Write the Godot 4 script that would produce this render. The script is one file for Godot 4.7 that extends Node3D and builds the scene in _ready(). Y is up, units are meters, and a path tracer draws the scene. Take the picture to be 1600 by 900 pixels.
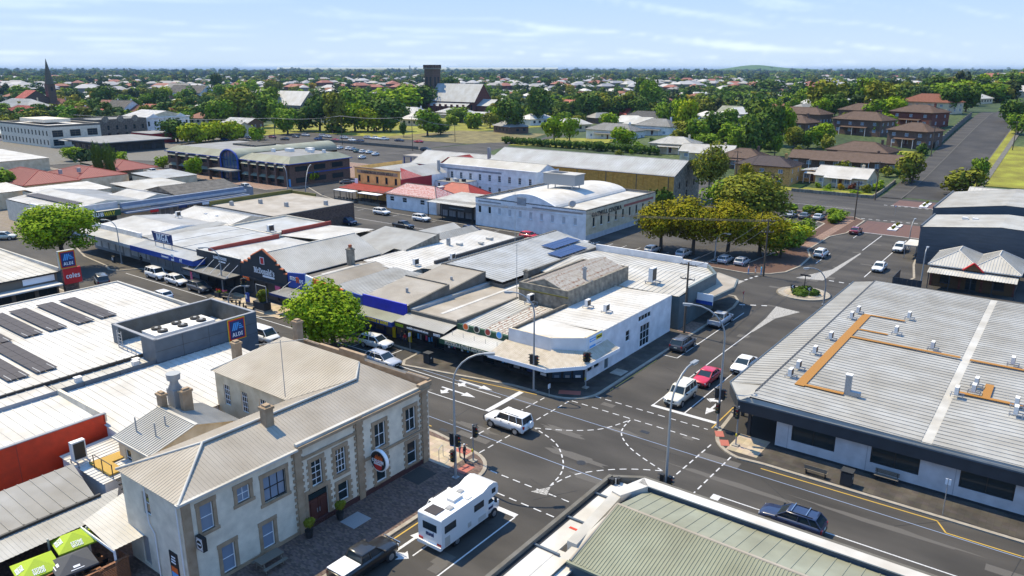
extends Node3D
# A small town crossroads seen from the air. x runs east along the main street, -z runs north along the side street, metres.

var M := {}
var taken := {}
var cache := {}
var unit := BoxMesh.new()
var rng := RandomNumberGenerator.new()


class Shape:
	var v := PackedVector3Array()
	var n := PackedVector3Array()
	var c := PackedColorArray()
	var tint := Color(1,1,1)
	func tri(a: Vector3,b: Vector3,d: Vector3) -> void:
		var m := (b - a).cross(d - a).normalized()
		v.append_array([a,d,b])
		n.append_array([m,m,m])
		c.append_array([tint,tint,tint])
	func quad(a: Vector3,b: Vector3,d: Vector3,e: Vector3) -> void:
		tri(a,b,d)
		tri(a,d,e)
	func trin(a: Vector3,b: Vector3,d: Vector3,na: Vector3,nb: Vector3,nd: Vector3) -> void:
		v.append_array([a,d,b])
		n.append_array([na,nd,nb])
		c.append_array([tint,tint,tint])
	func box(at: Vector3,s: Vector3,b := Basis()) -> void:
		var x := b.x*s.x*0.5
		var y := b.y*s.y*0.5
		var z := b.z*s.z*0.5
		for k in [[x,y,z],[y,z,x],[z,x,y]]:
			for q in [1.0,-1.0]:
				var o: Vector3 = at+k[0]*q
				var e: Vector3 = k[1]*q
				var f: Vector3 = k[2]
				quad(o - e - f,o+e - f,o+e+f,o - e+f)
	func tube(path: Array,radii: Array,sides := 8,caps := true) -> void:
		var rings := []
		for i in path.size():
			var d: Vector3 = (path[mini(i+1,path.size() - 1)] - path[maxi(i - 1,0)]).normalized()
			var u := d.cross(Vector3(0.31,0.2,0.93)).normalized()
			var w := d.cross(u)
			var ring := []
			for k in sides:
				var a := TAU*k/sides
				ring.append(u*cos(a)+w*sin(a))
			rings.append(ring)
		for i in path.size() - 1:
			for k in sides:
				var l := (k+1) % sides
				var a: Vector3 = path[i]+rings[i][k]*radii[i]
				var b: Vector3 = path[i]+rings[i][l]*radii[i]
				var d: Vector3 = path[i+1]+rings[i+1][l]*radii[i+1]
				var e: Vector3 = path[i+1]+rings[i+1][k]*radii[i+1]
				trin(a,b,d,rings[i][k],rings[i][l],rings[i+1][l])
				trin(a,d,e,rings[i][k],rings[i+1][l],rings[i+1][k])
		if caps:
			for i in [0,path.size() - 1]:
				for k in sides:
					var l := (k+1) % sides
					var a: Vector3 = path[i]+rings[i][k]*radii[i]
					var b: Vector3 = path[i]+rings[i][l]*radii[i]
					if i==0:
						tri(path[i],b,a)
					else:
						tri(path[i],a,b)
	func prism(poly: Array,y0: float,y1: float) -> void:
		var pts := PackedVector2Array()
		for p in poly:
			pts.append(Vector2(p.x,p.z) if p is Vector3 else p)
		if Geometry2D.is_polygon_clockwise(pts):
			pts.reverse()
		var idx := Geometry2D.triangulate_polygon(pts)
		for i in range(0,idx.size(),3):
			var a := pts[idx[i]]
			var b := pts[idx[i+1]]
			var d := pts[idx[i+2]]
			if (b - a).cross(d - a) > 0.0:
				var t := b
				b = d
				d = t
			tri(Vector3(a.x,y1,a.y),Vector3(b.x,y1,b.y),Vector3(d.x,y1,d.y))
			tri(Vector3(a.x,y0,a.y),Vector3(d.x,y0,d.y),Vector3(b.x,y0,b.y))
		for i in pts.size():
			var a := pts[i]
			var b := pts[(i+1) % pts.size()]
			quad(Vector3(a.x,y1,a.y),Vector3(b.x,y1,b.y),Vector3(b.x,y0,b.y),Vector3(a.x,y0,a.y))
	func mesh() -> ArrayMesh:
		var m := ArrayMesh.new()
		var arr := []
		arr.resize(Mesh.ARRAY_MAX)
		arr[Mesh.ARRAY_VERTEX] = v
		arr[Mesh.ARRAY_NORMAL] = n
		arr[Mesh.ARRAY_COLOR] = c
		m.add_surface_from_arrays(Mesh.PRIMITIVE_TRIANGLES,arr)
		return m


# ---- placing things
func numbered(called: String) -> String:
	var k: int = taken.get(called,0)
	taken[called] = k+1
	return called if k==0 else "%s_%03d" % [called,k]

func thing(called: String,label: String,category: String,at := Vector3.ZERO,group := "") -> Node3D:
	var o := Node3D.new()
	o.name = numbered(called)
	add_child(o)
	o.position = at
	o.set_meta("label",label)
	o.set_meta("category",category)
	if group:
		o.set_meta("group",group)
	return o

func wp(p: Node) -> Vector3:
	var s := Vector3.ZERO
	while p != self and p is Node3D:
		s += p.position
		p = p.get_parent()
	return s

func put(p: Node,called: String,mesh: Mesh,m,at := Vector3.ZERO,b := Basis()) -> MeshInstance3D:
	var o := MeshInstance3D.new()
	o.mesh = mesh
	o.name = called if p != self else numbered(called)
	o.transform = Transform3D(b,at - wp(p))
	o.material_override = M[m] if m is String else m
	p.add_child(o,true)
	return o

func bx(p: Node,called: String,m,at: Vector3,s: Vector3,yaw := 0.0) -> MeshInstance3D:
	return put(p,called,unit,m,at,Basis(Vector3.UP,yaw)*Basis.from_scale(s))

# a box given by its bounds
func bb(p: Node,called: String,m,x0: float,x1: float,y0: float,y1: float,z0: float,z1: float) -> MeshInstance3D:
	return bx(p,called,m,Vector3((x0+x1)/2,(y0+y1)/2,(z0+z1)/2),Vector3(x1 - x0,y1 - y0,z1 - z0))

func sh(p: Node,called: String,s: Shape,m) -> MeshInstance3D:
	return put(p,called,s.mesh(),m)

func group_node(p: Node,called: String,at := Vector3.ZERO) -> Node3D:
	var o := Node3D.new()
	o.name = called
	o.position = at - wp(p)
	p.add_child(o,true)
	return o

func copy(o: Node3D,at: Vector3,turn := 0.0,label := "",size := 1.0,group := "") -> Node3D:
	var r: Node3D = o.duplicate()
	var base: String = String(o.get_meta("base",o.name))
	r.name = numbered(base)
	add_child(r)
	r.transform = Transform3D(Basis(Vector3.UP,turn).scaled(Vector3.ONE*size),at)
	if label:
		r.set_meta("label",label)
	if group:
		r.set_meta("group",group)
	return r

func structure(o: Node) -> Node:
	o.set_meta("kind","structure")
	return o

func stuff(o: Node) -> Node:
	o.set_meta("kind","stuff")
	return o

func text(p: Node,s: String,m,at: Vector3,height: float,face_yaw := 0.0,font := "Droid Sans",bold := true,called := "lettering",width := 0.0) -> MeshInstance3D:
	var key := s+font+str(bold)
	if not cache.has(key):
		var t := TextMesh.new()
		var f := SystemFont.new()
		f.font_names = [font]
		f.font_weight = 700 if bold else 400
		t.font = f
		t.text = s
		t.font_size = 64
		t.pixel_size = 0.01
		t.depth = 0.04
		t.curve_step = 4.0
		cache[key] = t
	var t: TextMesh = cache[key]
	var k := height/0.5
	var b := Basis(Vector3.UP,face_yaw)*Basis.from_scale(Vector3(k,k,1))
	if width > 0.0:
		b = Basis(Vector3.UP,face_yaw)*Basis.from_scale(Vector3(width/maxf(t.get_aabb().size.x,0.1),k,1))
	return put(p,called,t,m,at,b)


# ---- walls, windows, roofs
# panel from o along u (unit vector), l long and h high, with rectangular openings [u, v, w, h] that are d deep
func panel(p: Node,called: String,m,o: Vector3,u: Vector3,l: float,h: float,holes: Array = [],d := 0.16) -> MeshInstance3D:
	var s := Shape.new()
	var nn := u.cross(Vector3.UP)
	var us := [0.0,l]
	var vs := [0.0,h]
	for r in holes:
		us.append_array([r[0],r[0]+r[2]])
		vs.append_array([r[1],r[1]+r[3]])
	us.sort()
	vs.sort()
	for i in us.size() - 1:
		if us[i+1] - us[i] < 0.001:
			continue
		for j in vs.size() - 1:
			if vs[j+1] - vs[j] < 0.001:
				continue
			var cu: float = (us[i]+us[i+1])/2
			var cv: float = (vs[j]+vs[j+1])/2
			var open := false
			for r in holes:
				if cu > r[0] and cu < r[0]+r[2] and cv > r[1] and cv < r[1]+r[3]:
					open = true
			if not open:
				s.quad(o+u*us[i]+Vector3.UP*vs[j],o+u*us[i+1]+Vector3.UP*vs[j],o+u*us[i+1]+Vector3.UP*vs[j+1],o+u*us[i]+Vector3.UP*vs[j+1])
	for r in holes:
		var a: Vector3 = o+u*r[0]+Vector3.UP*r[1]
		var b: Vector3 = a+u*r[2]
		var c2: Vector3 = b+Vector3.UP*r[3]
		var e: Vector3 = a+Vector3.UP*r[3]
		var k := -nn*d
		for q in [[a,b],[b,c2],[c2,e],[e,a]]:
			s.quad(q[1],q[0],q[0]+k,q[1]+k)
	return sh(p,called,s,m)

# a window set into such an opening: frame, pane, sill; nx by ny lights
func window(p: Node,o: Vector3,u: Vector3,r: Array,fm,gm = "glass",nx := 1,ny := 2,d := 0.12,sill = null,called := "window") -> Node3D:
	var nn := u.cross(Vector3.UP)
	var w: float = r[2]
	var h: float = r[3]
	var at: Vector3 = o+u*(r[0]+w/2)+Vector3.UP*r[1] - nn*d
	var key := "frame%.2f/%.2f/%d/%d" % [w,h,nx,ny]
	if not cache.has(key):
		var s := Shape.new()
		var t := clampf(w*0.05,0.04,0.08)
		for q in [-1.0,1.0]:
			s.box(Vector3(q*(w - t)/2,h/2,0),Vector3(t,h,0.07))
			s.box(Vector3(0,h/2+q*(h - t)/2,0),Vector3(w,t,0.072))
		for i in range(1,nx):
			s.box(Vector3(-w/2+w*i/nx,h/2,0),Vector3(t*0.7,h,0.06))
		for i in range(1,ny):
			s.box(Vector3(0,h*i/ny,0),Vector3(w,t*0.8,0.064))
		cache[key] = s.mesh()
	var b := Basis(u,Vector3.UP,nn)
	var g := group_node(p,called,at)
	put(g,"frame",cache[key],fm,at,b)
	put(g,"pane",unit,gm,at - nn*0.02+Vector3.UP*h/2,b*Basis.from_scale(Vector3(w - 0.02,h - 0.02,0.02)))
	if sill != null:
		put(g,"sill",unit,sill,at+nn*(d+0.03) - Vector3.UP*0.06,b*Basis.from_scale(Vector3(w+0.2,0.11,0.2)))
	return g

func glazed(p: Node,called: String,m,o: Vector3,u: Vector3,l: float,h: float,holes: Array,fm = "white_paint",nx := 1,ny := 2,sill = null,gm = "glass") -> void:
	panel(p,called,m,o,u,l,h,holes)
	for r in holes:
		window(p,o,u,r,fm,gm,nx,ny,0.12,sill)

const E := Vector3(0, 0, -1)   # along an east wall, south to north
const S := Vector3(1, 0, 0)    # along a south wall, west to east

# four walls; south and east walls may have openings
func walls(p: Node,m,x0: float,x1: float,z0: float,z1: float,h: float,south: Array = [],east: Array = [],fm = "white_paint",nx := 1,ny := 2,y := 0.0,sill = null,gm = "glass") -> void:
	glazed(p,"wall",m,Vector3(x0,y,z1),S,x1 - x0,h - y,south,fm,nx,ny,sill,gm)
	glazed(p,"wall",m,Vector3(x1,y,z1),E,z1 - z0,h - y,east,fm,nx,ny,sill,gm)
	panel(p,"wall",m,Vector3(x1,y,z0),-S,x1 - x0,h - y)
	panel(p,"wall",m,Vector3(x0,y,z0),-E,z1 - z0,h - y)

# evenly spaced openings
func row(n: int,l: float,v: float,w: float,h: float,from := 0.0) -> Array:
	var a := []
	for i in n:
		a.append([from+l*(i+0.5)/n - w/2,v,w,h])
	return a

# ribbed metal sheet over a convex flat polygon whose first edge is the eave; ribs run up the slope
func sheet(p: Node,called: String,m,poly: Array,pitch := 0.76,rib := 0.05,ribw := 0.05) -> MeshInstance3D:
	var s := Shape.new()
	var o: Vector3 = poly[0]
	var u: Vector3 = (poly[1] - poly[0]).normalized()
	var nn: Vector3 = u.cross(poly[2] - poly[0]).normalized()
	if nn.y < 0:
		nn = -nn
	var w := nn.cross(u)
	var q := []
	for a in poly:
		q.append(Vector2((a - o).dot(u),(a - o).dot(w)))
	var lo := 1e9
	var hi := -1e9
	var us := []
	for a in q:
		lo = minf(lo,a.x)
		hi = maxf(hi,a.x)
		us.append([a.x,0.0])
	var t := lo+pitch*0.3
	while t+ribw*2 < hi:
		us.append_array([[t,0.0],[t+ribw*0.12,rib],[t+ribw*1.88,rib],[t+ribw*2,0.0]])
		t += pitch
	us.sort_custom(func(a,b): return a[0] < b[0])
	var last = null
	for k in us:
		var x: float = clampf(k[0],lo+0.0005,hi - 0.0005)
		var s0 := 1e9
		var s1 := -1e9
		for i in q.size():
			var a: Vector2 = q[i]
			var b: Vector2 = q[(i+1) % q.size()]
			if (a.x - x)*(b.x - x)<=0.0 and absf(a.x - b.x) > 1e-6:
				var y := a.y+(b.y - a.y)*(x - a.x)/(b.x - a.x)
				s0 = minf(s0,y)
				s1 = maxf(s1,y)
		if s0 > s1:
			continue
		var e0: Vector3 = o+u*x+w*s0+nn*k[1]
		var e1: Vector3 = o+u*x+w*s1+nn*k[1]
		if last != null and x - last[2] > 0.0004:
			if u.cross(w).dot(nn) > 0:
				s.quad(last[0],e0,e1,last[1])
			else:
				s.quad(e0,last[0],last[1],e1)
		last = [e0,e1,x]
	return sh(p,called,s,m)

# gable roof, ridge along "x" or "z"; gable walls take wm
func gable(p: Node,m,wm,x0: float,x1: float,z0: float,z1: float,he: float,hr: float,along := "x",over := 0.3,pitch := 0.76,trim = null) -> void:
	if along == "x":
		var zc := (z0+z1)/2
		var k := (hr - he)/(zc - z0)
		var y := he - over*k
		sheet(p,"roof_slope",m,[Vector3(x0 - over,y,z1+over),Vector3(x1+over,y,z1+over),Vector3(x1+over,hr,zc),Vector3(x0 - over,hr,zc)],pitch)
		sheet(p,"roof_slope",m,[Vector3(x1+over,y,z0 - over),Vector3(x0 - over,y,z0 - over),Vector3(x0 - over,hr,zc),Vector3(x1+over,hr,zc)],pitch)
		for x in [x0,x1]:
			var s := Shape.new()
			s.tri(Vector3(x,he,z1),Vector3(x,he,z0),Vector3(x,hr,zc))
			sh(p,"gable_wall",s,wm)
		if trim != null:
			bb(p,"ridge_cap",trim,x0 - over,x1+over,hr - 0.02,hr+0.05,zc - 0.15,zc+0.15)
			bb(p,"gutter",trim,x0 - over,x1+over,y - 0.14,y+0.0,z1+over - 0.02,z1+over+0.12)
	else:
		var xc := (x0+x1)/2
		var k := (hr - he)/(xc - x0)
		var y := he - over*k
		sheet(p,"roof_slope",m,[Vector3(x1+over,y,z1+over),Vector3(x1+over,y,z0 - over),Vector3(xc,hr,z0 - over),Vector3(xc,hr,z1+over)],pitch)
		sheet(p,"roof_slope",m,[Vector3(x0 - over,y,z0 - over),Vector3(x0 - over,y,z1+over),Vector3(xc,hr,z1+over),Vector3(xc,hr,z0 - over)],pitch)
		for z in [z0,z1]:
			var s := Shape.new()
			s.tri(Vector3(x0,he,z),Vector3(x1,he,z),Vector3(xc,hr,z))
			sh(p,"gable_wall",s,wm)
		if trim != null:
			bb(p,"ridge_cap",trim,xc - 0.15,xc+0.15,hr - 0.02,hr+0.05,z0 - over,z1+over)
			bb(p,"gutter",trim,x1+over - 0.02,x1+over+0.12,y - 0.14,y,z0 - over,z1+over)

# hipped roof over a rectangle; ridge along the longer side
func hip(p: Node,m,x0: float,x1: float,z0: float,z1: float,he: float,hr: float,over := 0.4,pitch := 0.76,trim = null) -> void:
	var a := x0 - over
	var b := x1+over
	var c := z0 - over
	var d := z1+over
	var r := minf(b - a,d - c)/2
	var p0: Vector3
	var p1: Vector3
	if b - a>=d - c:
		p0 = Vector3(a+r,hr,(c+d)/2)
		p1 = Vector3(b - r,hr,(c+d)/2)
	else:
		p0 = Vector3((a+b)/2,hr,d - r)
		p1 = Vector3((a+b)/2,hr,c+r)
	var sw := Vector3(a,he,d)
	var se := Vector3(b,he,d)
	var ne := Vector3(b,he,c)
	var nw := Vector3(a,he,c)
	var sides := [[sw,se,p1,p0],[se,ne,p1],[ne,nw,p0,p1],[nw,sw,p0]] if b - a>=d - c else [[sw,se,p0],[se,ne,p1,p0],[ne,nw,p1],[nw,sw,p0,p1]]
	for q in sides:
		sheet(p,"roof_slope",m,q,pitch)
	if trim != null:
		var hips := [[sw,p0],[se,p1],[ne,p1],[nw,p0],[p0,p1]] if b - a>=d - c else [[sw,p0],[se,p0],[ne,p1],[nw,p1],[p0,p1]]
		var s := Shape.new()
		for q in hips:
			if q[0].distance_to(q[1]) > 0.1:
				s.tube([q[0]+Vector3.UP*0.04,q[1]+Vector3.UP*0.04],[0.09,0.09],5)
		s.box(Vector3((a+b)/2,he - 0.08,d),Vector3(b - a,0.16,0.1))
		s.box(Vector3(b,he - 0.08,(c+d)/2),Vector3(0.1,0.16,d - c))
		sh(p,"ridge_capping",s,trim)

# low slope ("w" "e" "n" "s" is the low side)
func skillion(p: Node,m,x0: float,x1: float,z0: float,z1: float,hl: float,hh: float,low := "s",pitch := 0.76,rib := 0.05) -> MeshInstance3D:
	var q: Array
	if low == "s":
		q = [Vector3(x0,hl,z1),Vector3(x1,hl,z1),Vector3(x1,hh,z0),Vector3(x0,hh,z0)]
	elif low == "n":
		q = [Vector3(x1,hl,z0),Vector3(x0,hl,z0),Vector3(x0,hh,z1),Vector3(x1,hh,z1)]
	elif low == "e":
		q = [Vector3(x1,hl,z1),Vector3(x1,hl,z0),Vector3(x0,hh,z0),Vector3(x0,hh,z1)]
	else:
		q = [Vector3(x0,hl,z0),Vector3(x0,hl,z1),Vector3(x1,hh,z1),Vector3(x1,hh,z0)]
	return sheet(p,"roof_slope",m,q,pitch,rib)

func parapet(p: Node,m,x0: float,x1: float,z0: float,z1: float,y0: float,y1: float,t := 0.25,cap = null) -> void:
	for q in [[x0,x1,z1 - t,z1],[x0,x1,z0,z0+t],[x0,x0+t,z0+t,z1 - t],[x1 - t,x1,z0+t,z1 - t]]:
		bb(p,"parapet",m,q[0],q[1],y0,y1,q[2],q[3])
		if cap != null:
			bb(p,"coping",cap,q[0] - 0.03,q[1]+0.03,y1,y1+0.06,q[2] - 0.03,q[3]+0.03)

# rooftop air conditioner on a little frame
func aircon(at: Vector3,label: String,s := 1.0,tall := 1.0,fan := S) -> void:
	if not cache.has("aircon%.1f" % tall):
		var t := thing("air_conditioner",label,"air conditioner",at,"rooftop air conditioners")
		t.set_meta("base","air_conditioner")
		bb(t,"casing","ac_white",at.x - 0.2,at.x+0.2,at.y+0.25,at.y+0.25+0.85*tall,at.z - 0.45,at.z+0.45)
		bb(t,"fan_grille","dark_metal",at.x+0.2,at.x+0.23,at.y+0.35,at.y+0.15+0.85*tall,at.z - 0.36,at.z+0.36)
		for k in [-0.35,0.35]:
			bb(t,"rail","steel",at.x - 0.6,at.x+0.75,at.y+0.17,at.y+0.25,at.z+k - 0.04,at.z+k+0.04)
			bb(t,"foot","steel",at.x - 0.55,at.x - 0.47,at.y - 0.1,at.y+0.17,at.z+k - 0.04,at.z+k+0.04)
			bb(t,"foot","steel",at.x+0.6,at.x+0.68,at.y - 0.1,at.y+0.17,at.z+k - 0.04,at.z+k+0.04)
		cache["aircon%.1f" % tall] = t
		t.transform = Transform3D(Basis().scaled(Vector3.ONE*s),at)
		return
	copy(cache["aircon%.1f" % tall],at,0.0,label,s)


# ---- terrain height
func hill(x: float,z: float) -> float:
	var t := clampf((-z - 232.0)/190.0,0.0,1.0)
	t = lerpf(t,t*t*(3 - 2*t),0.35)
	return 14.0*t*smoothstep(-230.0,-75.0,x)+3.0*smoothstep(430.0,900.0,-z)*smoothstep(-600.0,-100.0,x)

func on(x: float,z: float) -> Vector3:
	return Vector3(x,hill(x,z),z)

# ---- camera, sky, sun, materials
func _ready() -> void:
	rng.seed = 20
	var cam := Camera3D.new()
	cam.name = "camera"
	cam.position = Vector3(0,34,0)
	cam.rotation = Vector3(-0.27985,0.64141,0)
	cam.fov = 41.43
	cam.near = 0.5
	cam.far = 20000.0
	add_child(cam)
	cam.make_current()
	var env := Environment.new()
	env.background_mode = Environment.BG_SKY
	env.tonemap_mode = Environment.TONE_MAPPER_LINEAR
	env.tonemap_exposure = 2.25
	env.sdfgi_enabled = true
	env.ssao_enabled = true
	env.ssil_enabled = true
	env.fog_enabled = true
	env.fog_density = 0.00005
	env.fog_light_color = Color(0.62,0.76,0.92)
	var sky := Sky.new()
	var sm := ProceduralSkyMaterial.new()
	sm.sky_top_color = Color(0.36,0.53,0.75)
	sm.sky_horizon_color = Color(0.61,0.66,0.70)
	sm.sky_curve = 0.10
	sm.sky_energy_multiplier = 1.0
	sm.ground_bottom_color = Color(0.25,0.27,0.24)
	sm.ground_horizon_color = Color(0.62,0.72,0.80)
	sm.sky_cover = clouds()
	sm.sky_cover_modulate = Color(1,1,1,1)
	sm.sun_angle_max = 1.0
	sky.sky_material = sm
	env.sky = sky
	var we := WorldEnvironment.new()
	we.name = "world"
	we.environment = env
	add_child(we)
	var sun := DirectionalLight3D.new()
	sun.name = "sun"
	sun.basis = Basis.looking_at(Vector3(0.545,-0.838,0.03),Vector3.UP)
	sun.light_energy = 0.95
	sun.light_color = Color(1.0,0.935,0.80)
	sun.light_angular_distance = 0.53
	sun.shadow_enabled = true
	add_child(sun)
	materials()
	setting()
	markings()
	hotel()
	beer_garden()
	supermarket()
	shop_row()
	corner_shop()
	rear_roofs()
	north_side()
	west_side()
	east_side()
	front_building()
	churches()
	hill_houses()
	far_town()
	vehicles()
	street_furniture()
	people()
	trees()
	gardens()

# thin streaks of high cloud
func clouds() -> ImageTexture:
	var w := 2048
	var h := 1024
	var im := Image.create(w,h,false,Image.FORMAT_RGBA8)
	im.fill(Color(0,0,0,0))
	var a := FastNoiseLite.new()
	a.seed = 7
	a.noise_type = FastNoiseLite.TYPE_SIMPLEX_SMOOTH
	a.frequency = 1.0
	a.fractal_octaves = 5
	var b := FastNoiseLite.new()
	b.seed = 12
	b.frequency = 0.7
	b.fractal_octaves = 2
	for y in range(0,513):
		var el := (0.5 - (y+0.5)/h)*PI
		for x in w:
			var az := TAU*(x+0.5)/w
			# the plane of the cirrus, seen in perspective
			var r := 1.0/(tan(maxf(el,0.0))+0.055)
			var px := cos(az)*r
			var pz := sin(az)*r
			var u := px*0.93+pz*0.37
			var v := -px*0.37+pz*0.93
			var big := b.get_noise_2d(px*0.35+3.0,pz*0.35)
			var d := a.get_noise_2d(u*0.13,v*1.3+big*0.9)
			var k := smoothstep(0.06,0.75,d+big*0.5)*0.11
			if k > 0.004:
				im.set_pixel(x,y,Color(1.0,0.98,0.96,clampf(k,0,1)))
	return ImageTexture.create_from_image(im)

func noise_tex(freq: float,lo: float,hi: float,sd: int,oct := 4,mid := 0.5,tint := Color(1,1,1),size := 512) -> NoiseTexture2D:
	var n := FastNoiseLite.new()
	n.seed = sd
	n.frequency = freq
	n.fractal_octaves = oct
	var t := NoiseTexture2D.new()
	t.width = size
	t.height = size
	t.seamless = true
	t.noise = n
	var g := Gradient.new()
	g.set_color(0,Color(lo*tint.r,lo*tint.g,lo*tint.b))
	g.set_color(1,Color(hi,hi,hi))
	g.add_point(mid,Color((lo+hi)/2*(1+tint.r)/2,(lo+hi)/2*(1+tint.g)/2,(lo+hi)/2*(1+tint.b)/2))
	t.color_ramp = g
	return t

func mk(called: String,lin: Color,rough := 0.8,metal := 0.0,tex = null,scale := Vector3.ONE*0.15,detail = null,dscale := Vector3.ONE*0.02) -> StandardMaterial3D:
	var m := StandardMaterial3D.new()
	m.resource_name = called
	m.albedo_color = lin.linear_to_srgb()
	m.roughness = rough
	m.metallic = metal
	m.cull_mode = BaseMaterial3D.CULL_DISABLED
	if tex != null:
		m.albedo_texture = tex
		m.uv1_triplanar = true
		m.uv1_world_triplanar = true
		m.uv1_scale = scale
	if detail != null:
		m.detail_enabled = true
		m.detail_albedo = detail
		m.detail_blend_mode = BaseMaterial3D.BLEND_MODE_MUL
		m.detail_uv_layer = BaseMaterial3D.DETAIL_UV_2
		m.uv2_triplanar = true
		m.uv2_world_triplanar = true
		m.uv2_scale = dscale
	M[called] = m
	return m

func L(r: float,g := -1.0,b := -1.0) -> Color:
	return Color(r,g if g>=0 else r,b if b>=0 else r)

# paving: rows of slabs with joints and slabs of uneven tone (too small to tell apart from here)
func paver_tex(nx: int,ny: int,bond: float,lo: float,hi: float,joint: float) -> ImageTexture:
	var size := 256
	var im := Image.create(size,size,false,Image.FORMAT_RGB8)
	im.fill(Color(joint,joint,joint))
	var cw := size/nx
	var ch := size/ny
	for j in ny:
		var off := int(bond*cw) if j % 2 else 0
		for i in nx:
			var k := rng.randf_range(lo,hi)
			var col := Color(k,k*rng.randf_range(0.96,1.0),k*rng.randf_range(0.92,1.0))
			for e in [0,-size]:
				var x: int = (i*cw+off) % size+e
				im.fill_rect(Rect2i(x+1,j*ch+1,cw - 1,ch - 1).intersection(Rect2i(0,0,size,size)),col)
	return ImageTexture.create_from_image(im)

func materials() -> void:
	var grime := noise_tex(0.012,0.86,1.0,1,5)
	var fine := noise_tex(0.09,0.80,1.0,2,3)
	var blotch := noise_tex(0.008,0.60,1.0,3,5)
	var warm := noise_tex(0.010,0.84,1.0,4,5,0.5,Color(1.0,0.97,0.92))
	var grain := noise_tex(0.2,0.55,1.0,5,2)
	var rust := noise_tex(0.02,0.30,1.0,6,5,0.36,Color(1.0,0.62,0.36))
	rust.color_ramp.offsets = PackedFloat32Array([0.0,0.24,0.33,1.0])
	rust.color_ramp.colors = PackedColorArray([Color(0.55,0.25,0.10),Color(0.66,0.36,0.18),Color(0.94,0.93,0.91),Color(1,1,1)])
	var flake := noise_tex(0.03,0.45,1.0,15,5)
	flake.color_ramp.offsets = PackedFloat32Array([0.0,0.40,0.50,1.0])
	flake.color_ramp.colors = PackedColorArray([Color(0.75,0.12,0.10),Color(0.80,0.20,0.18),Color(1,0.97,0.95),Color(1,1,1)])
	var soft := noise_tex(0.02,0.92,1.0,19,5)
	var slab := paver_tex(4,4,0.0,0.86,1.0,0.62)
	var brick := paver_tex(8,16,0.5,0.7,1.0,0.8)
	mk("asphalt",L(0.140,0.127,0.110),0.92,0,grain,Vector3.ONE*0.35,blotch,Vector3(0.012,0.02,0.035))
	mk("asphalt_dark",L(0.108,0.099,0.088),0.92,0,grain,Vector3.ONE*0.35,blotch,Vector3.ONE*0.02)
	mk("asphalt_patch",L(0.165,0.152,0.135),0.92,0,grain,Vector3.ONE*0.35)
	mk("tar",L(0.025),0.7)
	mk("asphalt_red",L(0.21,0.115,0.095),0.9,0,grain,Vector3.ONE*0.4)
	mk("kerb",L(0.36,0.33,0.28),0.85,0,warm,Vector3.ONE*0.2)
	mk("concrete",L(0.36,0.34,0.30),0.85,0,warm,Vector3.ONE*0.12)
	mk("concrete_old",L(0.26,0.25,0.22),0.9,0,warm,Vector3.ONE*0.1,grain,Vector3.ONE*0.3)
	mk("paver",L(0.25,0.215,0.17),0.88,0,slab,Vector3.ONE*0.5,grime,Vector3.ONE*0.05)
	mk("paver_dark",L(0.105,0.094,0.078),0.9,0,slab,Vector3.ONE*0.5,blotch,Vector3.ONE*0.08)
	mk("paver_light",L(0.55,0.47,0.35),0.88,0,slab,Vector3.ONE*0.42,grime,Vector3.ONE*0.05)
	mk("paver_brick",L(0.20,0.14,0.115),0.9,0,brick,Vector3.ONE*0.5,grime,Vector3.ONE*0.08)
	mk("paver_red",L(0.36,0.24,0.18),0.88,0,brick,Vector3.ONE*0.5,grime,Vector3.ONE*0.05)
	mk("tactile",L(0.46,0.14,0.10),0.8,0,fine,Vector3.ONE*0.6)
	mk("paint",L(0.74),0.75,0,noise_tex(0.05,0.62,1.0,8,4,0.3),Vector3.ONE*0.3)
	mk("paint_worn",L(0.60,0.58,0.54),0.8,0,noise_tex(0.04,0.35,1.0,21,5,0.4),Vector3.ONE*0.2)
	mk("paint_yellow",L(0.60,0.38,0.06),0.75,0,fine,Vector3.ONE*0.4)
	mk("paint_blue",L(0.24,0.30,0.42),0.7)
	mk("grass",L(0.52,0.60,0.05),0.95,0,noise_tex(0.06,0.55,1.0,9,5,0.5,Color(1,0.95,0.8)),Vector3.ONE*0.10,noise_tex(0.01,0.66,1.0,10,3,0.5,Color(1.0,0.9,0.8)),Vector3.ONE*0.018)
	mk("dry_grass",L(0.42,0.35,0.13),0.95,0,noise_tex(0.06,0.6,1.0,11,5),Vector3.ONE*0.08,blotch,Vector3.ONE*0.03)
	mk("soil",L(0.16,0.085,0.055),0.95,0,grain,Vector3.ONE*0.2)
	mk("terrain",L(0.21,0.21,0.085),0.97,0,noise_tex(0.03,0.5,1.0,13,5,0.5,Color(0.7,0.95,0.6)),Vector3.ONE*0.03,noise_tex(0.02,0.55,1.0,14,4,0.45,Color(0.75,1.0,0.7)),Vector3.ONE*0.0016)
	# roofs
	for q in [["roof_white",L(0.70,0.69,0.66)],["roof_pale",L(0.60,0.59,0.55)],["roof_grey",L(0.44,0.44,0.42)],["roof_beige",L(0.45,0.41,0.35)],["roof_mid",L(0.30,0.30,0.29)],["roof_cool",L(0.47,0.49,0.50)],["roof_green",L(0.30,0.32,0.235)],["roof_sage",L(0.35,0.37,0.29)],["roof_dark",L(0.085,0.088,0.095)]]:
		mk(q[0],q[1],0.55,0.0,soft,Vector3.ONE*0.05,warm,Vector3.ONE*0.03)
		M[q[0]].metallic_specular = 0.35
	mk("roof_rust",L(0.60,0.575,0.53),0.75,0,rust,Vector3.ONE*0.16,warm,Vector3.ONE*0.3)
	mk("roof_fibro",L(0.33,0.31,0.28),0.9,0,blotch,Vector3.ONE*0.12,grain,Vector3.ONE*0.2)
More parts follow.
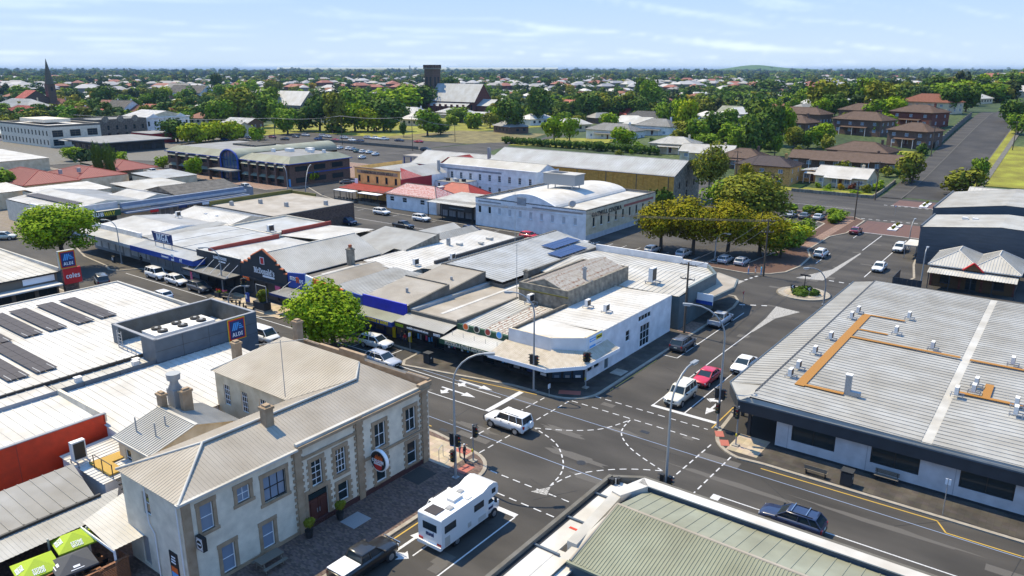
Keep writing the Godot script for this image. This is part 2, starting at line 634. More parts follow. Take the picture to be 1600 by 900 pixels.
	mk("roof_red",L(0.42,0.045,0.028),0.6,0,grime,Vector3.ONE*0.1)
	mk("roof_red_worn",L(0.62,0.56,0.54),0.7,0,flake,Vector3(0.3,0.12,0.12))
	mk("roof_maroon",L(0.26,0.05,0.045),0.65,0,grime,Vector3.ONE*0.1)
	mk("roof_tile_brown",L(0.25,0.165,0.12),0.85,0,warm,Vector3.ONE*0.1,grain,Vector3.ONE*0.5)
	mk("roof_tile_dark",L(0.14,0.105,0.10),0.85,0,grime,Vector3.ONE*0.1,grain,Vector3.ONE*0.5)
	mk("roof_tile_red",L(0.44,0.17,0.10),0.85,0,warm,Vector3.ONE*0.2,grain,Vector3.ONE*0.5)
	mk("roof_orange",L(0.42,0.19,0.025),0.7,0,fine,Vector3.ONE*0.2)
	mk("mustard",L(0.50,0.30,0.035),0.7,0,fine,Vector3.ONE*0.2)
	# walls
	mk("render_white",L(0.90,0.80,0.63),0.9,0,grime,Vector3.ONE*0.12,noise_tex(0.12,0.84,1.0,16,4),Vector3.ONE*0.4)
	mk("render_clean",L(0.80,0.79,0.77),0.85,0,grime,Vector3.ONE*0.08)
	mk("render_blue_white",L(0.84,0.83,0.82),0.85,0,grime,Vector3.ONE*0.08)
	mk("render_cream",L(0.70,0.60,0.43),0.9,0,warm,Vector3.ONE*0.1)
	mk("quoin",L(0.38,0.28,0.185),0.9,0,warm,Vector3.ONE*0.2)
	mk("plinth",L(0.085,0.03,0.026),0.85,0,fine,Vector3.ONE*0.2)
	mk("stone_wall",L(0.44,0.39,0.30),0.92,0,blotch,Vector3.ONE*0.2,fine,Vector3.ONE*0.4)
	mk("stone_dark",L(0.27,0.235,0.18),0.92,0,blotch,Vector3.ONE*0.2,fine,Vector3.ONE*0.4)
	mk("stone_orange",L(0.94,0.46,0.085),0.92,0,warm,Vector3.ONE*0.2,fine,Vector3.ONE*0.3)
	mk("stone_mixed",L(0.32,0.16,0.06),0.92,0,noise_tex(0.05,0.35,1.0,17,3,0.5,Color(0.8,0.9,1.0)),Vector3.ONE*0.5)
	mk("ochre",L(0.88,0.53,0.17),0.9,0,warm,Vector3.ONE*0.1)
	mk("brick_brown",L(0.21,0.135,0.10),0.9,0,brick,Vector3.ONE*0.55,grime,Vector3.ONE*0.1)
	mk("brick_red",L(0.24,0.075,0.05),0.9,0,brick,Vector3.ONE*0.55,grime,Vector3.ONE*0.1)
	mk("brick_yellow",L(0.82,0.49,0.17),0.9,0,brick,Vector3.ONE*0.55,grime,Vector3.ONE*0.1)
	mk("red_paint",L(0.34,0.02,0.025),0.7,0,grime,Vector3.ONE*0.1)
	mk("red_rail",L(0.30,0.045,0.03),0.7,0,grime,Vector3.ONE*0.1)
	mk("orange_wall",L(0.85,0.055,0.008),0.6,0,grime,Vector3.ONE*0.15,fine,Vector3.ONE*0.4)
	mk("slate_panel",L(0.085,0.115,0.145),0.55,0,grime,Vector3.ONE*0.1)
	mk("slate_dark",L(0.035,0.042,0.05),0.6,0,grime,Vector3.ONE*0.1)
	mk("grey_wall",L(0.30,0.31,0.33),0.75,0,grime,Vector3.ONE*0.1)
	mk("pale_wall",L(0.56,0.555,0.56),0.8,0,grime,Vector3.ONE*0.1)
	mk("teal_grey",L(0.12,0.155,0.16),0.6,0,grime,Vector3.ONE*0.1)
	mk("shed_steel",L(0.085,0.10,0.115),0.6,0,grime,Vector3(0.05,0.3,0.05))
	mk("blue_sign",L(0.012,0.06,0.32),0.6,0,grime,Vector3.ONE*0.1)
	mk("blue_bright",L(0.012,0.025,0.50),0.6,0,grime,Vector3.ONE*0.1)
	mk("navy",L(0.012,0.03,0.12),0.6)
	mk("awning_blue",L(0.22,0.27,0.36),0.6,0,grime,Vector3.ONE*0.1)
	mk("olive",L(0.16,0.145,0.03),0.8,0,grime,Vector3.ONE*0.1)
	mk("green_sign",L(0.025,0.085,0.04),0.7,0,grime,Vector3.ONE*0.2)
	mk("black",L(0.016),0.6)
	mk("black_gloss",L(0.012),0.25)
	mk("charcoal",L(0.03,0.033,0.036),0.7,0,grime,Vector3.ONE*0.1)
	mk("white_paint",L(0.78),0.6)
	mk("tan_tile",L(0.56,0.50,0.41),0.8,0,warm,Vector3.ONE*0.2)
	mk("cream_paint",L(0.66,0.60,0.48),0.7)
	mk("grey_paint",L(0.30),0.6)
	mk("yellow",L(0.68,0.55,0.02),0.6)
	mk("lime",L(0.40,0.55,0.015),0.7,0,fine,Vector3.ONE*0.3)
	mk("canvas_grey",L(0.075,0.078,0.085),0.85,0,fine,Vector3.ONE*0.3)
	mk("red",L(0.55,0.012,0.015),0.5)
	mk("orange",L(0.70,0.12,0.015),0.5)
	mk("sky_blue",L(0.08,0.35,0.72),0.5)
	mk("pink",L(0.60,0.09,0.20),0.7)
	mk("timber",L(0.34,0.14,0.06),0.75,0,noise_tex(0.04,0.6,1.0,18,3),Vector3(0.2,1.5,0.2))
	mk("timber_grey",L(0.20,0.17,0.13),0.9,0,fine,Vector3.ONE*0.5)
	mk("door_wood",L(0.075,0.02,0.014),0.6)
	mk("pole_wood",L(0.115,0.088,0.062),0.9,0,fine,Vector3(0.6,0.1,0.6))
	mk("steel",L(0.42,0.43,0.44),0.45,0.6)
	mk("galv",L(0.40,0.42,0.43),0.5,0.35,fine,Vector3.ONE*0.3)
	mk("chrome",L(0.6),0.2,0.9)
	mk("dark_metal",L(0.03),0.5,0.3)
	mk("ac_white",L(0.68,0.66,0.62),0.6)
	mk("glass",L(0.018,0.030,0.034),0.06)
	M["glass"].metallic_specular = 0.35
	mk("glass_blue",L(0.06,0.10,0.15),0.06)
	mk("glass_blind",L(0.20,0.25,0.32),0.1)
	mk("solar",L(0.075,0.066,0.064),0.5)
	M["solar"].metallic_specular = 0.25
	mk("solar_blue",L(0.02,0.035,0.11),0.2)
	mk("wire",L(0.05),0.6)
	mk("lamp_lens",L(0.7),0.3)
	mk("terracotta",L(0.35,0.10,0.04),0.8)
	mk("bin_blue",L(0.01,0.10,0.42),0.5)
	# car parts
	mk("tyre",L(0.018),0.9)
	mk("rim",L(0.45),0.35,0.7)
	mk("car_glass",L(0.022,0.035,0.042),0.04)
	mk("car_trim",L(0.02),0.6)
	mk("headlight",L(0.55,0.57,0.6),0.15)
	mk("taillight",L(0.42,0.01,0.01),0.25)
	mk("plate",L(0.65,0.63,0.5),0.6)
	for q in [["car_white",L(0.78,0.77,0.74)],["car_red",L(0.52,0.012,0.03)],["car_navy",L(0.02,0.03,0.075)],["car_black",L(0.014)],["car_grey",L(0.085,0.085,0.09)],["car_silver",L(0.42,0.43,0.45)],["car_cream",L(0.66,0.62,0.50)],["car_blue",L(0.03,0.08,0.22)],["car_green",L(0.02,0.09,0.07)],["car_maroon",L(0.20,0.012,0.02)]]:
		var m := mk(q[0],q[1],0.32)
		m.clearcoat_enabled = true
		m.clearcoat = 0.8
		m.clearcoat_roughness = 0.05
	# plants
	mk("bark",L(0.10,0.075,0.055),0.95,0,fine,Vector3(0.8,0.15,0.8))
	mk("bark_pale",L(0.30,0.26,0.21),0.9,0,fine,Vector3(0.8,0.15,0.8))
	for q in [["leaf_bright",L(0.23,0.33,0.018)],["leaf_lime",L(0.33,0.38,0.02)],["leaf_mid",L(0.165,0.255,0.024)],["leaf_dark",L(0.088,0.145,0.026)],["leaf_blue",L(0.065,0.105,0.038)],["leaf_olive",L(0.195,0.21,0.028)],["leaf_gold",L(0.235,0.215,0.012)],["leaf_yellow",L(0.42,0.30,0.012)],["leaf_red",L(0.12,0.04,0.02)]]:
		var m := mk(q[0],q[1],0.7)
		m.vertex_color_use_as_albedo = true
		m.metallic_specular = 0.12
		m.backlight_enabled = true
		m.backlight = Color(q[1].r*0.8,q[1].g*0.8,q[1].b*0.6).linear_to_srgb()


# ---- ground, streets, footpaths
var pads := []
func pad(called: String,m,pts: Array,top := 0.13,kerb := 0.35,edge = "kerb") -> Node3D:
	var poly := PackedVector2Array(pts)
	var s := Shape.new()
	s.prism(Array(poly),-0.05,top - 0.005)
	var k := sh(self,called,s,edge)
	structure(k)
	pads.append(k)
	for q in Geometry2D.offset_polygon(poly,-kerb,Geometry2D.JOIN_MITER):
		var t := Shape.new()
		t.prism(Array(q),top - 0.03,top)
		sh(k,"paving",t,m)
	return k

func arc(c: Vector2,r: float,a0: float,a1: float,n := 8) -> Array:
	var o := []
	for i in n+1:
		var a := deg_to_rad(lerpf(a0,a1,float(i)/n))
		o.append(c+Vector2(cos(a),sin(a))*r)
	return o

func setting() -> void:
	# terrain sheet out to the horizon
	var xs := []
	var zs := []
	var k := -600.0
	while k<=300.0:
		xs.append(k)
		k += 15.0
	for q in [-16000,-9000,-5000,-3000,-2000,-1400,-1000,-800,450,700,1200,2500,6000,12000]:
		xs.append(float(q))
	k = -700.0
	while k<=60.0:
		zs.append(k)
		k += 15.0
	for q in [-16000,-9000,-5000,-3000,-2000,-1500,-1200,-1000,-900,-800,300,1500,6000,12000]:
		zs.append(float(q))
	xs.sort()
	zs.sort()
	var s := Shape.new()
	for i in xs.size() - 1:
		for j in zs.size() - 1:
			var q := []
			for e in [[i,j+1],[i+1,j+1],[i+1,j],[i,j]]:
				q.append(on(xs[e[0]],zs[e[1]]) - Vector3.UP*0.09)
			s.quad(q[0],q[1],q[2],q[3])
	structure(sh(self,"ground",s,"terrain"))
	# low blue hill on the horizon
	var hs := Shape.new()
	var prev := []
	for i in 41:
		var t := i/40.0
		var x := -3300.0+1500.0*t
		var h := 62.0*pow(sin(t*PI),1.6)+9.0*sin(t*17.0)*sin(t*PI)
		var c := Vector3(x,0,-6900.0 - 700.0*t)
		var r := [c+Vector3(150,-5,400),c+Vector3(0,h,0),c+Vector3(-150,-5,-500)]
		if prev:
			hs.quad(prev[0],r[0],r[1],prev[1])
			hs.quad(prev[1],r[1],r[2],prev[2])
		prev = r
	structure(sh(self,"distant_hill",hs,"leaf_dark"))
	# the streets: one asphalt sheet over the flat middle of the town; the blocks stand on it as raised pads
	s = Shape.new()
	s.box(Vector3(-180,-0.15,-111),Vector3(500,0.3,242))
	var road := sh(self,"road",s,"asphalt")
	structure(road)
	structure(bb(self,"car_park","asphalt",-352,-236,-0.25,0.012,-279,-225))
	# side street climbing the hill
	s = Shape.new()
	var z := -231.0
	while z > -640.0:
		var a := 12.0 if z > -415 else 13.0
		var l0 := on(-38.2,z)+Vector3.UP*0.05
		var r0 := on(-26.0,z)+Vector3.UP*0.05
		var l1 := on(-38.2,z - a)+Vector3.UP*0.05
		var r1 := on(-26.0,z - a)+Vector3.UP*0.05
		s.quad(l0,r0,r1,l1)
		s.quad(r0,r0 - Vector3.UP*0.4,r1 - Vector3.UP*0.4,r1)
		s.quad(l0 - Vector3.UP*0.4,l0,l1,l1 - Vector3.UP*0.4)
		z -= a
	structure(sh(self,"hill_road",s,"asphalt_dark"))
	for q in [[-38.5,-38.2,"asphalt_patch"],[-26.0,-25.7,"asphalt_patch"],[-43.5,-38.5,"asphalt"],[-25.7,-23.5,"grass"],[-23.5,-22.0,"concrete_old"]]:
		s = Shape.new()
		z = -228.0
		while z > -430.0:
			var u := Vector3.UP*(0.16 if q[2] == "asphalt_patch" else 0.14)
			s.quad(on(q[0],z)+u,on(q[1],z)+u,on(q[1],z - 10)+u,on(q[0],z - 10)+u)
			z -= 10.0
		structure(sh(self,"kerb" if q[2] == "asphalt_patch" else "footpath" if q[2] != "grass" else "verge",s,q[2]))
	# north-west block (the row of shops)
	var nw := [Vector2(-38,-67.4)]
	nw += arc(Vector2(-42,-67.2),4.0,10,88,8)
	nw += [Vector2(-47,-63.0),Vector2(-61.2,-60.0),Vector2(-62.2,-61.2),Vector2(-62.6,-64.2),Vector2(-85.5,-64.2),Vector2(-87.6,-63.0),Vector2(-90.5,-61.0),Vector2(-94,-60.8),Vector2(-104.5,-62.0),Vector2(-105.5,-64.8),Vector2(-130.5,-65.2),Vector2(-132.5,-62.0),Vector2(-134.5,-61.4),Vector2(-138,-62.5),Vector2(-148,-63.5),Vector2(-157,-66),Vector2(-159,-70),Vector2(-159,-114),Vector2(-154,-119),Vector2(-146,-119.5),Vector2(-134,-112.2),Vector2(-40,-111.8),Vector2(-38.6,-109.5),Vector2(-38,-106)]
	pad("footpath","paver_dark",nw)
	# sunny paved corner before the dark gabled front, and pale paving at the junction kerbs
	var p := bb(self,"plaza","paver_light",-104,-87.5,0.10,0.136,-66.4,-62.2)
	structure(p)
	var sw := [Vector2(-37.4,12),Vector2(-37.4,-43.5)]+arc(Vector2(-41.0,-45.2),3.6,5,-80,8)+[Vector2(-46,-49.6),Vector2(-100,-50.2),Vector2(-108,-50.4),Vector2(-108,12)]
	pad("footpath","paver_brick",sw)
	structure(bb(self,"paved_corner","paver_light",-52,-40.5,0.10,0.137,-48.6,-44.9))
	pad("footpath","paver",[Vector2(-121,12),Vector2(-121,-50.8),Vector2(-140,-50.8),Vector2(-152,-49),Vector2(-152,12)])
	var se := [Vector2(60,12),Vector2(-24.6,12),Vector2(-24.6,-43.5)]+arc(Vector2(-20.4,-43.6),4.2,180,270,8)+[Vector2(60,-47.8)]
	pad("footpath","concrete_old",se)
	var ne := [Vector2(60,-62.3),Vector2(-18.5,-62.2)]+arc(Vector2(-19.6,-66.6),4.8,105,175,8)+[Vector2(-24.9,-72),Vector2(-24.9,-112),Vector2(-22.6,-118),Vector2(-22.4,-128),Vector2(-20,-140),Vector2(-21.8,-150),Vector2(-23.2,-165),Vector2(-23.4,-196),Vector2(-20,-200),Vector2(60,-200)]
	pad("footpath","asphalt_dark",ne)
	structure(bb(self,"paved_corner","paver_light",-22.3,-19.4,0.10,0.139,-66.8,-63.0))
	structure(bb(self,"paved_corner","paver_dark",-19.4,40,0.10,0.136,-66.1,-62.7))
	# north of the cinema street
	pad("footpath","asphalt_dark",[Vector2(-79.5,-129.4),Vector2(-79.5,-200),Vector2(-190,-200),Vector2(-190,-148),Vector2(-170,-138),Vector2(-158,-134),Vector2(-150,-130.4)])
	var isl := [Vector2(-40.2,-128.2),Vector2(-44,-126.2),Vector2(-60,-127.4),Vector2(-60,-129.0),Vector2(-46.5,-130.5),Vector2(-44.5,-150),Vector2(-45.5,-180),Vector2(-58,-192),Vector2(-56,-194),Vector2(-42,-193),Vector2(-38.6,-189),Vector2(-38.4,-172),Vector2(-40.4,-166),Vector2(-40.4,-151),Vector2(-38.2,-145),Vector2(-37.6,-137),Vector2(-38.4,-131)]
	pad("garden_bed","soil",isl)
	structure(bb(self,"footpath","paver_red",-42.6,-40.7,0.10,0.138,-189,-152))
	# council forecourt, western blocks
	pad("footpath","paver_red",[Vector2(-190,-134.5),Vector2(-185.5,-146),Vector2(-185.5,-196),Vector2(-262,-196),Vector2(-262,-140),Vector2(-230,-136.8)])
	pad("footpath","paver",[Vector2(-168,-70),Vector2(-168,-113),Vector2(-176,-121),Vector2(-196,-122),Vector2(-205,-118),Vector2(-300,-121),Vector2(-300,-40),Vector2(-185,-56)])
	pad("footpath","concrete_old",[Vector2(-300,-148),Vector2(-262,-166),Vector2(-330,-232),Vector2(-430,-232),Vector2(-430,-120),Vector2(-306,-120)])
	# grass of the park behind the car park, dry verges, lawns
	s = Shape.new()
	s.prism([Vector2(-420,-236),Vector2(-354,-237),Vector2(-352,-280),Vector2(-296,-280),Vector2(-262,-420),Vector2(-420,-420)],-0.2,0.03)
	var lawn := sh(self,"lawn",s,"grass")
	structure(lawn)
	s = Shape.new()
	s.prism([Vector2(-296,-280),Vector2(-236,-280),Vector2(-222,-305),Vector2(-238,-350),Vector2(-292,-340)],-0.2,0.035)
	structure(sh(self,"verge",s,"dry_grass"))
	s = Shape.new()
	s.prism([Vector2(-236,-226),Vector2(-232,-302),Vector2(-218,-312),Vector2(-235,-352),Vector2(-222,-356),Vector2(-205,-312),Vector2(-190,-232),Vector2(-200,-226)],-0.2,0.03)
	structure(sh(self,"side_road",s,"asphalt"))
	s = Shape.new()
	for q in [[-216.0,-196.0],[-196.0,-176.0]]:
		var n0 := -330.0
		s.quad(on(q[0],-286)+Vector3.UP*0.1,on(q[1],-286)+Vector3.UP*0.1,on(q[1],n0)+Vector3.UP*0.25,on(q[0],n0)+Vector3.UP*0.25)
	structure(sh(self,"lawn",s,"grass"))

func dashes(p: Node,called: String,m,pts: Array,dash: float,gap: float,w: float,y := 0.005) -> void:
	var left := dash
	var drawing := true
	var from: Vector2 = pts[0]
	var here: Vector2 = pts[0]
	for i in range(1,pts.size()):
		while here.distance_to(pts[i]) > 1e-4:
			var d: Vector2 = pts[i] - here
			var step := minf(left,d.length())
			here += d.normalized()*step
			left -= step
			if left<=1e-4:
				if drawing:
					var e := here - from
					bx(p,called,m,Vector3((from.x+here.x)/2,y - 0.005,(from.y+here.y)/2),Vector3(e.length(),0.01,w),atan2(-e.y,e.x))
				drawing = not drawing
				left = dash if drawing else gap
				from = here
	if drawing and here.distance_to(from) > 0.15:
		var e := here - from
		bx(p,called,m,Vector3((from.x+here.x)/2,y - 0.005,(from.y+here.y)/2),Vector3(e.length(),0.01,w),atan2(-e.y,e.x))

func smooth(pts: Array,n := 6) -> Array:
	var o := []
	for i in pts.size() - 1:
		var a: Vector2 = pts[maxi(i - 1,0)]
		var d: Vector2 = pts[mini(i+2,pts.size() - 1)]
		for k in n:
			o.append(pts[i].cubic_interpolate(pts[i+1],a,d,float(k)/n))
	o.append(pts[-1])
	return o

func flat(p: Node,called: String,m,pts: Array,y := 0.006) -> void:
	var s := Shape.new()
	s.prism(pts,y - 0.02,y)
	sh(p,called,s,m)

func markings() -> void:
	var road: Node3D = get_node("road")
	var line := func(a: Vector2,b: Vector2,w := 0.12,m = "paint"): dashes(road,"line",m,[a,b],999,1,w)
	# turning guides across the junction
	for q in [
		[Vector2(-39.1,-56.1),Vector2(-36.1,-57.7),Vector2(-33.7,-59.9),Vector2(-32.4,-63.3)],
		[Vector2(-32.4,-63.3),Vector2(-32.1,-61.2),Vector2(-31.2,-59.5),Vector2(-29.0,-57.7),Vector2(-25.3,-56.0)],
		[Vector2(-25.3,-56.0),Vector2(-27.7,-54.6),Vector2(-29.8,-52.7),Vector2(-31.3,-50.5),Vector2(-31.8,-48.0)],
		[Vector2(-31.8,-48.0),Vector2(-32.2,-50.3),Vector2(-33.3,-52.3),Vector2(-35.7,-54.7),Vector2(-39.1,-56.1)]]:
		dashes(road,"guide_dash","paint",smooth(q),0.62,0.42,0.12)
	# crosswalk edges
	for q in [[Vector2(-39.8,-63.4),Vector2(-40.3,-48.6)],[Vector2(-42.4,-62.6),Vector2(-42.8,-50.2)],[Vector2(-38.2,-66.2),Vector2(-25.3,-66.0)],[Vector2(-39.6,-63.7),Vector2(-24.5,-63.5)],[Vector2(-23.8,-63.2),Vector2(-24.3,-49)],[Vector2(-21.4,-62.0),Vector2(-21.7,-48.2)],[Vector2(-38.7,-47.0),Vector2(-24.8,-46.8)],[Vector2(-37.2,-44.5),Vector2(-24.7,-44.2)]]:
		dashes(road,"crosswalk_dash","paint",q,0.75,0.5,0.12)
	# stop bars and lane lines
	bb(road,"stop_bar","paint",-32.3,-25.2,-0.01,0.006,-68.1,-67.6)
	bb(road,"stop_bar","paint",-45.6,-45.0,-0.01,0.006,-62.4,-56.3)
	bb(road,"stop_bar","paint",-37.2,-31.4,-0.01,0.006,-42.9,-42.4)
	bb(road,"stop_bar","paint",-20.2,-19.5,-0.01,0.006,-55.1,-48.2)
	for q in [[-53.9,-45.6,-56.3],[-62,-46.2,-59.8],[-19.5,60,-55.0],[-100,-62.0,-56.3],[-104,-62.5,-60.9],[-130,-105.5,-62.2]]:
		line.call(Vector2(q[0],q[2]),Vector2(q[1],q[2]))
	for q in [[-31.4,-42.4,8.0],[-34.4,-42.4,-34.0],[-32.2,-97,-68.1],[-28.7,-82,-68.1],[-36.0,-104.5,-82.0]]:
		line.call(Vector2(q[0],q[1]),Vector2(q[0],q[2]))
	line.call(Vector2(-36.0,-82.0),Vector2(-37.8,-82.0))
	line.call(Vector2(-36.0,-88.3),Vector2(-37.8,-88.3))
	# yellow kerb lines
	for q in [[Vector2(-37.7,-68.5),Vector2(-37.7,-80)],[Vector2(-43.5,-62.8),Vector2(-47,-62.5),Vector2(-53,-61.3)],[Vector2(-25.1,-66.5),Vector2(-25.2,-74)],[Vector2(-18.5,-61.6),Vector2(-4.6,-61.8)],[Vector2(-4.6,-61.8),Vector2(-3.8,-60.4)],[Vector2(-3.8,-60.4),Vector2(30,-60.4)],[Vector2(-37.0,-42),Vector2(-37.0,-34)],[Vector2(-47.5,-50.3),Vector2(-60,-50.5)]]:
		dashes(road,"kerb_line","paint_yellow",q,999,1,0.12,0.009)
	# two thin bluish sealed joints along the main street
	for q in [[-60.0,60.0,-60.25],[-70.0,-20.0,-51.85]]:
		dashes(road,"sealed_joint","paint_blue",[Vector2(q[0],q[2] - 0.35),Vector2(q[1],q[2]+0.55)],999,1,0.07,0.012)
	# arrows
	var arrow := func(at: Vector2,ang: float,turn: bool,m := "paint"):
		var d := Vector2(cos(ang),sin(ang))
		var n := Vector2(-d.y,d.x)
		flat(road,"arrow",m,[at - d*2.3 - n*0.12,at+d*0.9 - n*0.12,at+d*0.9 - n*0.5,at+d*2.5,at+d*0.9+n*0.5,at+d*0.9+n*0.12,at - d*2.3+n*0.12])
		if turn:
			flat(road,"arrow",m,[at - d*1.5+n*0.1,at - d*1.2+n*0.1,at - d*0.9+n*0.7,at - d*0.6+n*0.7,at - d*1.2+n*1.4,at - d*1.9+n*0.7,at - d*1.5+n*0.7],0.008)
	arrow.call(Vector2(-50.6,-60.8),0.0,true)
	arrow.call(Vector2(-50.9,-58.2),0.0,true)
	arrow.call(Vector2(-26.9,-71.6),PI/2,true)
	arrow.call(Vector2(-30.4,-73.6),PI/2,false)
	arrow.call(Vector2(-35.8,-34.8),-PI/2,true)
	flat(road,"hatched_patch","paint_worn",[Vector2(-32.6,-46.3),Vector2(-31.7,-47.9),Vector2(-31.2,-46.6)])
	# roundabout approach islands (painted)
	flat(road,"painted_island","paint_worn",[Vector2(-33.3,-110.4),Vector2(-29.6,-109.7),Vector2(-31.5,-104.5),Vector2(-32.0,-97.0),Vector2(-32.3,-97.0),Vector2(-32.6,-104.0)])
	flat(road,"painted_island","paint_worn",[Vector2(-36.0,-128.6),Vector2(-31.8,-129.6),Vector2(-31.6,-140.0),Vector2(-31.4,-154.0),Vector2(-31.7,-154.0),Vector2(-32.6,-138.0)])
	flat(road,"painted_island","paint_worn",[Vector2(-42.5,-116.5),Vector2(-42.2,-121.5),Vector2(-52.0,-119.5)])
	for q in [[Vector2(-38.0,-108),Vector2(-33.8,-110.3)],[Vector2(-31.0,-130.2),Vector2(-26.0,-130.0)],[Vector2(-41.8,-112.5),Vector2(-42.2,-116.5)],[Vector2(-42.4,-122),Vector2(-41.4,-126.8)],[Vector2(-40.2,-192.2),Vector2(-26.2,-193.0)],[Vector2(-40.0,-215.5),Vector2(-27.5,-215.5)]]:
		dashes(road,"give_way_dash","paint",q,0.8,0.8,0.35)
	for q in [[-31.9,-174,-157],[-36.2,-150.5,-141],[-36.2,-178,-168],[-26.8,-172,-136],[-31.6,-260,-216]]:
		line.call(Vector2(q[0],q[1]),Vector2(q[0],q[2]),0.15)
	line.call(Vector2(-62,-204.5),Vector2(-44,-204.0),0.15)
	line.call(Vector2(-100,-206.5),Vector2(-66,-205),0.15)
	# parking bays
	for i in 9:
		line.call(Vector2(-77+i*3.1,-127.6),Vector2(-77+i*3.1,-133.2))
	for i in 5:
		line.call(Vector2(-56.6+i*3.1,-180.5),Vector2(-56.6+i*3.1,-186.5))
	for i in 12:
		line.call(Vector2(-150+i*6.2,-128.0),Vector2(-150+i*6.2,-130.0))
	for i in 8:
		line.call(Vector2(-83+i*3.0,-64.0),Vector2(-83+i*3.0,-60.9))
	line.call(Vector2(-140,-121),Vector2(-62,-120.5))
	# red threshold strips at the side street
	for z in [[-190.0,-175.5],[-226.0,-216.5]]:
		bb(road,"red_threshold","asphalt_red",-38.3,-24.6,-0.01,0.008,z[0],z[1])
		bb(road,"line","paint",-38.3,-24.6,-0.01,0.011,z[1],z[1]+0.25)
	# manhole covers, patches
	for q in [Vector3(-31.79,-0.00,-52.95),Vector3(-37.64,-0.00,-37.02)]:
		var s := Shape.new()
		s.tube([q - Vector3.UP*0.02,q+Vector3.UP*0.008],[0.42,0.42],14)
		sh(road,"manhole_cover",s,"dark_metal")
	# darker repair patches, sealed cracks and worn strips in the asphalt
	var g := RandomNumberGenerator.new()
	g.seed = 9
	for i in 46:
		var at := Vector3(g.randf_range(-140,20),0,g.randf_range(-61,-50)) if i % 2 else Vector3(g.randf_range(-36.5,-26),0,g.randf_range(-170,-30))
		bx(road,"repair_patch",["asphalt_dark","concrete_old","asphalt_patch"][i % 3 if i % 3 != 1 else 2],at+Vector3(0,-0.003,0),Vector3(g.randf_range(0.8,4.0),0.012+i*0.00004,g.randf_range(0.5,1.6)))
	for i in 26:
		var p := Vector2(g.randf_range(-100,10),g.randf_range(-61,-50)) if i % 2 else Vector2(g.randf_range(-37,-26),g.randf_range(-120,-30))
		var pts := [p]
		var a := g.randf()*TAU
		for k in 7:
			a += g.randf_range(-0.5,0.5)
			p += Vector2(cos(a),sin(a))*g.randf_range(0.4,1.0)
			pts.append(p)
		dashes(road,"sealed_crack","tar",pts,99,1,0.05,0.0105)
	for q in [[-33.0,-53.6,3.4,0.7],[-36.4,-57.2,2.6,0.5],[-29.4,-51.0,2.6,0.5],[-44.0,-52.6,3.0,0.6],[-31.8,-60.6,2.2,0.45],[-20,-57.6,6.0,0.4],[-8,-58.6,7.0,0.35]]:
		var pts := []
		for k in 18:
			var f := g.randf_range(0.65,1.15)
			pts.append(Vector2(q[0]+cos(TAU*k/18)*q[2]*f,q[1]+sin(TAU*k/18)*q[3]*f))
		flat(road,"dust_patch","asphalt_patch",pts,0.0035)
	for q in [[-37.6,-69.5],[-25.2,-76],[-46,-50.4],[-70,-50.6],[-30,-62.0+0.2]]:
		bx(road,"drain_grate","dark_metal",Vector3(q[0],0.004,q[1]),Vector3(0.9,0.02,0.5))
	# pits and slabs let into the footpaths, ramp tactile plates
	var fp: Node3D = pads[1]
	for q in [[Vector3(-41.00,-0.00,-34.51),1.6,1.8,"galv"],[Vector3(-41.75,-0.00,-42.45),2.0,2.3,"asphalt_dark"]]:
		bx(fp,"pit_cover",q[3],q[0]+Vector3(0,0.135,0),Vector3(q[1],0.02,q[2]))
	for q in [[Vector3(-41.58,-0.00,-48.17),1.5,1.0],[Vector3(-39.25,-0.00,-45.68),1.0,1.5]]:
		bx(fp,"tactile_plate","tactile",q[0]+Vector3(0,0.14,0),Vector3(q[1],0.02,q[2]))
	var nw: Node3D = pads[0]
	bx(nw,"pit_cover","concrete",Vector3(-39.36,-0.00,-73.50)+Vector3(0,0.13,0),Vector3(1.5,0.02,1.8))
	bx(nw,"tactile_plate","tactile",Vector3(-40.81,-0.00,-65.15)+Vector3(0,0.13,0),Vector3(2.4,0.02,1.0),0.5)
	bb(nw,"driveway","paver_red",-40.3,-38.4,0.10,0.136,-96.0,-91.0)
	var ne: Node3D = pads[4]
	for q in [Vector3(-23.92,-0.00,-65.52),Vector3(-22.82,-0.00,-64.05)]:
		bx(ne,"tactile_plate","tactile",q+Vector3(0,0.142,0),Vector3(0.8,0.02,1.2),0.5)

# ---- the rendered two-storey hotel
func surround(p: Node,m,o: Vector3,u: Vector3,r: Array,quoins := true) -> void:
	var nn := u.cross(Vector3.UP)
	var s := Shape.new()
	var b := Basis(u,Vector3.UP,nn)
	var c: Vector3 = o+u*(r[0]+r[2]/2)+Vector3.UP*r[1]
	s.box(c+Vector3.UP*(r[3]+0.16),Vector3(r[2]+0.6,0.32,0.12),b)
	s.box(c - Vector3.UP*0.12,Vector3(r[2]+0.7,0.24,0.2),b)
	for q in [-1.0,1.0]:
		s.box(c+u*q*(r[2]/2+0.13)+Vector3.UP*r[3]/2,Vector3(0.26,r[3],0.1),b)
		if quoins:
			var n := int(r[3]/0.5)
			for k in n:
				s.box(c+u*q*(r[2]/2+0.33)+Vector3.UP*(0.25+k*r[3]/n),Vector3(0.2,0.26,0.08),b)
	sh(p,"surround",s,m)

func chimney(p: Node,m,x: float,z: float,y0: float,y1: float,w := 0.7,d := 0.7) -> void:
	var s := Shape.new()
	s.box(Vector3(x,(y0+y1)/2,z),Vector3(w,y1 - y0,d))
	s.box(Vector3(x,y1 - 0.12,z),Vector3(w+0.16,0.2,d+0.16))
	s.box(Vector3(x,y1+0.06,z),Vector3(w*0.7,0.16,d*0.7))
	sh(p,"chimney",s,m)

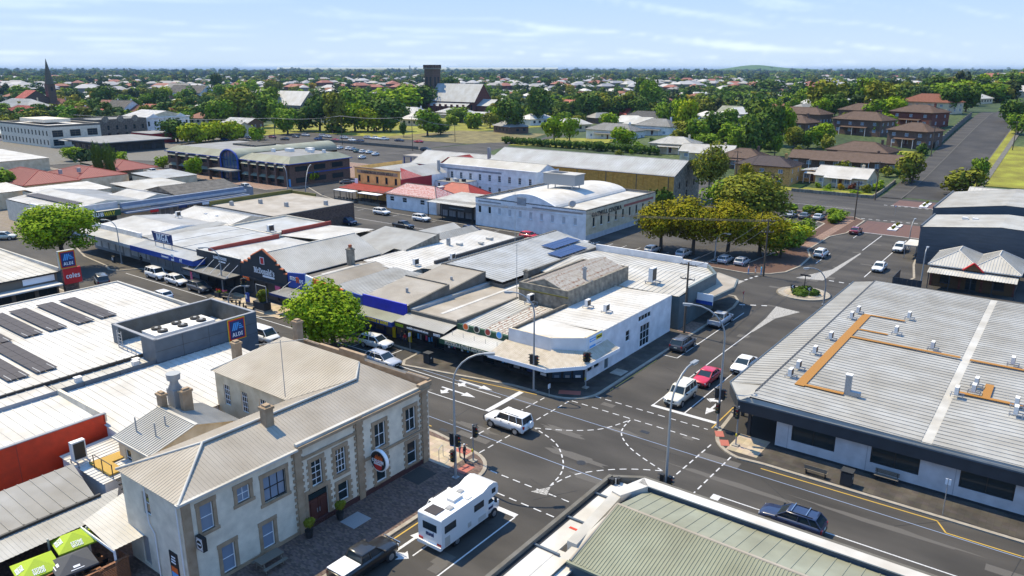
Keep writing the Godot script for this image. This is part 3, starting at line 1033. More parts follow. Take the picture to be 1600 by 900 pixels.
func hotel() -> void:
	var t := thing("hotel_building","white rendered two-storey hotel with brown quoins and pale iron roof on the street corner","building",Vector3(-50,0.1,-34))
	var o := Vector3(-43,0.1,-21.8)
	var up := [[20.5,3.75,1.2,2.15],[16.9,3.75,1.2,2.15],[12.75,3.3,1.0,2.1],[10.4,3.3,1.0,2.1],[6.2,4.0,1.9,2.0],[4.1,5.0,1.0,1.15],[1.3,4.2,0.95,2.0]]
	var lo := [[20.55,0.6,1.15,2.1],[16.9,0.6,1.15,2.1],[12.8,0.8,1.05,1.6],[5.75,0.4,1.0,2.0],[2.5,0.3,1.0,2.1]]
	var door := [9.9,0.1,1.9,2.75]
	panel(t,"front_wall","render_white",o,E,23.0,6.95,up+lo+[door],0.18)
	for i in up.size():
		window(t,o,E,up[i],"white_paint" if i != 4 else "dark_metal","glass" if i < 4 else "glass_blind",3 if i==2 or i==4 else 2 if i < 4 or i==5 else 1,4 if i in [2,3] else 2,0.14)
		surround(t,"quoin",o,E,up[i],i < 4)
	for i in lo.size():
		window(t,o,E,lo[i],"white_paint","glass" if i < 3 else "glass_blind",1,2,0.14)
		surround(t,"quoin",o,E,lo[i],i < 3)
	surround(t,"quoin",o,E,[9.9,0.3,1.9,2.6])
	var dn := group_node(t,"entrance_door",Vector3(-43.14,0.2,-32.6))
	for k in [-0.46,0.46]:
		bx(dn,"leaf","door_wood",Vector3(-43.12,1.25,-32.65+k),Vector3(0.08,2.1,0.88))
		bx(dn,"panel","door_wood",Vector3(-43.07,1.4,-32.65+k),Vector3(0.05,1.3,0.5))
		bx(dn,"handle","steel",Vector3(-43.05,1.25,-32.65+k*0.25),Vector3(0.05,0.35,0.05))
	bx(dn,"transom_pane","glass",Vector3(-43.12,2.58,-32.65),Vector3(0.05,0.45,1.8))
	# pilasters with toothed edges, string courses, plinth
	for z in [-22.15,-31.0,-37.0,-44.55]:
		var s := Shape.new()
		var top := 7.35 if z < -36 else 6.95
		s.box(Vector3(-42.95,0.1+top/2,z),Vector3(0.22,top,0.6))
		if z < -30.5:
			for k in 13:
				for q in [-1.0,1.0]:
					s.box(Vector3(-42.97,0.5+k*0.52,z+q*0.38),Vector3(0.14,0.26,0.2))
		sh(t,"pilaster",s,"quoin")
	bb(t,"string_course","quoin",-43.05,-42.85,3.28,3.5,-44.3,-37.3)
	bb(t,"string_course","quoin",-43.05,-42.86,6.05,6.25,-36.7,-31.3)
	bb(t,"cornice","quoin",-43.1,-42.7,7.05,7.3,-45.2,-31.0)
	bb(t,"plinth","plinth",-43.05,-42.9,0.1,0.55,-44.3,-31.3)
	bb(t,"plinth","quoin",-43.05,-42.92,0.1,0.4,-30.7,-21.8)
	# south end wall, north wing walls
	var so := Vector3(-50.5,0.1,-21.8)
	var sw := [[2.7,4.6,0.85,1.7],[1.7,0.3,0.95,2.3]]
	panel(t,"end_wall","render_white",so,S,7.5,6.95,sw)
	window(t,so,S,sw[0],"white_paint","glass",1,2)
	var sd := group_node(t,"side_door",Vector3(-48.3,0.4,-21.95))
	bx(sd,"leaf","grey_paint",Vector3(-48.3,1.5,-21.93),Vector3(0.93,2.28,0.06))
	bx(sd,"handle","steel",Vector3(-48.0,1.4,-21.88),Vector3(0.12,0.05,0.05))
	var d := Shape.new()
	d.tube([Vector3(-47.2,6.9,-21.7),Vector3(-47.2,4.2,-21.7),Vector3(-46.6,3.6,-21.7),Vector3(-46.6,0.2,-21.7)],[0.05,0.05,0.05,0.05],6)
	sh(t,"downpipe",d,"render_clean")
	d = Shape.new()
	d.tube([Vector3(-43.25,6.9,-21.68),Vector3(-43.25,0.2,-21.68)],[0.05,0.05],6)
	sh(t,"downpipe",d,"render_clean")
	panel(t,"rear_wall","render_white",Vector3(-50.5,0.1,-36.2),-E,14.4,6.95)
	var co := Vector3(-61.5,0.1,-36.2)
	var cw := [[1.2,4.0,0.95,2.0],[3.9,4.0,0.95,2.0],[6.6,4.0,0.95,2.0],[9.0,4.0,0.95,2.0]]
	glazed(t,"courtyard_wall","render_cream",co,S,11.0,6.95,cw,"white_paint",3,4)
	panel(t,"north_wall","render_white",Vector3(-43,0.1,-45.2),-S,18.5,7.9)
	panel(t,"west_wall","render_white",Vector3(-61.5,0.1,-45.2),-E,9.0,6.95)
	panel(t,"front_wall","render_white",Vector3(-43,0.1,-44.8),E,0.4,6.95)
	# stepped parapet to the main street
	for q in [[-43.0,-45.6,7.9],[-45.6,-51.0,7.75],[-51.0,-54.5,8.25],[-54.5,-57.5,8.0],[-57.5,-61.5,7.9]]:
		bb(t,"parapet","quoin",q[1],q[0],7.0,q[2],-45.5,-45.15)
	bb(t,"parapet","quoin",-43.2,-42.78,7.3,7.75,-45.5,-44.0)
	bb(t,"gutter","roof_pale",-43.05,-42.72,7.02,7.18,-31.0,-21.5)
	bb(t,"fascia","roof_pale",-43.2,-42.9,7.3,7.5,-44.0,-31.0)
	# roof
	var rp := "roof_beige"
	var e := 7.12
	var a := Vector3(-46.8,8.55,-26.0)
	var b := Vector3(-46.8,8.55,-40.4)
	var c := Vector3(-48.6,9.0,-42.4)
	sheet(t,"roof_slope",rp,[Vector3(-42.8,e,-21.6),Vector3(-42.8,e,-45.0),c,b,a],0.3,0.02,0.05)
	sheet(t,"roof_slope",rp,[Vector3(-50.7,e,-21.6),Vector3(-42.8,e,-21.6),a],0.3,0.02,0.05)
	sheet(t,"roof_slope",rp,[Vector3(-50.7,e,-36.2),Vector3(-50.7,e,-21.6),a,b],0.3,0.02,0.05)
	sheet(t,"roof_slope",rp,[Vector3(-61.8,e,-36.0),Vector3(-49.8,e,-36.0),b,c,Vector3(-59.2,9.0,-42.4)],0.3,0.02,0.05)
	sheet(t,"roof_slope",rp,[Vector3(-42.8,e,-45.0),Vector3(-61.8,e,-45.0),Vector3(-59.2,9.0,-42.4),c],0.3,0.02,0.05)
	sheet(t,"roof_slope",rp,[Vector3(-61.8,e,-45.0),Vector3(-61.8,e,-36.0),Vector3(-59.2,9.0,-42.4)],0.3,0.02,0.05)
	var caps := Shape.new()
	for q in [[a,b],[b,c],[c,Vector3(-59.2,9.0,-42.4)],[a,Vector3(-42.8,e,-21.6)],[a,Vector3(-50.7,e,-21.6)],[Vector3(-59.2,9.0,-42.4),Vector3(-61.8,e,-36.0)]]:
		caps.tube([q[0]+Vector3.UP*0.03,q[1]+Vector3.UP*0.03],[0.1,0.1],6)
	sh(t,"ridge_capping",caps,"roof_pale")
	d = Shape.new()
	d.tube([b+Vector3(0,-0.05,0),Vector3(-50.6,e - 0.05,-36.0)],[0.12,0.12],5)
	sh(t,"valley_gutter",d,"dark_metal")
	chimney(t,"quoin",-46.2,-31.0,8.0,9.7)
	chimney(t,"quoin",-62.3,-39.2,6.0,8.9)
	chimney(t,"quoin",-59.6,-44.4,7.0,10.2)
	var ant := Shape.new()
	ant.tube([Vector3(-50.6,7.5,-35.9),Vector3(-50.6,12.6,-35.9)],[0.04,0.03],5)
	ant.tube([Vector3(-51.9,12.3,-34.4),Vector3(-49.2,12.5,-37.6)],[0.03,0.03],5)
	sh(t,"aerial",ant,"galv")
	# round projecting sign and square sign
	var sg := thing("pub_sign","round dark red pub sign with flame emblem on white rim, fixed to hotel wall","sign",Vector3(-42.6,3.3,-38.3))
	d = Shape.new()
	d.tube([Vector3(-42.1,3.3,-38.45),Vector3(-42.1,3.3,-38.15)],[0.95,0.95],28)
	sh(sg,"rim",d,"white_paint")
	d = Shape.new()
	d.tube([Vector3(-42.1,3.3,-38.16),Vector3(-42.1,3.3,-38.12)],[0.85,0.85],28)
	sh(sg,"face",d,"black")
	d = Shape.new()
	d.tube([Vector3(-42.1,2.95,-38.12),Vector3(-42.1,2.95,-38.1)],[0.46,0.46],18)
	sh(sg,"lower_panel",d,"red")
	d = Shape.new()
	for k in 5:
		var x := -42.5+k*0.18
		d.tri(Vector3(x,3.45,-38.1),Vector3(x+0.24,3.45,-38.1),Vector3(x+0.2,3.85+0.1*(k % 2),-38.1))
	sh(sg,"flame",d,"orange")
	text(sg,"COLSON","white_paint",Vector3(-42.1,3.3,-38.08),0.3,0.0,"Droid Sans",true,"lettering",1.3)
	text(sg,"DRAUGHT","white_paint",Vector3(-42.1,3.05,-38.08),0.16,0.0,"Droid Sans",true,"lettering",0.9)
	bx(sg,"bracket","dark_metal",Vector3(-42.98,3.3,-38.3),Vector3(0.24,0.1,0.1))
	var bs := thing("box_sign","small black square box sign with white oval lettering, beside hotel end corner","sign",Vector3(-42.6,3.9,-22.6))
	bx(bs,"box","black",Vector3(-42.5,3.95,-22.7),Vector3(0.8,1.0,0.3))
	bx(bs,"panel","pale_wall",Vector3(-42.5,3.95,-22.55),Vector3(0.7,0.9,0.02))
	d = Shape.new()
	d.tube([Vector3(-42.5,3.95,-22.55),Vector3(-42.5,3.95,-22.535)],[0.36,0.36],16)
	sh(bs,"oval",d,"white_paint")
	d = Shape.new()
	d.tube([Vector3(-42.5,3.95,-22.54),Vector3(-42.5,3.95,-22.53)],[0.3,0.3],16)
	sh(bs,"face",d,"black")
	bx(bs,"print","white_paint",Vector3(-42.5,3.95,-22.525),Vector3(0.44,0.1,0.02))
	bx(bs,"bracket","dark_metal",Vector3(-42.95,3.95,-22.7),Vector3(0.2,0.1,0.1))
	var ps := thing("wall_poster","tall black poster with bright blue and orange print on hotel end wall","poster",Vector3(-44.6,0.9,-21.7))
	bb(ps,"board","black",-45.1,-44.1,0.7,2.9,-21.8,-21.74)
	bb(ps,"print","sky_blue",-44.98,-44.22,0.8,1.3,-21.74,-21.72)
	bb(ps,"print","orange",-44.98,-44.22,1.35,1.75,-21.74,-21.72)
	for k in 3:
		bb(ps,"print","white_paint",-44.9+k*0.05,-44.35,2.05+k*0.22,2.15+k*0.22,-21.74,-21.72)
	# picnic table and pot plants against the front wall
	var pt := thing("picnic_table","weathered timber picnic table on dark brick paving by hotel wall","table",Vector3(-41.6,0.13,-27.0))
	for k in 5:
		bx(pt,"table_plank","timber_grey",Vector3(-41.96+k*0.18,0.88,-27.0),Vector3(0.16,0.05,1.9))
	for k in [-0.72,0.72]:
		for j in [-0.08,0.08]:
			bx(pt,"seat_plank","timber_grey",Vector3(-41.6+k+j,0.55,-27.0),Vector3(0.14,0.05,1.9))
		bx(pt,"cross_beam","timber_grey",Vector3(-41.6,0.48,-27.0+k),Vector3(1.7,0.1,0.06))
		for j in [-1.0,1.0]:
			put(pt,"leg",unit,"timber_grey",Vector3(-41.6+j*0.45,0.5,-27.0+k),Basis(Vector3.BACK,j*0.35)*Basis.from_scale(Vector3(0.1,0.82,0.06)))
	for z in [-33.9,-30.9]:
		var pl := thing("potted_plant","spiky green shrub in black pot beside hotel entrance door","plant",Vector3(-42.1,0.13,z),"pot plants at the hotel door")
		d = Shape.new()
		d.tube([Vector3(-42.1,0.13,z),Vector3(-42.1,0.75,z)],[0.24,0.33],10)
		sh(pl,"pot",d,"black")
		put(pl,"foliage",leaf_ball(31,0.62,0.6,260,0.17,1),"leaf_olive",Vector3(-42.1,1.35,z))

func beer_garden() -> void:
	var k := thing("kitchen_wing","low cream wing with pale gabled iron roof and square chimneys behind the hotel","building",Vector3(-57.5,0.1,-30))
	walls(k,"render_cream",-60.2,-54.8,-33.8,-26.2,5.0,[[3.6,2.6,0.9,1.5],[1.0,2.6,0.9,1.5]],[])
	gable(k,"roof_grey","render_cream",-60.2,-54.8,-33.8,-26.2,5.0,6.1,"x",0.25,0.3,"roof_pale")
	chimney(k,"quoin",-60.2,-30.3,5.5,7.3,0.8,0.5)
	chimney(k,"quoin",-58.6,-31.6,5.5,7.6,0.5,0.9)
	for q in [[-58.9,-27.2],[-56.6,-27.6],[-57.2,-28.8]]:
		var s := Shape.new()
		s.tube([Vector3(q[0],5.2,q[1]),Vector3(q[0],6.6,q[1])],[0.06,0.06],6)
		sh(k,"vent_pipe",s,"galv")
	var ex := thing("exhaust_duct","galvanised steel kitchen exhaust duct with round cowl between chimneys","duct",Vector3(-60.0,6.0,-31.4))
	bb(ex,"duct_box","galv",-60.6,-59.4,5.4,7.4,-31.9,-31.0)
	var s2 := Shape.new()
	s2.tube([Vector3(-60,7.4,-31.45),Vector3(-60,7.9,-31.45),Vector3(-60,8.2,-31.45),Vector3(-60,8.25,-31.45),Vector3(-60,8.8,-31.45)],[0.6,0.35,0.35,0.55,0.6],16)
	sh(ex,"cowl",s2,"galv")
	# white-roofed hall between hotel and supermarket
	var w := thing("rear_hall","plain hall with wide white ribbed roof against the slate blue supermarket wall","building",Vector3(-68,0.1,-37))
	walls(w,"render_clean",-74.0,-61.6,-45.4,-27.6,3.7)
	skillion(w,"roof_white",-74.0,-61.3,-45.6,-27.4,3.75,4.5,"e",0.76)
	# yard roofs
	var a := thing("yard_shed","long grey ribbed shed roof over the beer garden yard","shed",Vector3(-58.5,0.1,-18))
	for q in [[-61.2,-22.6],[-61.2,-14],[-56.0,-22.2],[-56.0,-12],[-53.2,-22.8],[-53.2,-17.5],[-53.2,-12.5]]:
		bb(a,"post","galv",q[0] - 0.06,q[0]+0.06,0.1,2.75,q[1] - 0.06,q[1]+0.06)
	panel(a,"back_wall","grey_wall",Vector3(-61.4,0.1,-22.8),-E,22,3.1)
	sheet(a,"roof_slope","roof_mid",[Vector3(-55.9,3.0,-6),Vector3(-55.9,3.0,-22.0),Vector3(-61.5,3.35,-23.0),Vector3(-61.5,3.35,-6)],0.9)
	bb(a,"gutter","dark_metal",-55.9,-55.7,2.8,3.0,-22.4,-6)
	sheet(a,"lean_to_roof","roof_grey",[Vector3(-53.1,2.62,-6),Vector3(-53.1,2.62,-22.2),Vector3(-55.9,2.78,-23.8),Vector3(-55.9,2.78,-6)],0.3,0.02,0.05)
	var b := thing("garden_porch","small pale iron porch roof at the hotel side door","porch",Vector3(-51,0.1,-21.5))
	sheet(b,"roof_slope","roof_pale",[Vector3(-48.3,2.7,-19.6),Vector3(-48.3,2.7,-22.4),Vector3(-54.4,3.05,-23.4),Vector3(-53.0,3.05,-19.8)],0.3,0.02,0.05)
	bb(b,"fascia","white_paint",-53,-48.25,2.5,2.68,-19.68,-19.6)
	for q in [[-48.4,-19.7],[-52.8,-19.9]]:
		bb(b,"post","white_paint",q[0] - 0.06,q[0]+0.06,0.1,2.6,q[1] - 0.06,q[1]+0.06)
	var c := thing("service_room","low service room with white ribbed roof, yellow walkway strip and steel stair","building",Vector3(-60,0.1,-25.4))
	walls(c,"render_clean",-64.4,-57.2,-27.9,-23.4,2.9)
	skillion(c,"roof_white",-64.5,-57.0,-27.9,-23.2,2.95,3.15,"s",0.5)
	bb(c,"walkway_strip","mustard",-60.9,-59.6,3.12,3.2,-27.4,-24.2)
	bb(c,"walkway_strip","mustard",-60.9,-57.6,3.1,3.21,-25.2,-24.0)
	for i in 9:
		bb(c,"stair_tread","dark_metal",-57.0+i*0.28,-56.75+i*0.28,2.85 - i*0.3,2.9 - i*0.3,-25.2,-24.2)
	for q in [[-60.0,-24.0],[-58.6,-24.0],[-57.2,-24.1]]:
		bb(c,"rail_post","dark_metal",q[0] - 0.03,q[0]+0.03,3.0,4.2,q[1] - 0.03,q[1]+0.03)
	bb(c,"hand_rail","dark_metal",-60.0,-57.2,4.15,4.2,-24.1,-24.05)
	aircon(Vector3(-61.8,3.1,-23.7),"tall cream air conditioner on white roof above the beer garden yard",1.2,1.6)
	# timber slat screen, each slat
	var f := thing("slat_fence","red-brown timber slat screen around the beer garden","fence",Vector3(-48.2,0.13,-17))
	for i in 5:
		bb(f,"post","timber",-48.26,-48.14,0.1,1.85,-20.4+i*2.0,-20.3+i*2.0)
		for j in 13:
			if i < 4:
				bb(f,"slat","timber",-48.14,-48.10,0.25+j*0.12,0.34+j*0.12,-20.35+i*2.0,-18.35+i*2.0)
	for j in 13:
		bb(f,"slat","timber",-49.6,-48.2,0.25+j*0.12,0.34+j*0.12,-20.46,-20.42)
	bb(f,"top_rail","timber",-48.3,-48.08,1.85,1.9,-20.5,-12.3)
	# umbrellas
	for q in [[-52.4,-18.8,"lime","lime green market umbrella with white print, nearest the porch roof"],[-51.3,-15.9,"lime","lime green market umbrella beside the grey umbrella, further from the porch"],[-49.8,-17.6,"canvas_grey","charcoal market umbrella with white lettering between two lime ones"],[-49.6,-13.6,"canvas_grey","charcoal market umbrella at the street end of the slat screen"]]:
		var u := thing("market_umbrella",q[3],"umbrella",Vector3(q[0],0.13,q[1]),"beer garden umbrellas")
		var sp := Shape.new()
		sp.tube([Vector3(q[0],0.1,q[1]),Vector3(q[0],2.85,q[1])],[0.03,0.03],6)
		sh(u,"pole",sp,"galv")
		var bs := Shape.new()
		bs.box(Vector3(q[0],0.17,q[1]),Vector3(0.6,0.1,0.6))
		sh(u,"base",bs,"dark_metal")
		var cn := Shape.new()
		var top := Vector3(q[0],2.9,q[1])
		var rot := 0.15
		var cs := []
		for i in 4:
			cs.append(Vector3(q[0],2.3,q[1])+Vector3(cos(rot+PI/4+i*PI/2),0,sin(rot+PI/4+i*PI/2))*1.75)
		for i in 4:
			cn.tri(cs[(i+1) % 4],cs[i],top)
			cn.quad(cs[i],cs[(i+1) % 4],cs[(i+1) % 4] - Vector3.UP*0.12,cs[i] - Vector3.UP*0.12)
		sh(u,"canopy",cn,q[2])
		if q[2] != "lime":
			for fy in [0.0,PI/2]:
				for pr in [[-1.22,0.8,0.05],[-1.0,0.4,0.16]]:
					var tb := Basis(Vector3.UP,fy - rot)*Basis(Vector3.RIGHT,-PI/2+atan2(0.6,1.24))
					put(u,"print",unit,"white_paint").transform = Transform3D(tb*Basis.from_scale(Vector3(pr[1],pr[2],0.02)),top+tb*Vector3(0,pr[0],0.02) - wp(u))
		for fy in [0.0,PI/2]:
			for ln in [[0.84,"STONE"],[0.5,"WOOD"]] if q[2] == "lime" else []:
				var tb := Basis(Vector3.UP,fy - rot)*Basis(Vector3.RIGHT,-PI/2+atan2(0.6,1.24))
				var tx := text(u,ln[1],"white_paint",Vector3.ZERO,0.3,0.0,"Droid Sans",true,"print")
				tx.transform = Transform3D(tb*Basis.from_scale(Vector3(0.36,0.5,0.5)),top+tb*Vector3(0,-1.15+(0.26 if ln[0] > 0.6 else 0.0),0.03) - wp(u))
	# tables under them
	for q in [[-51.2,-19.3],[-49.3,-18.9],[-52.6,-16.8]]:
		var g := thing("garden_table","small timber table with bench seats under the beer garden umbrellas","table",Vector3(q[0],0.13,q[1]),"beer garden tables")
		bx(g,"top","timber",Vector3(q[0],0.85,q[1]),Vector3(1.5,0.06,0.8))
		for i in [-1.0,1.0]:
			bx(g,"seat","timber",Vector3(q[0],0.5,q[1]+i*0.75),Vector3(1.5,0.05,0.3))
			bx(g,"leg","dark_metal",Vector3(q[0]+i*0.55,0.45,q[1]),Vector3(0.06,0.78,1.6))

func solar_array(label: String,x0: float,x1: float,z0: float,z1: float,y: float,nx: int,nz: int,tilt := 0.0,m := "solar") -> void:
	var t := thing("solar_array",label,"solar panels",Vector3((x0+x1)/2,y,(z0+z1)/2),"rooftop solar panels")
	for i in nx:
		for j in nz:
			var w := (x1 - x0)/nx
			var d := (z1 - z0)/nz
			var c := Vector3(x0+(i+0.5)*w,y+0.15,z0+(j+0.5)*d)
			put(t,"solar_panel",unit,m,c+Vector3.UP*(tilt*(i - nx*0.5)*w),Basis(Vector3.BACK,atan(tilt))*Basis.from_scale(Vector3(w - 0.035,0.05,d - 0.035)))
	bb(t,"rail","steel",x0,x1,y - 0.02,y+0.12,z0+0.3,z0+0.36)
	bb(t,"rail","steel",x0,x1,y - 0.02,y+0.12,z1 - 0.36,z1 - 0.3)

func supermarket() -> void:
	var t := thing("supermarket_building","large supermarket with white ribbed roof, slate panel wall and orange end wall","building",Vector3(-86,0.1,-24))
	walls(t,"grey_wall",-105.8,-74.0,-49.2,12,4.9)
	panel(t,"slate_wall","slate_panel",Vector3(-73.95,0.1,-27.6),E,9.8,4.9)
	for z in [-29.9,-33.4]:
		bb(t,"panel_joint","slate_dark",-73.96,-73.93,0.2,4.95,z - 0.03,z+0.03)
	skillion(t,"roof_white",-105.6,-77.2,-49.0,12,4.85,5.35,"e",0.8,0.05)
	bb(t,"roof_step","dark_metal",-77.2,-77.0,4.3,4.85,-37.5,12)
	skillion(t,"roof_pale",-77.1,-74.1,-37.4,-27.8,4.3,4.5,"e",0.8,0.05)
	skillion(t,"roof_white",-77.1,-65.4,-27.6,12,4.25,4.6,"e",0.8,0.05)
	bb(t,"edge_capping","roof_pale",-105.9,-105.6,4.9,5.5,-49.3,12)
	bb(t,"edge_capping","roof_pale",-105.9,-82.7,4.9,5.5,-49.4,-49.1)
	# extension with orange wall
	panel(t,"orange_wall","orange_wall",Vector3(-65.2,0.1,12),E,39.6,4.85)
	for i in 5:
		bb(t,"panel_joint","red_rail",-65.2,-65.185,0.2,4.9,-20.5+i*6 - 0.02,-20.5+i*6+0.02)
	bb(t,"coping","grey_wall",-65.45,-65.12,4.95,5.03,-27.7,12)
	bb(t,"parapet","roof_pale",-65.45,-65.21,4.2,4.95,-27.4,12)
	bb(t,"parapet","render_white",-74.0,-65.2,4.2,4.98,-27.75,-27.45)
	panel(t,"end_wall","grey_wall",Vector3(-65.2,0.1,-27.6),-S,8.8,4.2)
	# plant enclosure of slate panels
	var x0 := -82.7
	var x1 := -73.8
	var z0 := -49.4
	var z1 := -37.2
	panel(t,"plant_wall","slate_panel",Vector3(x1,0.1,z1),E,12.2,6.95)
	panel(t,"plant_wall_inside","concrete_old",Vector3(x1 - 0.25,4.2,z0),-E,12.2,2.85)
	panel(t,"plant_wall","slate_panel",Vector3(x1,0.1,z0),-S,8.9,6.95)
	panel(t,"plant_wall_inside","concrete_old",Vector3(x0,4.2,z0+0.25),S,8.9,2.85)
	panel(t,"plant_wall","slate_panel",Vector3(x0,4.2,z0),-E,12.2,2.85)
	panel(t,"plant_wall_inside","concrete_old",Vector3(x0+0.25,4.2,z1),E,12.2,2.85)
	panel(t,"plant_wall","slate_panel",Vector3(x0,4.2,z1),S,1.4,2.85)
	panel(t,"plant_wall","slate_panel",Vector3(-76.6,4.2,z1),S,2.8,2.85)
	for q in [[x0,x1,z0,z0+0.28],[x0,x0+0.28,z0,z1],[x1 - 0.28,x1,z0,z1],[x0,x1,z1 - 0.28,z1]]:
		bb(t,"coping","grey_wall",q[0] - 0.03,q[1]+0.03,7.05,7.14,q[2] - 0.03,q[3]+0.03)
	for i in [1.0,2.0,3.0]:
		bb(t,"panel_joint","slate_dark",x1,x1+0.012,0.2,7.0,z1 - i*3.05 - 0.02,z1 - i*3.05+0.02)
	for y in [4.6,5.8]:
		bb(t,"panel_joint","slate_dark",x1,x1+0.012,y - 0.02,y+0.02,z0,z1)
	bb(t,"plant_deck","roof_white",x0+0.3,x1 - 0.3,4.3,4.5,z0+0.3,z1 - 0.4)
	var cd := thing("condenser","white rooftop condenser bank with six black fans inside slate enclosure","condenser",Vector3(-79.8,4.5,-43.3))
	bb(cd,"casing","ac_white",-81.3,-78.4,4.5,5.9,-47.0,-39.7)
	for q in [[-80.5,-41.0],[-79.2,-41.0],[-80.5,-43.4],[-79.2,-43.4],[-80.5,-45.7],[-79.2,-45.7]]:
		var s := Shape.new()
		s.tube([Vector3(q[0],5.9,q[1]),Vector3(q[0],6.12,q[1])],[0.55,0.55],16)
		var fan := sh(cd,"fan",s,"black")
		s = Shape.new()
		s.tube([Vector3(q[0],6.12,q[1]),Vector3(q[0],6.15,q[1])],[0.2,0.2],10)
		sh(fan,"hub",s,"steel")
		for k in 4:
			bx(fan,"blade","dark_metal",Vector3(q[0],6.13,q[1]),Vector3(0.9,0.02,0.1),k*PI/4)
	var lad := thing("access_ladder","white steel ladder and guard rail at the open end of slate enclosure","ladder",Vector3(-78.5,4.3,-37.0))
	for i in 5:
		bb(lad,"upright","steel",-80.8+i*0.9,-80.74+i*0.9,4.2,6.9 if i < 2 else 5.5,-36.8,-36.74)
	for i in 6:
		bb(lad,"rung","steel",-80.8,-79.84,4.6+i*0.4,4.64+i*0.4,-36.8,-36.75)
	for i in 2:
		bb(lad,"rail","steel",-80.8,-77.2,4.9+i*0.5,4.95+i*0.5,-36.8,-36.75)
	for q in [[-76.2,-36.2],[-75.6,-35.8],[-75.9,-30.2]]:
		var v := thing("roof_vent","small pale box vent on the low strip of the supermarket roof","vent",Vector3(q[0],4.45,q[1]),"box vents on the supermarket roof")
		bx(v,"box","ac_white",Vector3(q[0],4.62,q[1]),Vector3(0.5,0.4,0.6))
		bx(v,"cap","ac_white",Vector3(q[0],4.86,q[1]),Vector3(0.6,0.08,0.7))
	# sign on the slate wall
	logo("blue and orange square grocery logo sign on slate panel wall",Vector3(-73.75,5.75,-46.7),2.2,PI/2)
	# solar panels in banks
	var n := 0
	for q in [[-102.4,-91.4,-42.0,-40.0],[-102.4,-91.4,-39.3,-37.3],[-102.4,-91.4,-36.2,-34.2],[-102.4,-91.4,-33.6,-31.6],[-91.0,-79.6,-30.0,-28.0],[-91.0,-79.6,-27.4,-25.4],[-102.4,-91.4,-30.4,-28.4],[-91.0,-79.6,-24.6,-22.6]]:
		solar_array("long bank of dark solar panels on white supermarket roof, %s from the main street" % ["first","second","third","fourth","fifth","seventh","sixth","eighth"][n],q[0],q[1],q[2],q[3],4.85+0.5*(-77.2 - (q[0]+q[1])/2)/28.4+0.06,7,2,-0.0176)
		n += 1

# square grocery logo: orange rim, dark face, blue strokes, lettering
func logo(label: String,at: Vector3,size: float,yaw: float,parent: Node = null) -> void:
	var t: Node = parent if parent else thing("store_sign",label,"sign",at,"square grocery signs")
	var b := Basis(Vector3.UP,yaw)
	var piece := func(c: String,m,x: float,y: float,z: float,w: float,h: float,sk := 0.0):
		var bs := b*Basis(Vector3(1,0,0),Vector3(sk,1,0),Vector3(0,0,1))*Basis.from_scale(Vector3(w*size,h*size,0.05))
		put(t,c,unit,m,at+b*Vector3(x*size,y*size,z),bs)
	piece.call("backing","yellow",0,0,0.0,1.0,1.15)
	piece.call("rim","orange",0,0,0.02,0.95,1.1)
	piece.call("rim","red",0,0,0.04,0.88,1.02)
	piece.call("face","navy",0,0,0.06,0.8,0.94)
	for i in 3:
		piece.call("stroke","sky_blue",-0.2+i*0.11,0.16,0.08,0.07,0.4,0.35)
	for i in 3:
		piece.call("stroke","sky_blue",0.17+i*0.03,0.24 - i*0.1,0.08,0.14+i*0.06,0.05)
	text(t,"ALDI","white_paint",at+b*Vector3(0,-0.27*size,0.08),0.22*size,yaw,"Droid Sans",true,"lettering",0.6*size)

# ---- the row of shops on the main street
# shop front under an awning: glazing bays between posts
func shopfront(t: Node,x0: float,x1: float,z: float,h: float,n: int,frame = "dark_metal",gm = "glass",y := 0.13) -> void:
	var holes := []
	var w := (x1 - x0)/n
	for i in n:
		holes.append([i*w+0.15,0.1 if i==n/2 else 0.5,w - 0.3,h - (0.3 if i==n/2 else 0.7)])
	panel(t,"shop_wall","charcoal" if frame is String and frame == "dark_metal" else frame,Vector3(x0,y,z),S,x1 - x0,h,holes,0.3)
	for i in n:
		var r: Array = holes[i]
		window(t,Vector3(x0,y,z),S,r,frame,gm,1 if i==n/2 else 2,1,0.28,null,"shop_window" if i != n/2 else "shop_door")
		if i != n/2:
			# goods and posters standing behind the glass line
			for k in 3:
				var c: String = ["white_paint","sky_blue","cream_paint","grey_paint","pink","green_sign","yellow"][rng.randi() % 7]
				bx(t,"window_display",c,Vector3(x0+r[0]+r[2]*(k+0.7)/3.4,y+r[1]+0.35+rng.randf()*0.3,z - 0.24),Vector3(r[2]*0.2,0.5+rng.randf()*0.4,0.02))

func awning(t: Node,m,x0: float,x1: float,zw: float,hw: float,ze: float,he: float,fascia,fh := 0.3,posts := 0) -> void:
	sheet(t,"awning_roof",m,[Vector3(x0,he,ze),Vector3(x1,he,ze),Vector3(x1,hw,zw),Vector3(x0,hw,zw)],0.35,0.02,0.05)
	bb(t,"awning_fascia",fascia,x0 - 0.03,x1+0.03,he - fh,he+0.03,ze,ze+0.08)
	for x in [x0 - 0.03,x1 - 0.03]:
		bb(t,"awning_end",fascia,x,x+0.06,he - fh,he - 0.02,zw,ze)
	bb(t,"awning_soffit","pale_wall",x0,x1,he - fh+0.02,he - fh+0.05,zw,ze)

func block(label: String,called: String,x0: float,x1: float,z0: float,z1: float,h: float,wall,south := [],east := []) -> Node3D:
	var t := thing(called,label,"building",Vector3((x0+x1)/2,0.13,(z0+z1)/2))
	walls(t,wall,x0,x1,z0,z1,h,south,east,"white_paint",1,2,0.1)
	return t

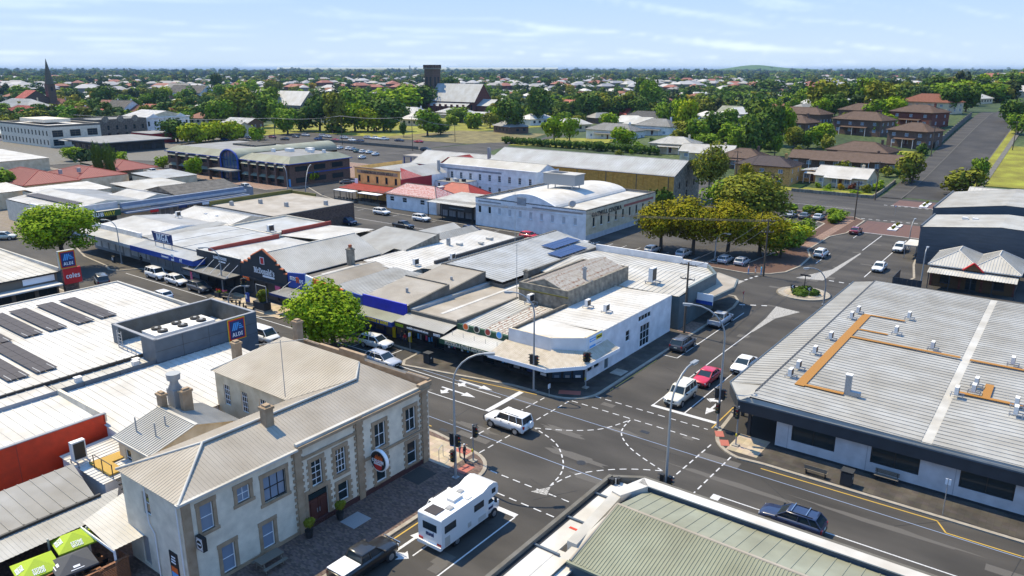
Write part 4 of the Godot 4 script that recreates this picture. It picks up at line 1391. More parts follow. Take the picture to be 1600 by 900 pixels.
func shop_row() -> void:
	var Z := -66.5
	# restaurant with green sign board
	var t := thing("pizza_shop","small restaurant with green sign boards and rust-streaked roof beside the white corner shop","building",Vector3(-54,0.13,-72))
	walls(t,"stone_wall",-58.0,-50.2,-79.0,Z - 0.4,3.9,[],[],"white_paint",1,2,0.1)
	shopfront(t,-58.0,-50.2,Z,2.7,4)
	bb(t,"sign_board","green_sign",-58.0,-50.2,2.9,4.2,Z - 0.4,Z - 0.01)
	awning(t,"roof_pale",-58.1,-50.4,Z,3.5,-63.4,3.15,"green_sign",0.55)
	text(t,"PIZZERIA & PASTA KITCHEN","cream_paint",Vector3(-54.2,2.9,-63.28),0.42,0.0,"Droid Serif",true,"lettering",6.0)
	for i in 5:
		bb(t,"stay_rod","steel",-57.4+i*1.7,-57.36+i*1.7,3.3,3.9,-64.9,-64.86)
	for q in [[-56.6,"orange"],[-54.9,"black"],[-53.2,"roof_red"],[-51.5,"sky_blue"]]:
		var s := Shape.new()
		s.tube([Vector3(q[0],4.1,Z),Vector3(q[0],4.1,Z+0.06)],[0.46,0.46],14)
		sh(t,"painted_disc",s,"cream_paint")
		s = Shape.new()
		s.tube([Vector3(q[0],4.1,Z+0.06),Vector3(q[0],4.1,Z+0.09)],[0.36,0.36],14)
		sh(t,"painted_disc_face",s,q[1])
	skillion(t,"roof_pale",-58.0,-54.6,-79.0,-67.0,4.0,4.45,"s",0.5)
	skillion(t,"roof_rust",-54.6,-50.2,-78.0,-67.0,4.0,4.35,"s",0.5)
	bb(t,"party_wall","stone_wall",-50.3,-50.0,3.0,4.7,-78.4,-66.6)
	bb(t,"party_wall","concrete_old",-58.2,-57.9,3.6,4.6,-79.0,-66.7)
	# black barber shop front with flat roof
	t = thing("barber_shop","shop with black fascia awning and wide flat grey roof","building",Vector3(-62,0.13,-76))
	walls(t,"charcoal",-65.8,-58.2,-88.0,Z - 0.4,4.0,[],[],"white_paint",1,2,0.1)
	shopfront(t,-65.8,-58.2,Z,2.8,4)
	awning(t,"roof_grey",-66.4,-58.2,Z - 0.3,3.95,-64.2,3.45,"black",0.75)
	text(t,"URBAN","lime",Vector3(-65.5,3.1,-64.08),0.4,0.0,"Droid Sans",true,"lettering",1.3)
	text(t,"mobile communications","white_paint",Vector3(-62.4,3.1,-64.08),0.3,0.0,"Droid Sans",true,"lettering",3.6)
	text(t,"BARBER","white_paint",Vector3(-59.2,3.1,-64.08),0.34,0.0,"Droid Sans",true,"lettering",1.1)
	bb(t,"flat_roof","roof_beige",-65.6,-58.2,3.9,4.08,-88.0,-66.9)
	bb(t,"parapet","concrete_old",-65.9,-58.1,3.8,4.35,-66.95,-66.6)
	bb(t,"roof_flashing","roof_white",-62.6,-62.1,4.08,4.12,-86.0,-68.5)
	bb(t,"parapet","roof_cool",-66.2,-65.7,3.8,4.5,-88.0,-66.9)
	for i in [0,1]:
		bb(t,"display_column","yellow",-66.2 - i*2.9,-65.7 - i*2.9,0.13,2.6,-66.45,-66.3)
	# blue shop with two saw-tooth roofs
	t = thing("blue_shop","shop with bright blue parapet and two ribbed saw-tooth roofs","building",Vector3(-70,0.13,-75))
	walls(t,"concrete_old",-74.6,-66.4,-82.3,Z - 0.1,4.7,[],[],"white_paint",1,2,0.1)
	bb(t,"parapet","blue_bright",-74.6,-66.5,3.5,5.05,Z - 0.1,Z+0.12)
	shopfront(t,-74.6,-66.8,Z+0.02,2.7,4,"navy")
	awning(t,"roof_sage",-74.8,-66.8,Z+0.1,3.5,-64.0,3.2,"blue_sign",0.6)
	text(t,"COOKING & MORE","yellow",Vector3(-69.6,2.95,-63.88),0.4,0.0,"Droid Sans",true,"lettering",4.6)
	for k in [0,1]:
		var z1: float = -66.7 - k*7.9
		skillion(t,"roof_beige",-74.6,-66.6,z1 - 7.9,z1,4.75+0.15*k,5.75+0.15*k,"s",0.3,0.02)
		var s := Shape.new()
		s.quad(Vector3(-66.3,4.0,z1),Vector3(-66.3,4.0,z1 - 7.9),Vector3(-66.3,5.95+0.15*k,z1 - 7.9),Vector3(-66.3,4.95+0.15*k,z1))
		s.quad(Vector3(-66.3,4.95+0.15*k,z1),Vector3(-66.3,5.95+0.15*k,z1 - 7.9),Vector3(-66.6,5.95+0.15*k,z1 - 7.9),Vector3(-66.6,4.95+0.15*k,z1))
		sh(t,"parapet",s,"concrete_old")
		var d := Shape.new()
		d.quad(Vector3(-74.6,4.0,z1 - 7.88),Vector3(-66.3,4.0,z1 - 7.88),Vector3(-66.3,5.95+0.15*k,z1 - 7.88),Vector3(-74.6,5.95+0.15*k,z1 - 7.88))
		sh(t,"back_upstand",d,"concrete_old")
		d = Shape.new()
		d.tube([Vector3(-70+k,5.1,z1 - 3.5),Vector3(-70+k,5.8,z1 - 3.5)],[0.2,0.2],8)
		sh(t,"vent_pipe",d,"galv")
	# bedding shop: navy and orange painted parapet
	t = thing("bedding_shop","shop with navy, white and orange painted parapet and low grey gables","building",Vector3(-83,0.13,-73))
	walls(t,"concrete_old",-90.6,-74.8,-80.0,Z - 0.2,4.4,[],[],"white_paint",1,2,0.1)
	for q in [[-90.6,-86.6,5.45,5.85,"blue_sign"],[-86.6,-85.0,5.75,5.5,"white_paint"],[-85.0,-78.6,5.45,4.9,"orange"],[-78.6,-74.8,4.9,4.7,"blue_sign"]]:
		var s := Shape.new()
		s.quad(Vector3(q[0],3.3,Z),Vector3(q[1],3.3,Z),Vector3(q[1],q[3],Z),Vector3(q[0],q[2],Z))
		s.quad(Vector3(q[0],q[2],Z),Vector3(q[1],q[3],Z),Vector3(q[1],q[3],Z - 0.25),Vector3(q[0],q[2],Z - 0.25))
		s.quad(Vector3(q[1],3.3,Z - 0.25),Vector3(q[0],3.3,Z - 0.25),Vector3(q[0],q[2],Z - 0.25),Vector3(q[1],q[3],Z - 0.25))
		sh(t,"parapet_panel",s,q[4])
	text(t,"BEDS","white_paint",Vector3(-89.4,4.75,Z+0.04),0.55,0.0,"Droid Sans",true,"lettering",1.3)
	text(t,"R","orange",Vector3(-88.35,4.65,Z+0.04),0.9,0.0,"Droid Sans",true,"lettering",0.75)
	text(t,"US","white_paint",Vector3(-87.5,4.55,Z+0.04),0.55,0.0,"Droid Sans",true,"lettering",0.8)
	shopfront(t,-90.6,-74.8,Z,2.8,6)
	awning(t,"roof_mid",-91.0,-75.0,Z,3.2,-63.4,3.05,"navy",0.3)
	for i in 6:
		var s := Shape.new()
		s.tube([Vector3(-90+i*2.6,4.2,Z),Vector3(-90+i*2.6,3.1,-64.0)],[0.03,0.03],5)
		sh(t,"stay_rod",s,"steel")
	gable(t,"roof_beige","concrete_old",-90.2,-82.6,-80.0,-66.8,4.45,5.1,"z",0.0,0.3,"roof_pale")
	skillion(t,"roof_grey",-82.6,-74.8,-80.0,-66.8,4.4,4.7,"s",0.5)
	bb(t,"roof_light","roof_white",-87.4,-86.4,4.9,5.02,-78,-70)
	chimney(t,"stone_wall",-88.6,-76.9,4.8,7.4,0.9,0.9)
	bb(t,"chimney_pot","terracotta",-88.8,-88.4,7.4,8.0,-77.1,-76.7)
	# dark gabled front
	t = thing("gabled_shop","dark grey shop with stepped gable front, white script lettering and big pale gable roof","building",Vector3(-96.5,0.13,-75))
	walls(t,"charcoal",-102.2,-90.8,-85.0,Z - 0.3,4.6,[],[],"white_paint",1,2,0.1)
	var s := Shape.new()
	var pts := [Vector2(-102.2,0.1),Vector2(-90.8,0.1),Vector2(-90.8,5.0),Vector2(-91.6,5.0),Vector2(-91.6,5.6),Vector2(-92.6,5.6),Vector2(-92.6,6.1),Vector2(-93.4,6.1),Vector2(-93.4,6.6),Vector2(-96.4,8.0),Vector2(-99.4,6.6),Vector2(-99.4,6.1),Vector2(-100.2,6.1),Vector2(-100.2,5.6),Vector2(-101.3,5.6),Vector2(-101.3,5.2),Vector2(-102.2,5.2)]
	var lifted := []
	for q in pts:
		if q.y < 1.0:
			q.y = 3.0
		lifted.append(Vector2(q.x,-q.y))
	var up := Shape.new()
	up.prism(lifted,0.0,0.35)
	for i in up.v.size():
		var a: Vector3 = up.v[i]
		up.v[i] = Vector3(a.x,-a.z,Z - 0.35+a.y)
		a = up.n[i]
		up.n[i] = Vector3(a.x,-a.z,a.y)
	sh(t,"stepped_gable",up,"charcoal")
	for i in range(2,pts.size() - 1):
		var a: Vector2 = pts[i]
		var b: Vector2 = pts[i+1]
		if absf(a.x - b.x) > 0.1:
			s = Shape.new()
			s.tube([Vector3(a.x,a.y+0.04,Z - 0.17),Vector3(b.x,b.y+0.04,Z - 0.17)],[0.22,0.22],4)
			sh(t,"coping",s,"terracotta")
	shopfront(t,-102.2,-90.8,Z - 0.1,2.9,4,"charcoal")
	bb(t,"sign_band","charcoal",-102.2,-90.8,3.0,3.3,Z - 0.1,Z+0.15)
	bb(t,"emblem","white_paint",-97.0,-96.0,5.8,6.9,Z,Z+0.05)
	bb(t,"emblem_face","red",-96.8,-96.1,5.9,6.8,Z+0.05,Z+0.09)
	text(t,"McDonald's","white_paint",Vector3(-96.2,4.7,Z+0.06),0.95,0.0,"Droid Serif",true,"lettering",5.0)
	bb(t,"sign_strip","white_paint",-96.6,-93.8,3.85,4.15,Z,Z+0.05)
	bb(t,"hanging_sign","pink",-93.6,-92.4,2.4,3.0,Z+0.1,Z+0.2)
	bb(t,"hanging_sign","orange",-101.6,-100.0,2.7,3.2,Z+0.1,Z+0.2)
	gable(t,"roof_pale","charcoal",-102.4,-90.2,-84.6,-66.9,5.0,7.6,"z",0.1,0.3,"roof_white")
	# black shop with stay rods
	t = thing("black_shop","shop with tall black parapet, white lettering and rod-hung flat awning","building",Vector3(-108,0.13,-75))
	walls(t,"charcoal",-114.2,-102.3,-84.0,Z - 0.2,4.6,[],[],"white_paint",1,2,0.1)
	bb(t,"parapet","charcoal",-114.2,-102.3,3.0,5.7,Z - 0.25,Z)
	bb(t,"coping","roof_pale",-114.3,-102.25,5.7,5.78,Z - 0.3,Z+0.05)
	shopfront(t,-114.2,-102.3,Z,2.8,5)
	awning(t,"roof_mid",-114.2,-102.4,Z,3.2,-63.7,3.1,"black",0.22)
	for i in 6:
		s = Shape.new()
		s.tube([Vector3(-113.6+i*2.15,4.7,Z),Vector3(-113.6+i*2.15,3.15,-64.2)],[0.035,0.035],5)
		sh(t,"stay_rod",s,"white_paint")
	text(t,"LAKEHOUSE","white_paint",Vector3(-107.6,5.1,Z+0.03),0.5,0.0,"Droid Sans",true,"lettering",3.6)
	bb(t,"sign_strip","white_paint",-108.0,-106.2,4.45,4.65,Z,Z+0.04)
	bb(t,"red_wall","red_rail",-114.2,-113.9,4.6,5.5,-82.5,-68.6)
	skillion(t,"roof_white",-113.9,-102.4,-84.0,-66.8,4.65,5.0,"n",0.76)
	# blue-fascia insurance shop
	t = thing("blue_fascia_shop","long shop with deep blue fascia awning and grey roof with raised sign","building",Vector3(-122,0.13,-75))
	walls(t,"grey_wall",-131.5,-114.4,-83.0,-67.6,4.9,[],[],"white_paint",1,2,0.1)
	shopfront(t,-131.5,-114.4,-67.5,2.9,7,"grey_paint")
	awning(t,"roof_cool",-131.6,-112.0,-67.6,4.75,-64.4,4.35,"blue_sign",0.85)
	text(t,"61","white_paint",Vector3(-115.4,3.95,-64.28),0.6)
	bb(t,"sign_square","white_paint",-118.3,-117.5,3.6,4.7,-64.32,-64.28)
	text(t,"MGA","blue_sign",Vector3(-117.9,4.1,-64.25),0.35,0.0,"Droid Sans",true,"lettering",0.7)
	text(t,"Insurance","white_paint",Vector3(-120.2,3.95,-64.28),0.35)
	bb(t,"flat_roof","roof_cool",-131.6,-114.3,4.85,4.97,-83.0,-67.6)
	for x in [-126.0,-120.4]:
		bb(t,"roof_seam","roof_white",x - 0.12,x+0.12,4.97,5.05,-83.0,-67.6)
	var g := thing("roof_sign","blue slanted roof sign with bold white letters on steel posts","sign",Vector3(-123.8,4.95,-66.2))
	for x in [-126.4,-123.8,-121.2]:
		bb(g,"post","steel",x - 0.05,x+0.05,4.6,6.4,-66.3,-66.2)
	s = Shape.new()
	for fz in [[-66.15,1.0],[-66.3,-1.0]]:
		s.quad(Vector3(-126.5,5.45,fz[0]),Vector3(-120.8,5.45,fz[0]),Vector3(-120.9,7.2,fz[0]),Vector3(-127.1,7.2,fz[0]))
	s.quad(Vector3(-127.1,7.2,-66.15),Vector3(-120.9,7.2,-66.15),Vector3(-120.9,7.2,-66.3),Vector3(-127.1,7.2,-66.3))
	s.quad(Vector3(-120.8,5.45,-66.15),Vector3(-120.8,5.45,-66.3),Vector3(-120.9,7.2,-66.3),Vector3(-120.9,7.2,-66.15))
	sh(g,"board",s,"navy")
	text(g,"MGA","white_paint",Vector3(-123.8,6.35,-66.1),1.2,0.0,"Droid Sans",true,"lettering",3.6)
	for y in [5.62,7.02]:
		bb(g,"border","white_paint",-126.2,-121.4,y - 0.03,y+0.03,-66.15,-66.11)
	# white corner shop at the far end
	t = thing("corner_store","white corner store with pale awning at the far end of the shop row","building",Vector3(-144,0.13,-75))
	walls(t,"render_clean",-153.6,-131.6,-84.0,-68.4,4.6,[],[],"white_paint",1,2,0.1)
	shopfront(t,-153.6,-131.6,-68.3,2.9,8,"grey_paint")
	awning(t,"roof_pale",-154.5,-131.7,-68.4,4.4,-65.0,4.05,"pale_wall",0.55)
	bb(t,"parapet","render_clean",-153.8,-135.5,4.4,5.3,-68.7,-68.35)
	gable(t,"roof_white","render_clean",-153.2,-135.6,-84.0,-68.8,4.6,5.4,"x",0.0,0.76)
	skillion(t,"roof_pale",-135.6,-131.6,-84.0,-68.6,4.7,5.1,"s",0.5)

func corner_shop() -> void:
	var t := thing("corner_shop","white corner shop with chamfered parapet, tan tiled awning and bright white roof","building",Vector3(-45.5,0.13,-78))
	var W := -50.0
	var X := -41.0
	var N := -90.4
	var a := Vector3(W,0.13,-66.3)
	var b := Vector3(-44.1,0.13,-66.3)
	var c := Vector3(-41.0,0.13,-68.6)
	# parapet band above the awning
	var fac := [[a,b],[b,c],[c,Vector3(X,0.13,-72.2)]]
	for q in fac:
		var u: Vector3 = (q[1] - q[0]).normalized()
		var l: float = q[0].distance_to(q[1])
		panel(t,"parapet","render_clean",q[0]+Vector3.UP*2.9,u,l,2.35)
		var nn := u.cross(Vector3.UP)
		panel(t,"parapet_back","render_clean",q[1]+Vector3.UP*4.4 - nn*0.22,-u,l,0.85)
		var s := Shape.new()
		s.quad(q[0]+Vector3.UP*5.25,q[1]+Vector3.UP*5.25,q[1]+Vector3.UP*5.25 - nn*0.24,q[0]+Vector3.UP*5.25 - nn*0.24)
		sh(t,"coping",s,"render_cream")
	# shop fronts
	var uc := (c - b).normalized()
	for q in [[a,S,5.9,[[0.2,0.35,1.7,2.2],[2.1,0.35,1.7,2.2],[4.0,0.35,1.6,2.2]]],[b,uc,3.86,[[0.15,0.35,1.1,2.2],[1.4,0.35,1.0,2.2],[2.5,0.35,1.2,2.2]]],[c,E,3.6,[[0.5,1.0,1.1,1.1],[1.9,1.0,1.2,1.1]]]]:
		panel(t,"shop_wall","charcoal" if q[1] != E else "render_blue_white",q[0],q[1],q[2],2.9,q[3],0.2)
		for r in q[3]:
			window(t,q[0],q[1],r,"dark_metal","glass_blue" if q[1]==uc else "glass",1,2,0.18,null,"shop_window")
			if q[1] != E:
				var nn: Vector3 = q[1].cross(Vector3.UP)
				bx(t,"window_poster",["navy","glass_blind","white_paint","grey_paint"][rng.randi() % 4],q[0]+q[1]*(r[0]+r[2]*0.5)+Vector3.UP*0.62 - nn*0.15,Vector3(r[2]*0.5,0.3,0.02),atan2(-q[1].z,q[1].x))
	# long side wall with its openings
	var so := Vector3(X,0.13,-72.2)
	var holes := [[5.7,2.0,1.1,1.4],[9.5,0.15,2.6,2.9],[8.9,3.65,3.4,0.75],[0.7,0.15,0.9,2.3]]
	panel(t,"side_wall","render_blue_white",so,E,18.2,5.05,holes,0.14)
	window(t,so,E,holes[0],"white_paint","glass",1,2)
	window(t,so,E,holes[1],"white_paint","glass",3,3,0.1,null,"glazed_door")
	window(t,so,E,holes[2],"white_paint","glass",4,1)
	bx(t,"side_door","teal_grey",so+Vector3(-0.1,1.3,-1.15),Vector3(0.06,2.28,0.88))
	panel(t,"rear_wall","render_white",Vector3(X,0.13,N),-S,9.0,4.9)
	panel(t,"west_wall","stone_dark",Vector3(W,0.13,N),-E,24.0,5.0)
	bb(t,"party_parapet","stone_dark",W - 0.02,W+0.25,4.6,5.25,N,-67.0)
	# roof
	sheet(t,"roof_slope","roof_white",[Vector3(X+0.05,5.12,-72.3),Vector3(X+0.05,5.12,N - 0.1),Vector3(W+0.3,4.85,N - 0.1),Vector3(W+0.3,4.85,-72.3)],0.9,0.03)
	var s2 := Shape.new()
	s2.prism([Vector2(W+0.3,-66.6),Vector2(-44.2,-66.6),Vector2(-41.3,-68.8),Vector2(X - 0.1,-72.4),Vector2(W+0.3,-72.4)],4.7,4.95)
	sh(t,"roof_deck",s2,"roof_white")
	# hipped skirt awning
	var o := [Vector3(-50.4,3.12,-62.95),Vector3(-42.6,3.12,-63.0),Vector3(-39.7,3.12,-66.3),Vector3(-39.4,3.12,-73.4)]
	var i := [Vector3(-50.4,3.85,-66.3),b+Vector3.UP*3.72,c+Vector3.UP*3.72,Vector3(X,3.85,-73.4)]
	for k in 3:
		sheet(t,"awning_slope","tan_tile",[o[k],o[k+1],i[k+1],i[k]],0.25,0.03,0.06)
		var u: Vector3 = (o[k+1] - o[k]).normalized()
		var mid: Vector3 = (o[k]+o[k+1])/2
		bx(t,"awning_fascia","white_paint",mid - Vector3.UP*0.2,Vector3(o[k].distance_to(o[k+1])+0.06,0.42,0.1),atan2(-u.z,u.x))
	bb(t,"awning_end","white_paint",X,-39.35,2.75,3.2,-73.5,-73.4)
	s2 = Shape.new()
	s2.prism([Vector2(-50.4,-63.1),Vector2(-42.7,-63.15),Vector2(-39.9,-66.3),Vector2(-39.5,-73.3),Vector2(-41,-73.3),Vector2(-41,-68.6),Vector2(-44.1,-66.3),Vector2(-50.4,-66.3)],2.74,2.78)
	sh(t,"awning_soffit",s2,"white_paint")
	# advertising board on the side parapet
	var sg := thing("advertising_board","white board with blue and yellow blocks on the corner shop side parapet","sign",Vector3(-40.95,4.0,-70.7))
	bb(sg,"board","white_paint",-41.0,-40.93,3.85,5.15,-72.1,-69.2)
	bb(sg,"blue_block","sky_blue",-40.93,-40.91,4.65,5.05,-70.6,-69.3)
	bb(sg,"blue_block","sky_blue",-40.93,-40.91,3.95,4.2,-70.6,-69.3)
	bb(sg,"yellow_block","yellow",-40.93,-40.91,4.6,5.1,-72.0,-70.7)
	bb(sg,"print","black",-40.91,-40.9,4.75,4.9,-71.95,-70.8)
	bb(sg,"print","white_paint",-40.91,-40.9,4.78,4.92,-70.5,-69.4)
	for k in 6:
		bb(sg,"print","navy",-40.93,-40.91,4.05,4.15,-71.9+k*0.2,-71.82+k*0.2)
	aircon(Vector3(-47.4,4.95,-79.5),"white air conditioner on the bright white corner shop roof, nearer the parapet",1.0)
	aircon(Vector3(-44.4,5.0,-79.0),"white air conditioner on the bright white corner shop roof, nearer the side wall",1.0)
	# old stone hall
	t = thing("stone_hall","old weathered stone hall with parapets and rust-stained gable roof","building",Vector3(-53.5,0.13,-87))
	walls(t,"stone_wall",-57.4,-49.7,-94.4,-78.4,6.6,[],[],"white_paint",1,2,0.1)
	parapet(t,"stone_wall",-57.4,-49.7,-94.4,-78.4,6.6,6.95,0.35)
	bb(t,"string_course","olive",-57.5,-49.6,6.0,6.15,-78.4,-78.28)
	gable(t,"roof_rust","stone_wall",-57.0,-50.1,-94.1,-78.7,6.7,7.9,"z",0.0,0.3)
	chimney(t,"galv",-51.0,-84.5,6.6,8.6,0.35,0.35)
	chimney(t,"stone_wall",-58.0,-80.8,4.0,7.9,0.45,0.45)
	aircon(Vector3(-55.0,4.5,-77.7),"boxy air conditioner on the rusty roof beside the stone hall",1.2)
	# teal-grey showroom at the roundabout corner
	t = thing("showroom","teal-grey showroom with wide pale roof and deep awning at the roundabout corner","building",Vector3(-52,0.13,-100))
	s2 = Shape.new()
	s2.prism([Vector2(-63,-91.6),Vector2(-40.4,-91.6),Vector2(-40.4,-103.6),Vector2(-43.6,-107.8),Vector2(-63,-107.8)],0.1,4.6)
	sh(t,"wall",s2,"teal_grey")
	s2 = Shape.new()
	s2.prism([Vector2(-40.2,-94),Vector2(-40.2,-103.7),Vector2(-43.0,-107.8),Vector2(-43.4,-107.8),Vector2(-40.6,-103.6),Vector2(-40.6,-94)],3.2,5.45)
	sh(t,"parapet",s2,"teal_grey")
	sheet(t,"roof_slope","roof_pale",[Vector3(-63,4.75,-91.5),Vector3(-40.5,4.75,-91.5),Vector3(-40.5,5.35,-100.6),Vector3(-63,5.35,-100.6)],0.76)
	sheet(t,"roof_slope","roof_pale",[Vector3(-43.4,4.9,-107.7),Vector3(-63,4.9,-107.7),Vector3(-63,5.35,-100.6),Vector3(-40.5,5.35,-100.6),Vector3(-40.5,5.1,-103.8)],0.76)
	bb(t,"rear_parapet","render_clean",-63,-47.6,4.5,5.95,-108.1,-107.8)
	bb(t,"rear_parapet","render_clean",-47.6,-43.4,4.5,5.6,-108.1,-107.8)
	s2 = Shape.new()
	s2.prism([Vector2(-40.4,-97.0),Vector2(-37.9,-97.4),Vector2(-37.4,-103.8),Vector2(-38.6,-108.4),Vector2(-42.6,-110.6),Vector2(-43.4,-107.8),Vector2(-40.4,-103.7)],3.1,3.75)
	sh(t,"awning",s2,"teal_grey")
	s2 = Shape.new()
	s2.prism([Vector2(-40.5,-97.1),Vector2(-38.1,-97.5),Vector2(-37.6,-103.8),Vector2(-38.8,-108.2),Vector2(-42.5,-110.3),Vector2(-43.3,-107.9),Vector2(-40.5,-103.8)],3.75,3.8)
	sh(t,"awning_roof",s2,"roof_beige")
	glazed(t,"shop_glazing","teal_grey",Vector3(-40.37,0.13,-94.5),E,9.0,2.9,row(3,9.0,0.4,2.6,2.2),"white_paint",2,1)
	bb(t,"wing_sign","white_paint",-40.3,-37.9,2.6,4.1,-97.15,-97.0)
	bb(t,"wing_sign_band","blue_sign",-40.3,-37.9,2.6,3.1,-97.0,-96.96)
	aircon(Vector3(-46.0,5.0,-94.6),"large twin-fan air conditioner on the pale showroom roof",1.5,1.5)
	var bins := thing("wheelie_bin","blue wheelie bin behind the white corner shop","bin",Vector3(-42.43,-0.00,-96.65))
	var q: Vector3 = bins.position
	bx(bins,"body","bin_blue",q+Vector3(0,0.6,0),Vector3(0.7,1.0,0.7))
	bx(bins,"lid","bin_blue",q+Vector3(0,1.14,0),Vector3(0.76,0.1,0.8))

# ---- roofs behind the shops
func rear_roofs() -> void:
	var t: Node3D
	t = block("grey-roofed hall with two banks of blue solar panels behind the shops","solar_hall",-74.4,-63.2,-113.0,-82.6,4.6,"concrete_old")
	sheet(t,"roof_slope","roof_cool",[Vector3(-63.2,5.0,-82.4),Vector3(-63.2,5.0,-109.8),Vector3(-74.4,5.9,-113.2),Vector3(-74.4,5.9,-82.4)],0.76)
	bb(t,"parapet","concrete_old",-74.8,-74.4,4.5,6.0,-113.2,-82.4)
	bb(t,"parapet","concrete_old",-63.3,-63.0,4.5,5.4,-109.8,-88.0)
	for i in 2:
		var sx := -70.0+i*3.4
		solar_array("bank of blue framed solar panels on the grey hall roof, %s" % ["nearer the roof ridge" ,"nearer the low eave"][i],sx,sx+2.6,-110.0+i*3.2,-101.8+i*3.2,5.55 - i*0.27,2,8,-0.08,"solar_blue")
	t = block("low hall with broad bright white roof behind the shops","white_hall",-88.4,-79.4,-109.5,-79.6,4.3,"render_white")
	skillion(t,"roof_white",-88.6,-79.2,-109.6,-79.4,4.45,5.0,"e",0.76)
	bb(t,"parapet","roof_dark",-79.6,-79.2,4.2,5.0,-109.6,-86.0)
	for q in [[-85.5,-96.2,0.5,1.3],[-84.2,-97.6,0.9,0.4],[-83.0,-104.5,1.0,0.35],[-82.0,-100.8,0.8,0.3]]:
		bx(t,"roof_hatch","roof_pale" if q[3] < 1 else "galv",Vector3(q[0],4.75+q[3]/2,q[1]),Vector3(q[2],q[3],q[2]))
	aircon(Vector3(-80.8,4.5,-83.2),"grey air conditioner at the near end of the bright white roof",1.1)
	aircon(Vector3(-77.9,4.8,-88.6),"grey air conditioner between white roof and solar roof",1.0)
	t = block("narrow pale roofed annexe between the white roof and the solar hall","annexe",-79.2,-74.8,-111.0,-83.0,4.4,"concrete_old")
	skillion(t,"roof_pale",-79.2,-74.8,-111.0,-83.0,4.45,4.75,"w",0.5)
	t = block("grey ribbed saw-tooth roof with brick end wall behind the gabled shop","sawtooth_shed",-101.0,-88.0,-96.4,-88.2,5.0,"stone_wall")
	skillion(t,"roof_grey",-101.0,-88.0,-96.4,-88.2,5.0,6.3,"s",0.3,0.02)
	var s := Shape.new()
	s.quad(Vector3(-87.8,4.4,-88.2),Vector3(-87.8,4.4,-96.5),Vector3(-87.8,6.55,-96.5),Vector3(-87.8,5.2,-88.2))
	sh(t,"parapet",s,"stone_wall")
	panel(t,"back_wall","stone_wall",Vector3(-88.0,0.1,-96.45),-S,13.0,6.3)
	t = block("low grey lean-to before the saw-tooth roof","lean_to",-96.0,-90.2,-88.2,-84.8,4.6,"pale_wall")
	skillion(t,"roof_grey",-96.2,-90.0,-88.2,-84.6,4.7,5.3,"s",0.3,0.02)
	t = block("pale twin-gable shed with a red end panel behind the saw-tooth roof","twin_gable_shed",-97.8,-88.6,-109.0,-98.6,4.4,"roof_pale")
	gable(t,"roof_pale","roof_pale",-97.8,-93.2,-109.0,-98.6,4.6,5.6,"z",0.1,0.4)
	gable(t,"roof_grey","red_rail",-93.2,-88.6,-109.0,-98.6,4.6,5.6,"z",0.1,0.4)
	t = block("white-roofed store with a low red end wall behind the black shop","white_store",-116.8,-104.0,-96.5,-84.6,4.5,"render_white")
	skillion(t,"roof_white",-116.8,-104.0,-96.5,-84.6,4.55,5.3,"w",0.76)
	bb(t,"red_wall","red_rail",-117.2,-116.8,3.8,5.3,-97.0,-85.5)
	t = block("low cool grey flat roof hall next to the red walls","grey_hall",-131.0,-117.3,-97.0,-83.4,4.5,"grey_wall")
	bb(t,"flat_roof","roof_cool",-131.0,-117.3,4.5,4.62,-97.0,-83.4)
	parapet(t,"render_white",-131.0,-117.3,-97.0,-83.4,4.4,4.95,0.25)
	aircon(Vector3(-119.6,4.6,-79.4 - 5.5),"pair of cream air conditioner boxes beside the red wall",1.4,1.0)
	t = block("pale gabled store behind the white corner store","gabled_store",-152.0,-132.0,-94.4,-84.2,4.6,"render_white")
	gable(t,"roof_white","render_white",-152.0,-132.0,-94.4,-84.2,4.6,5.7,"x",0.1,0.76,"roof_pale")
	for q in [[-140,-87.6],[-144,-87.6]]:
		bx(t,"skylight","glass_blind",Vector3(q[0],5.2,q[1]),Vector3(0.9,0.1,1.8))
	aircon(Vector3(-146,5.0,-82.0),"small grey box unit on the white roof by the corner store",1.1)
	t = block("flat beige-roofed store with olive green parapet","olive_parapet_store",-155.0,-132.6,-117.0,-95.0,4.6,"brick_brown")
	bb(t,"flat_roof","roof_beige",-155.0,-132.6,4.55,4.75,-117.0,-95.0)
	bb(t,"parapet","olive",-155.3,-154.9,4.2,5.6,-117.2,-94.8)
	bb(t,"parapet","olive",-155.0,-146.0,4.2,5.4,-117.2,-116.9)
	for q in [[-148.0,-103.0],[-151,-97.6],[-140.0,-104.0],[-134.5,-110.5]]:
		bx(t,"roof_vent","galv",Vector3(q[0],5.2,q[1]),Vector3(0.7,1.0,0.7))
	awning(t,"roof_pale",-146,-132.4,-117.0+22.0,3.4,-93.0+0.4,3.2,"white_paint",0.25)

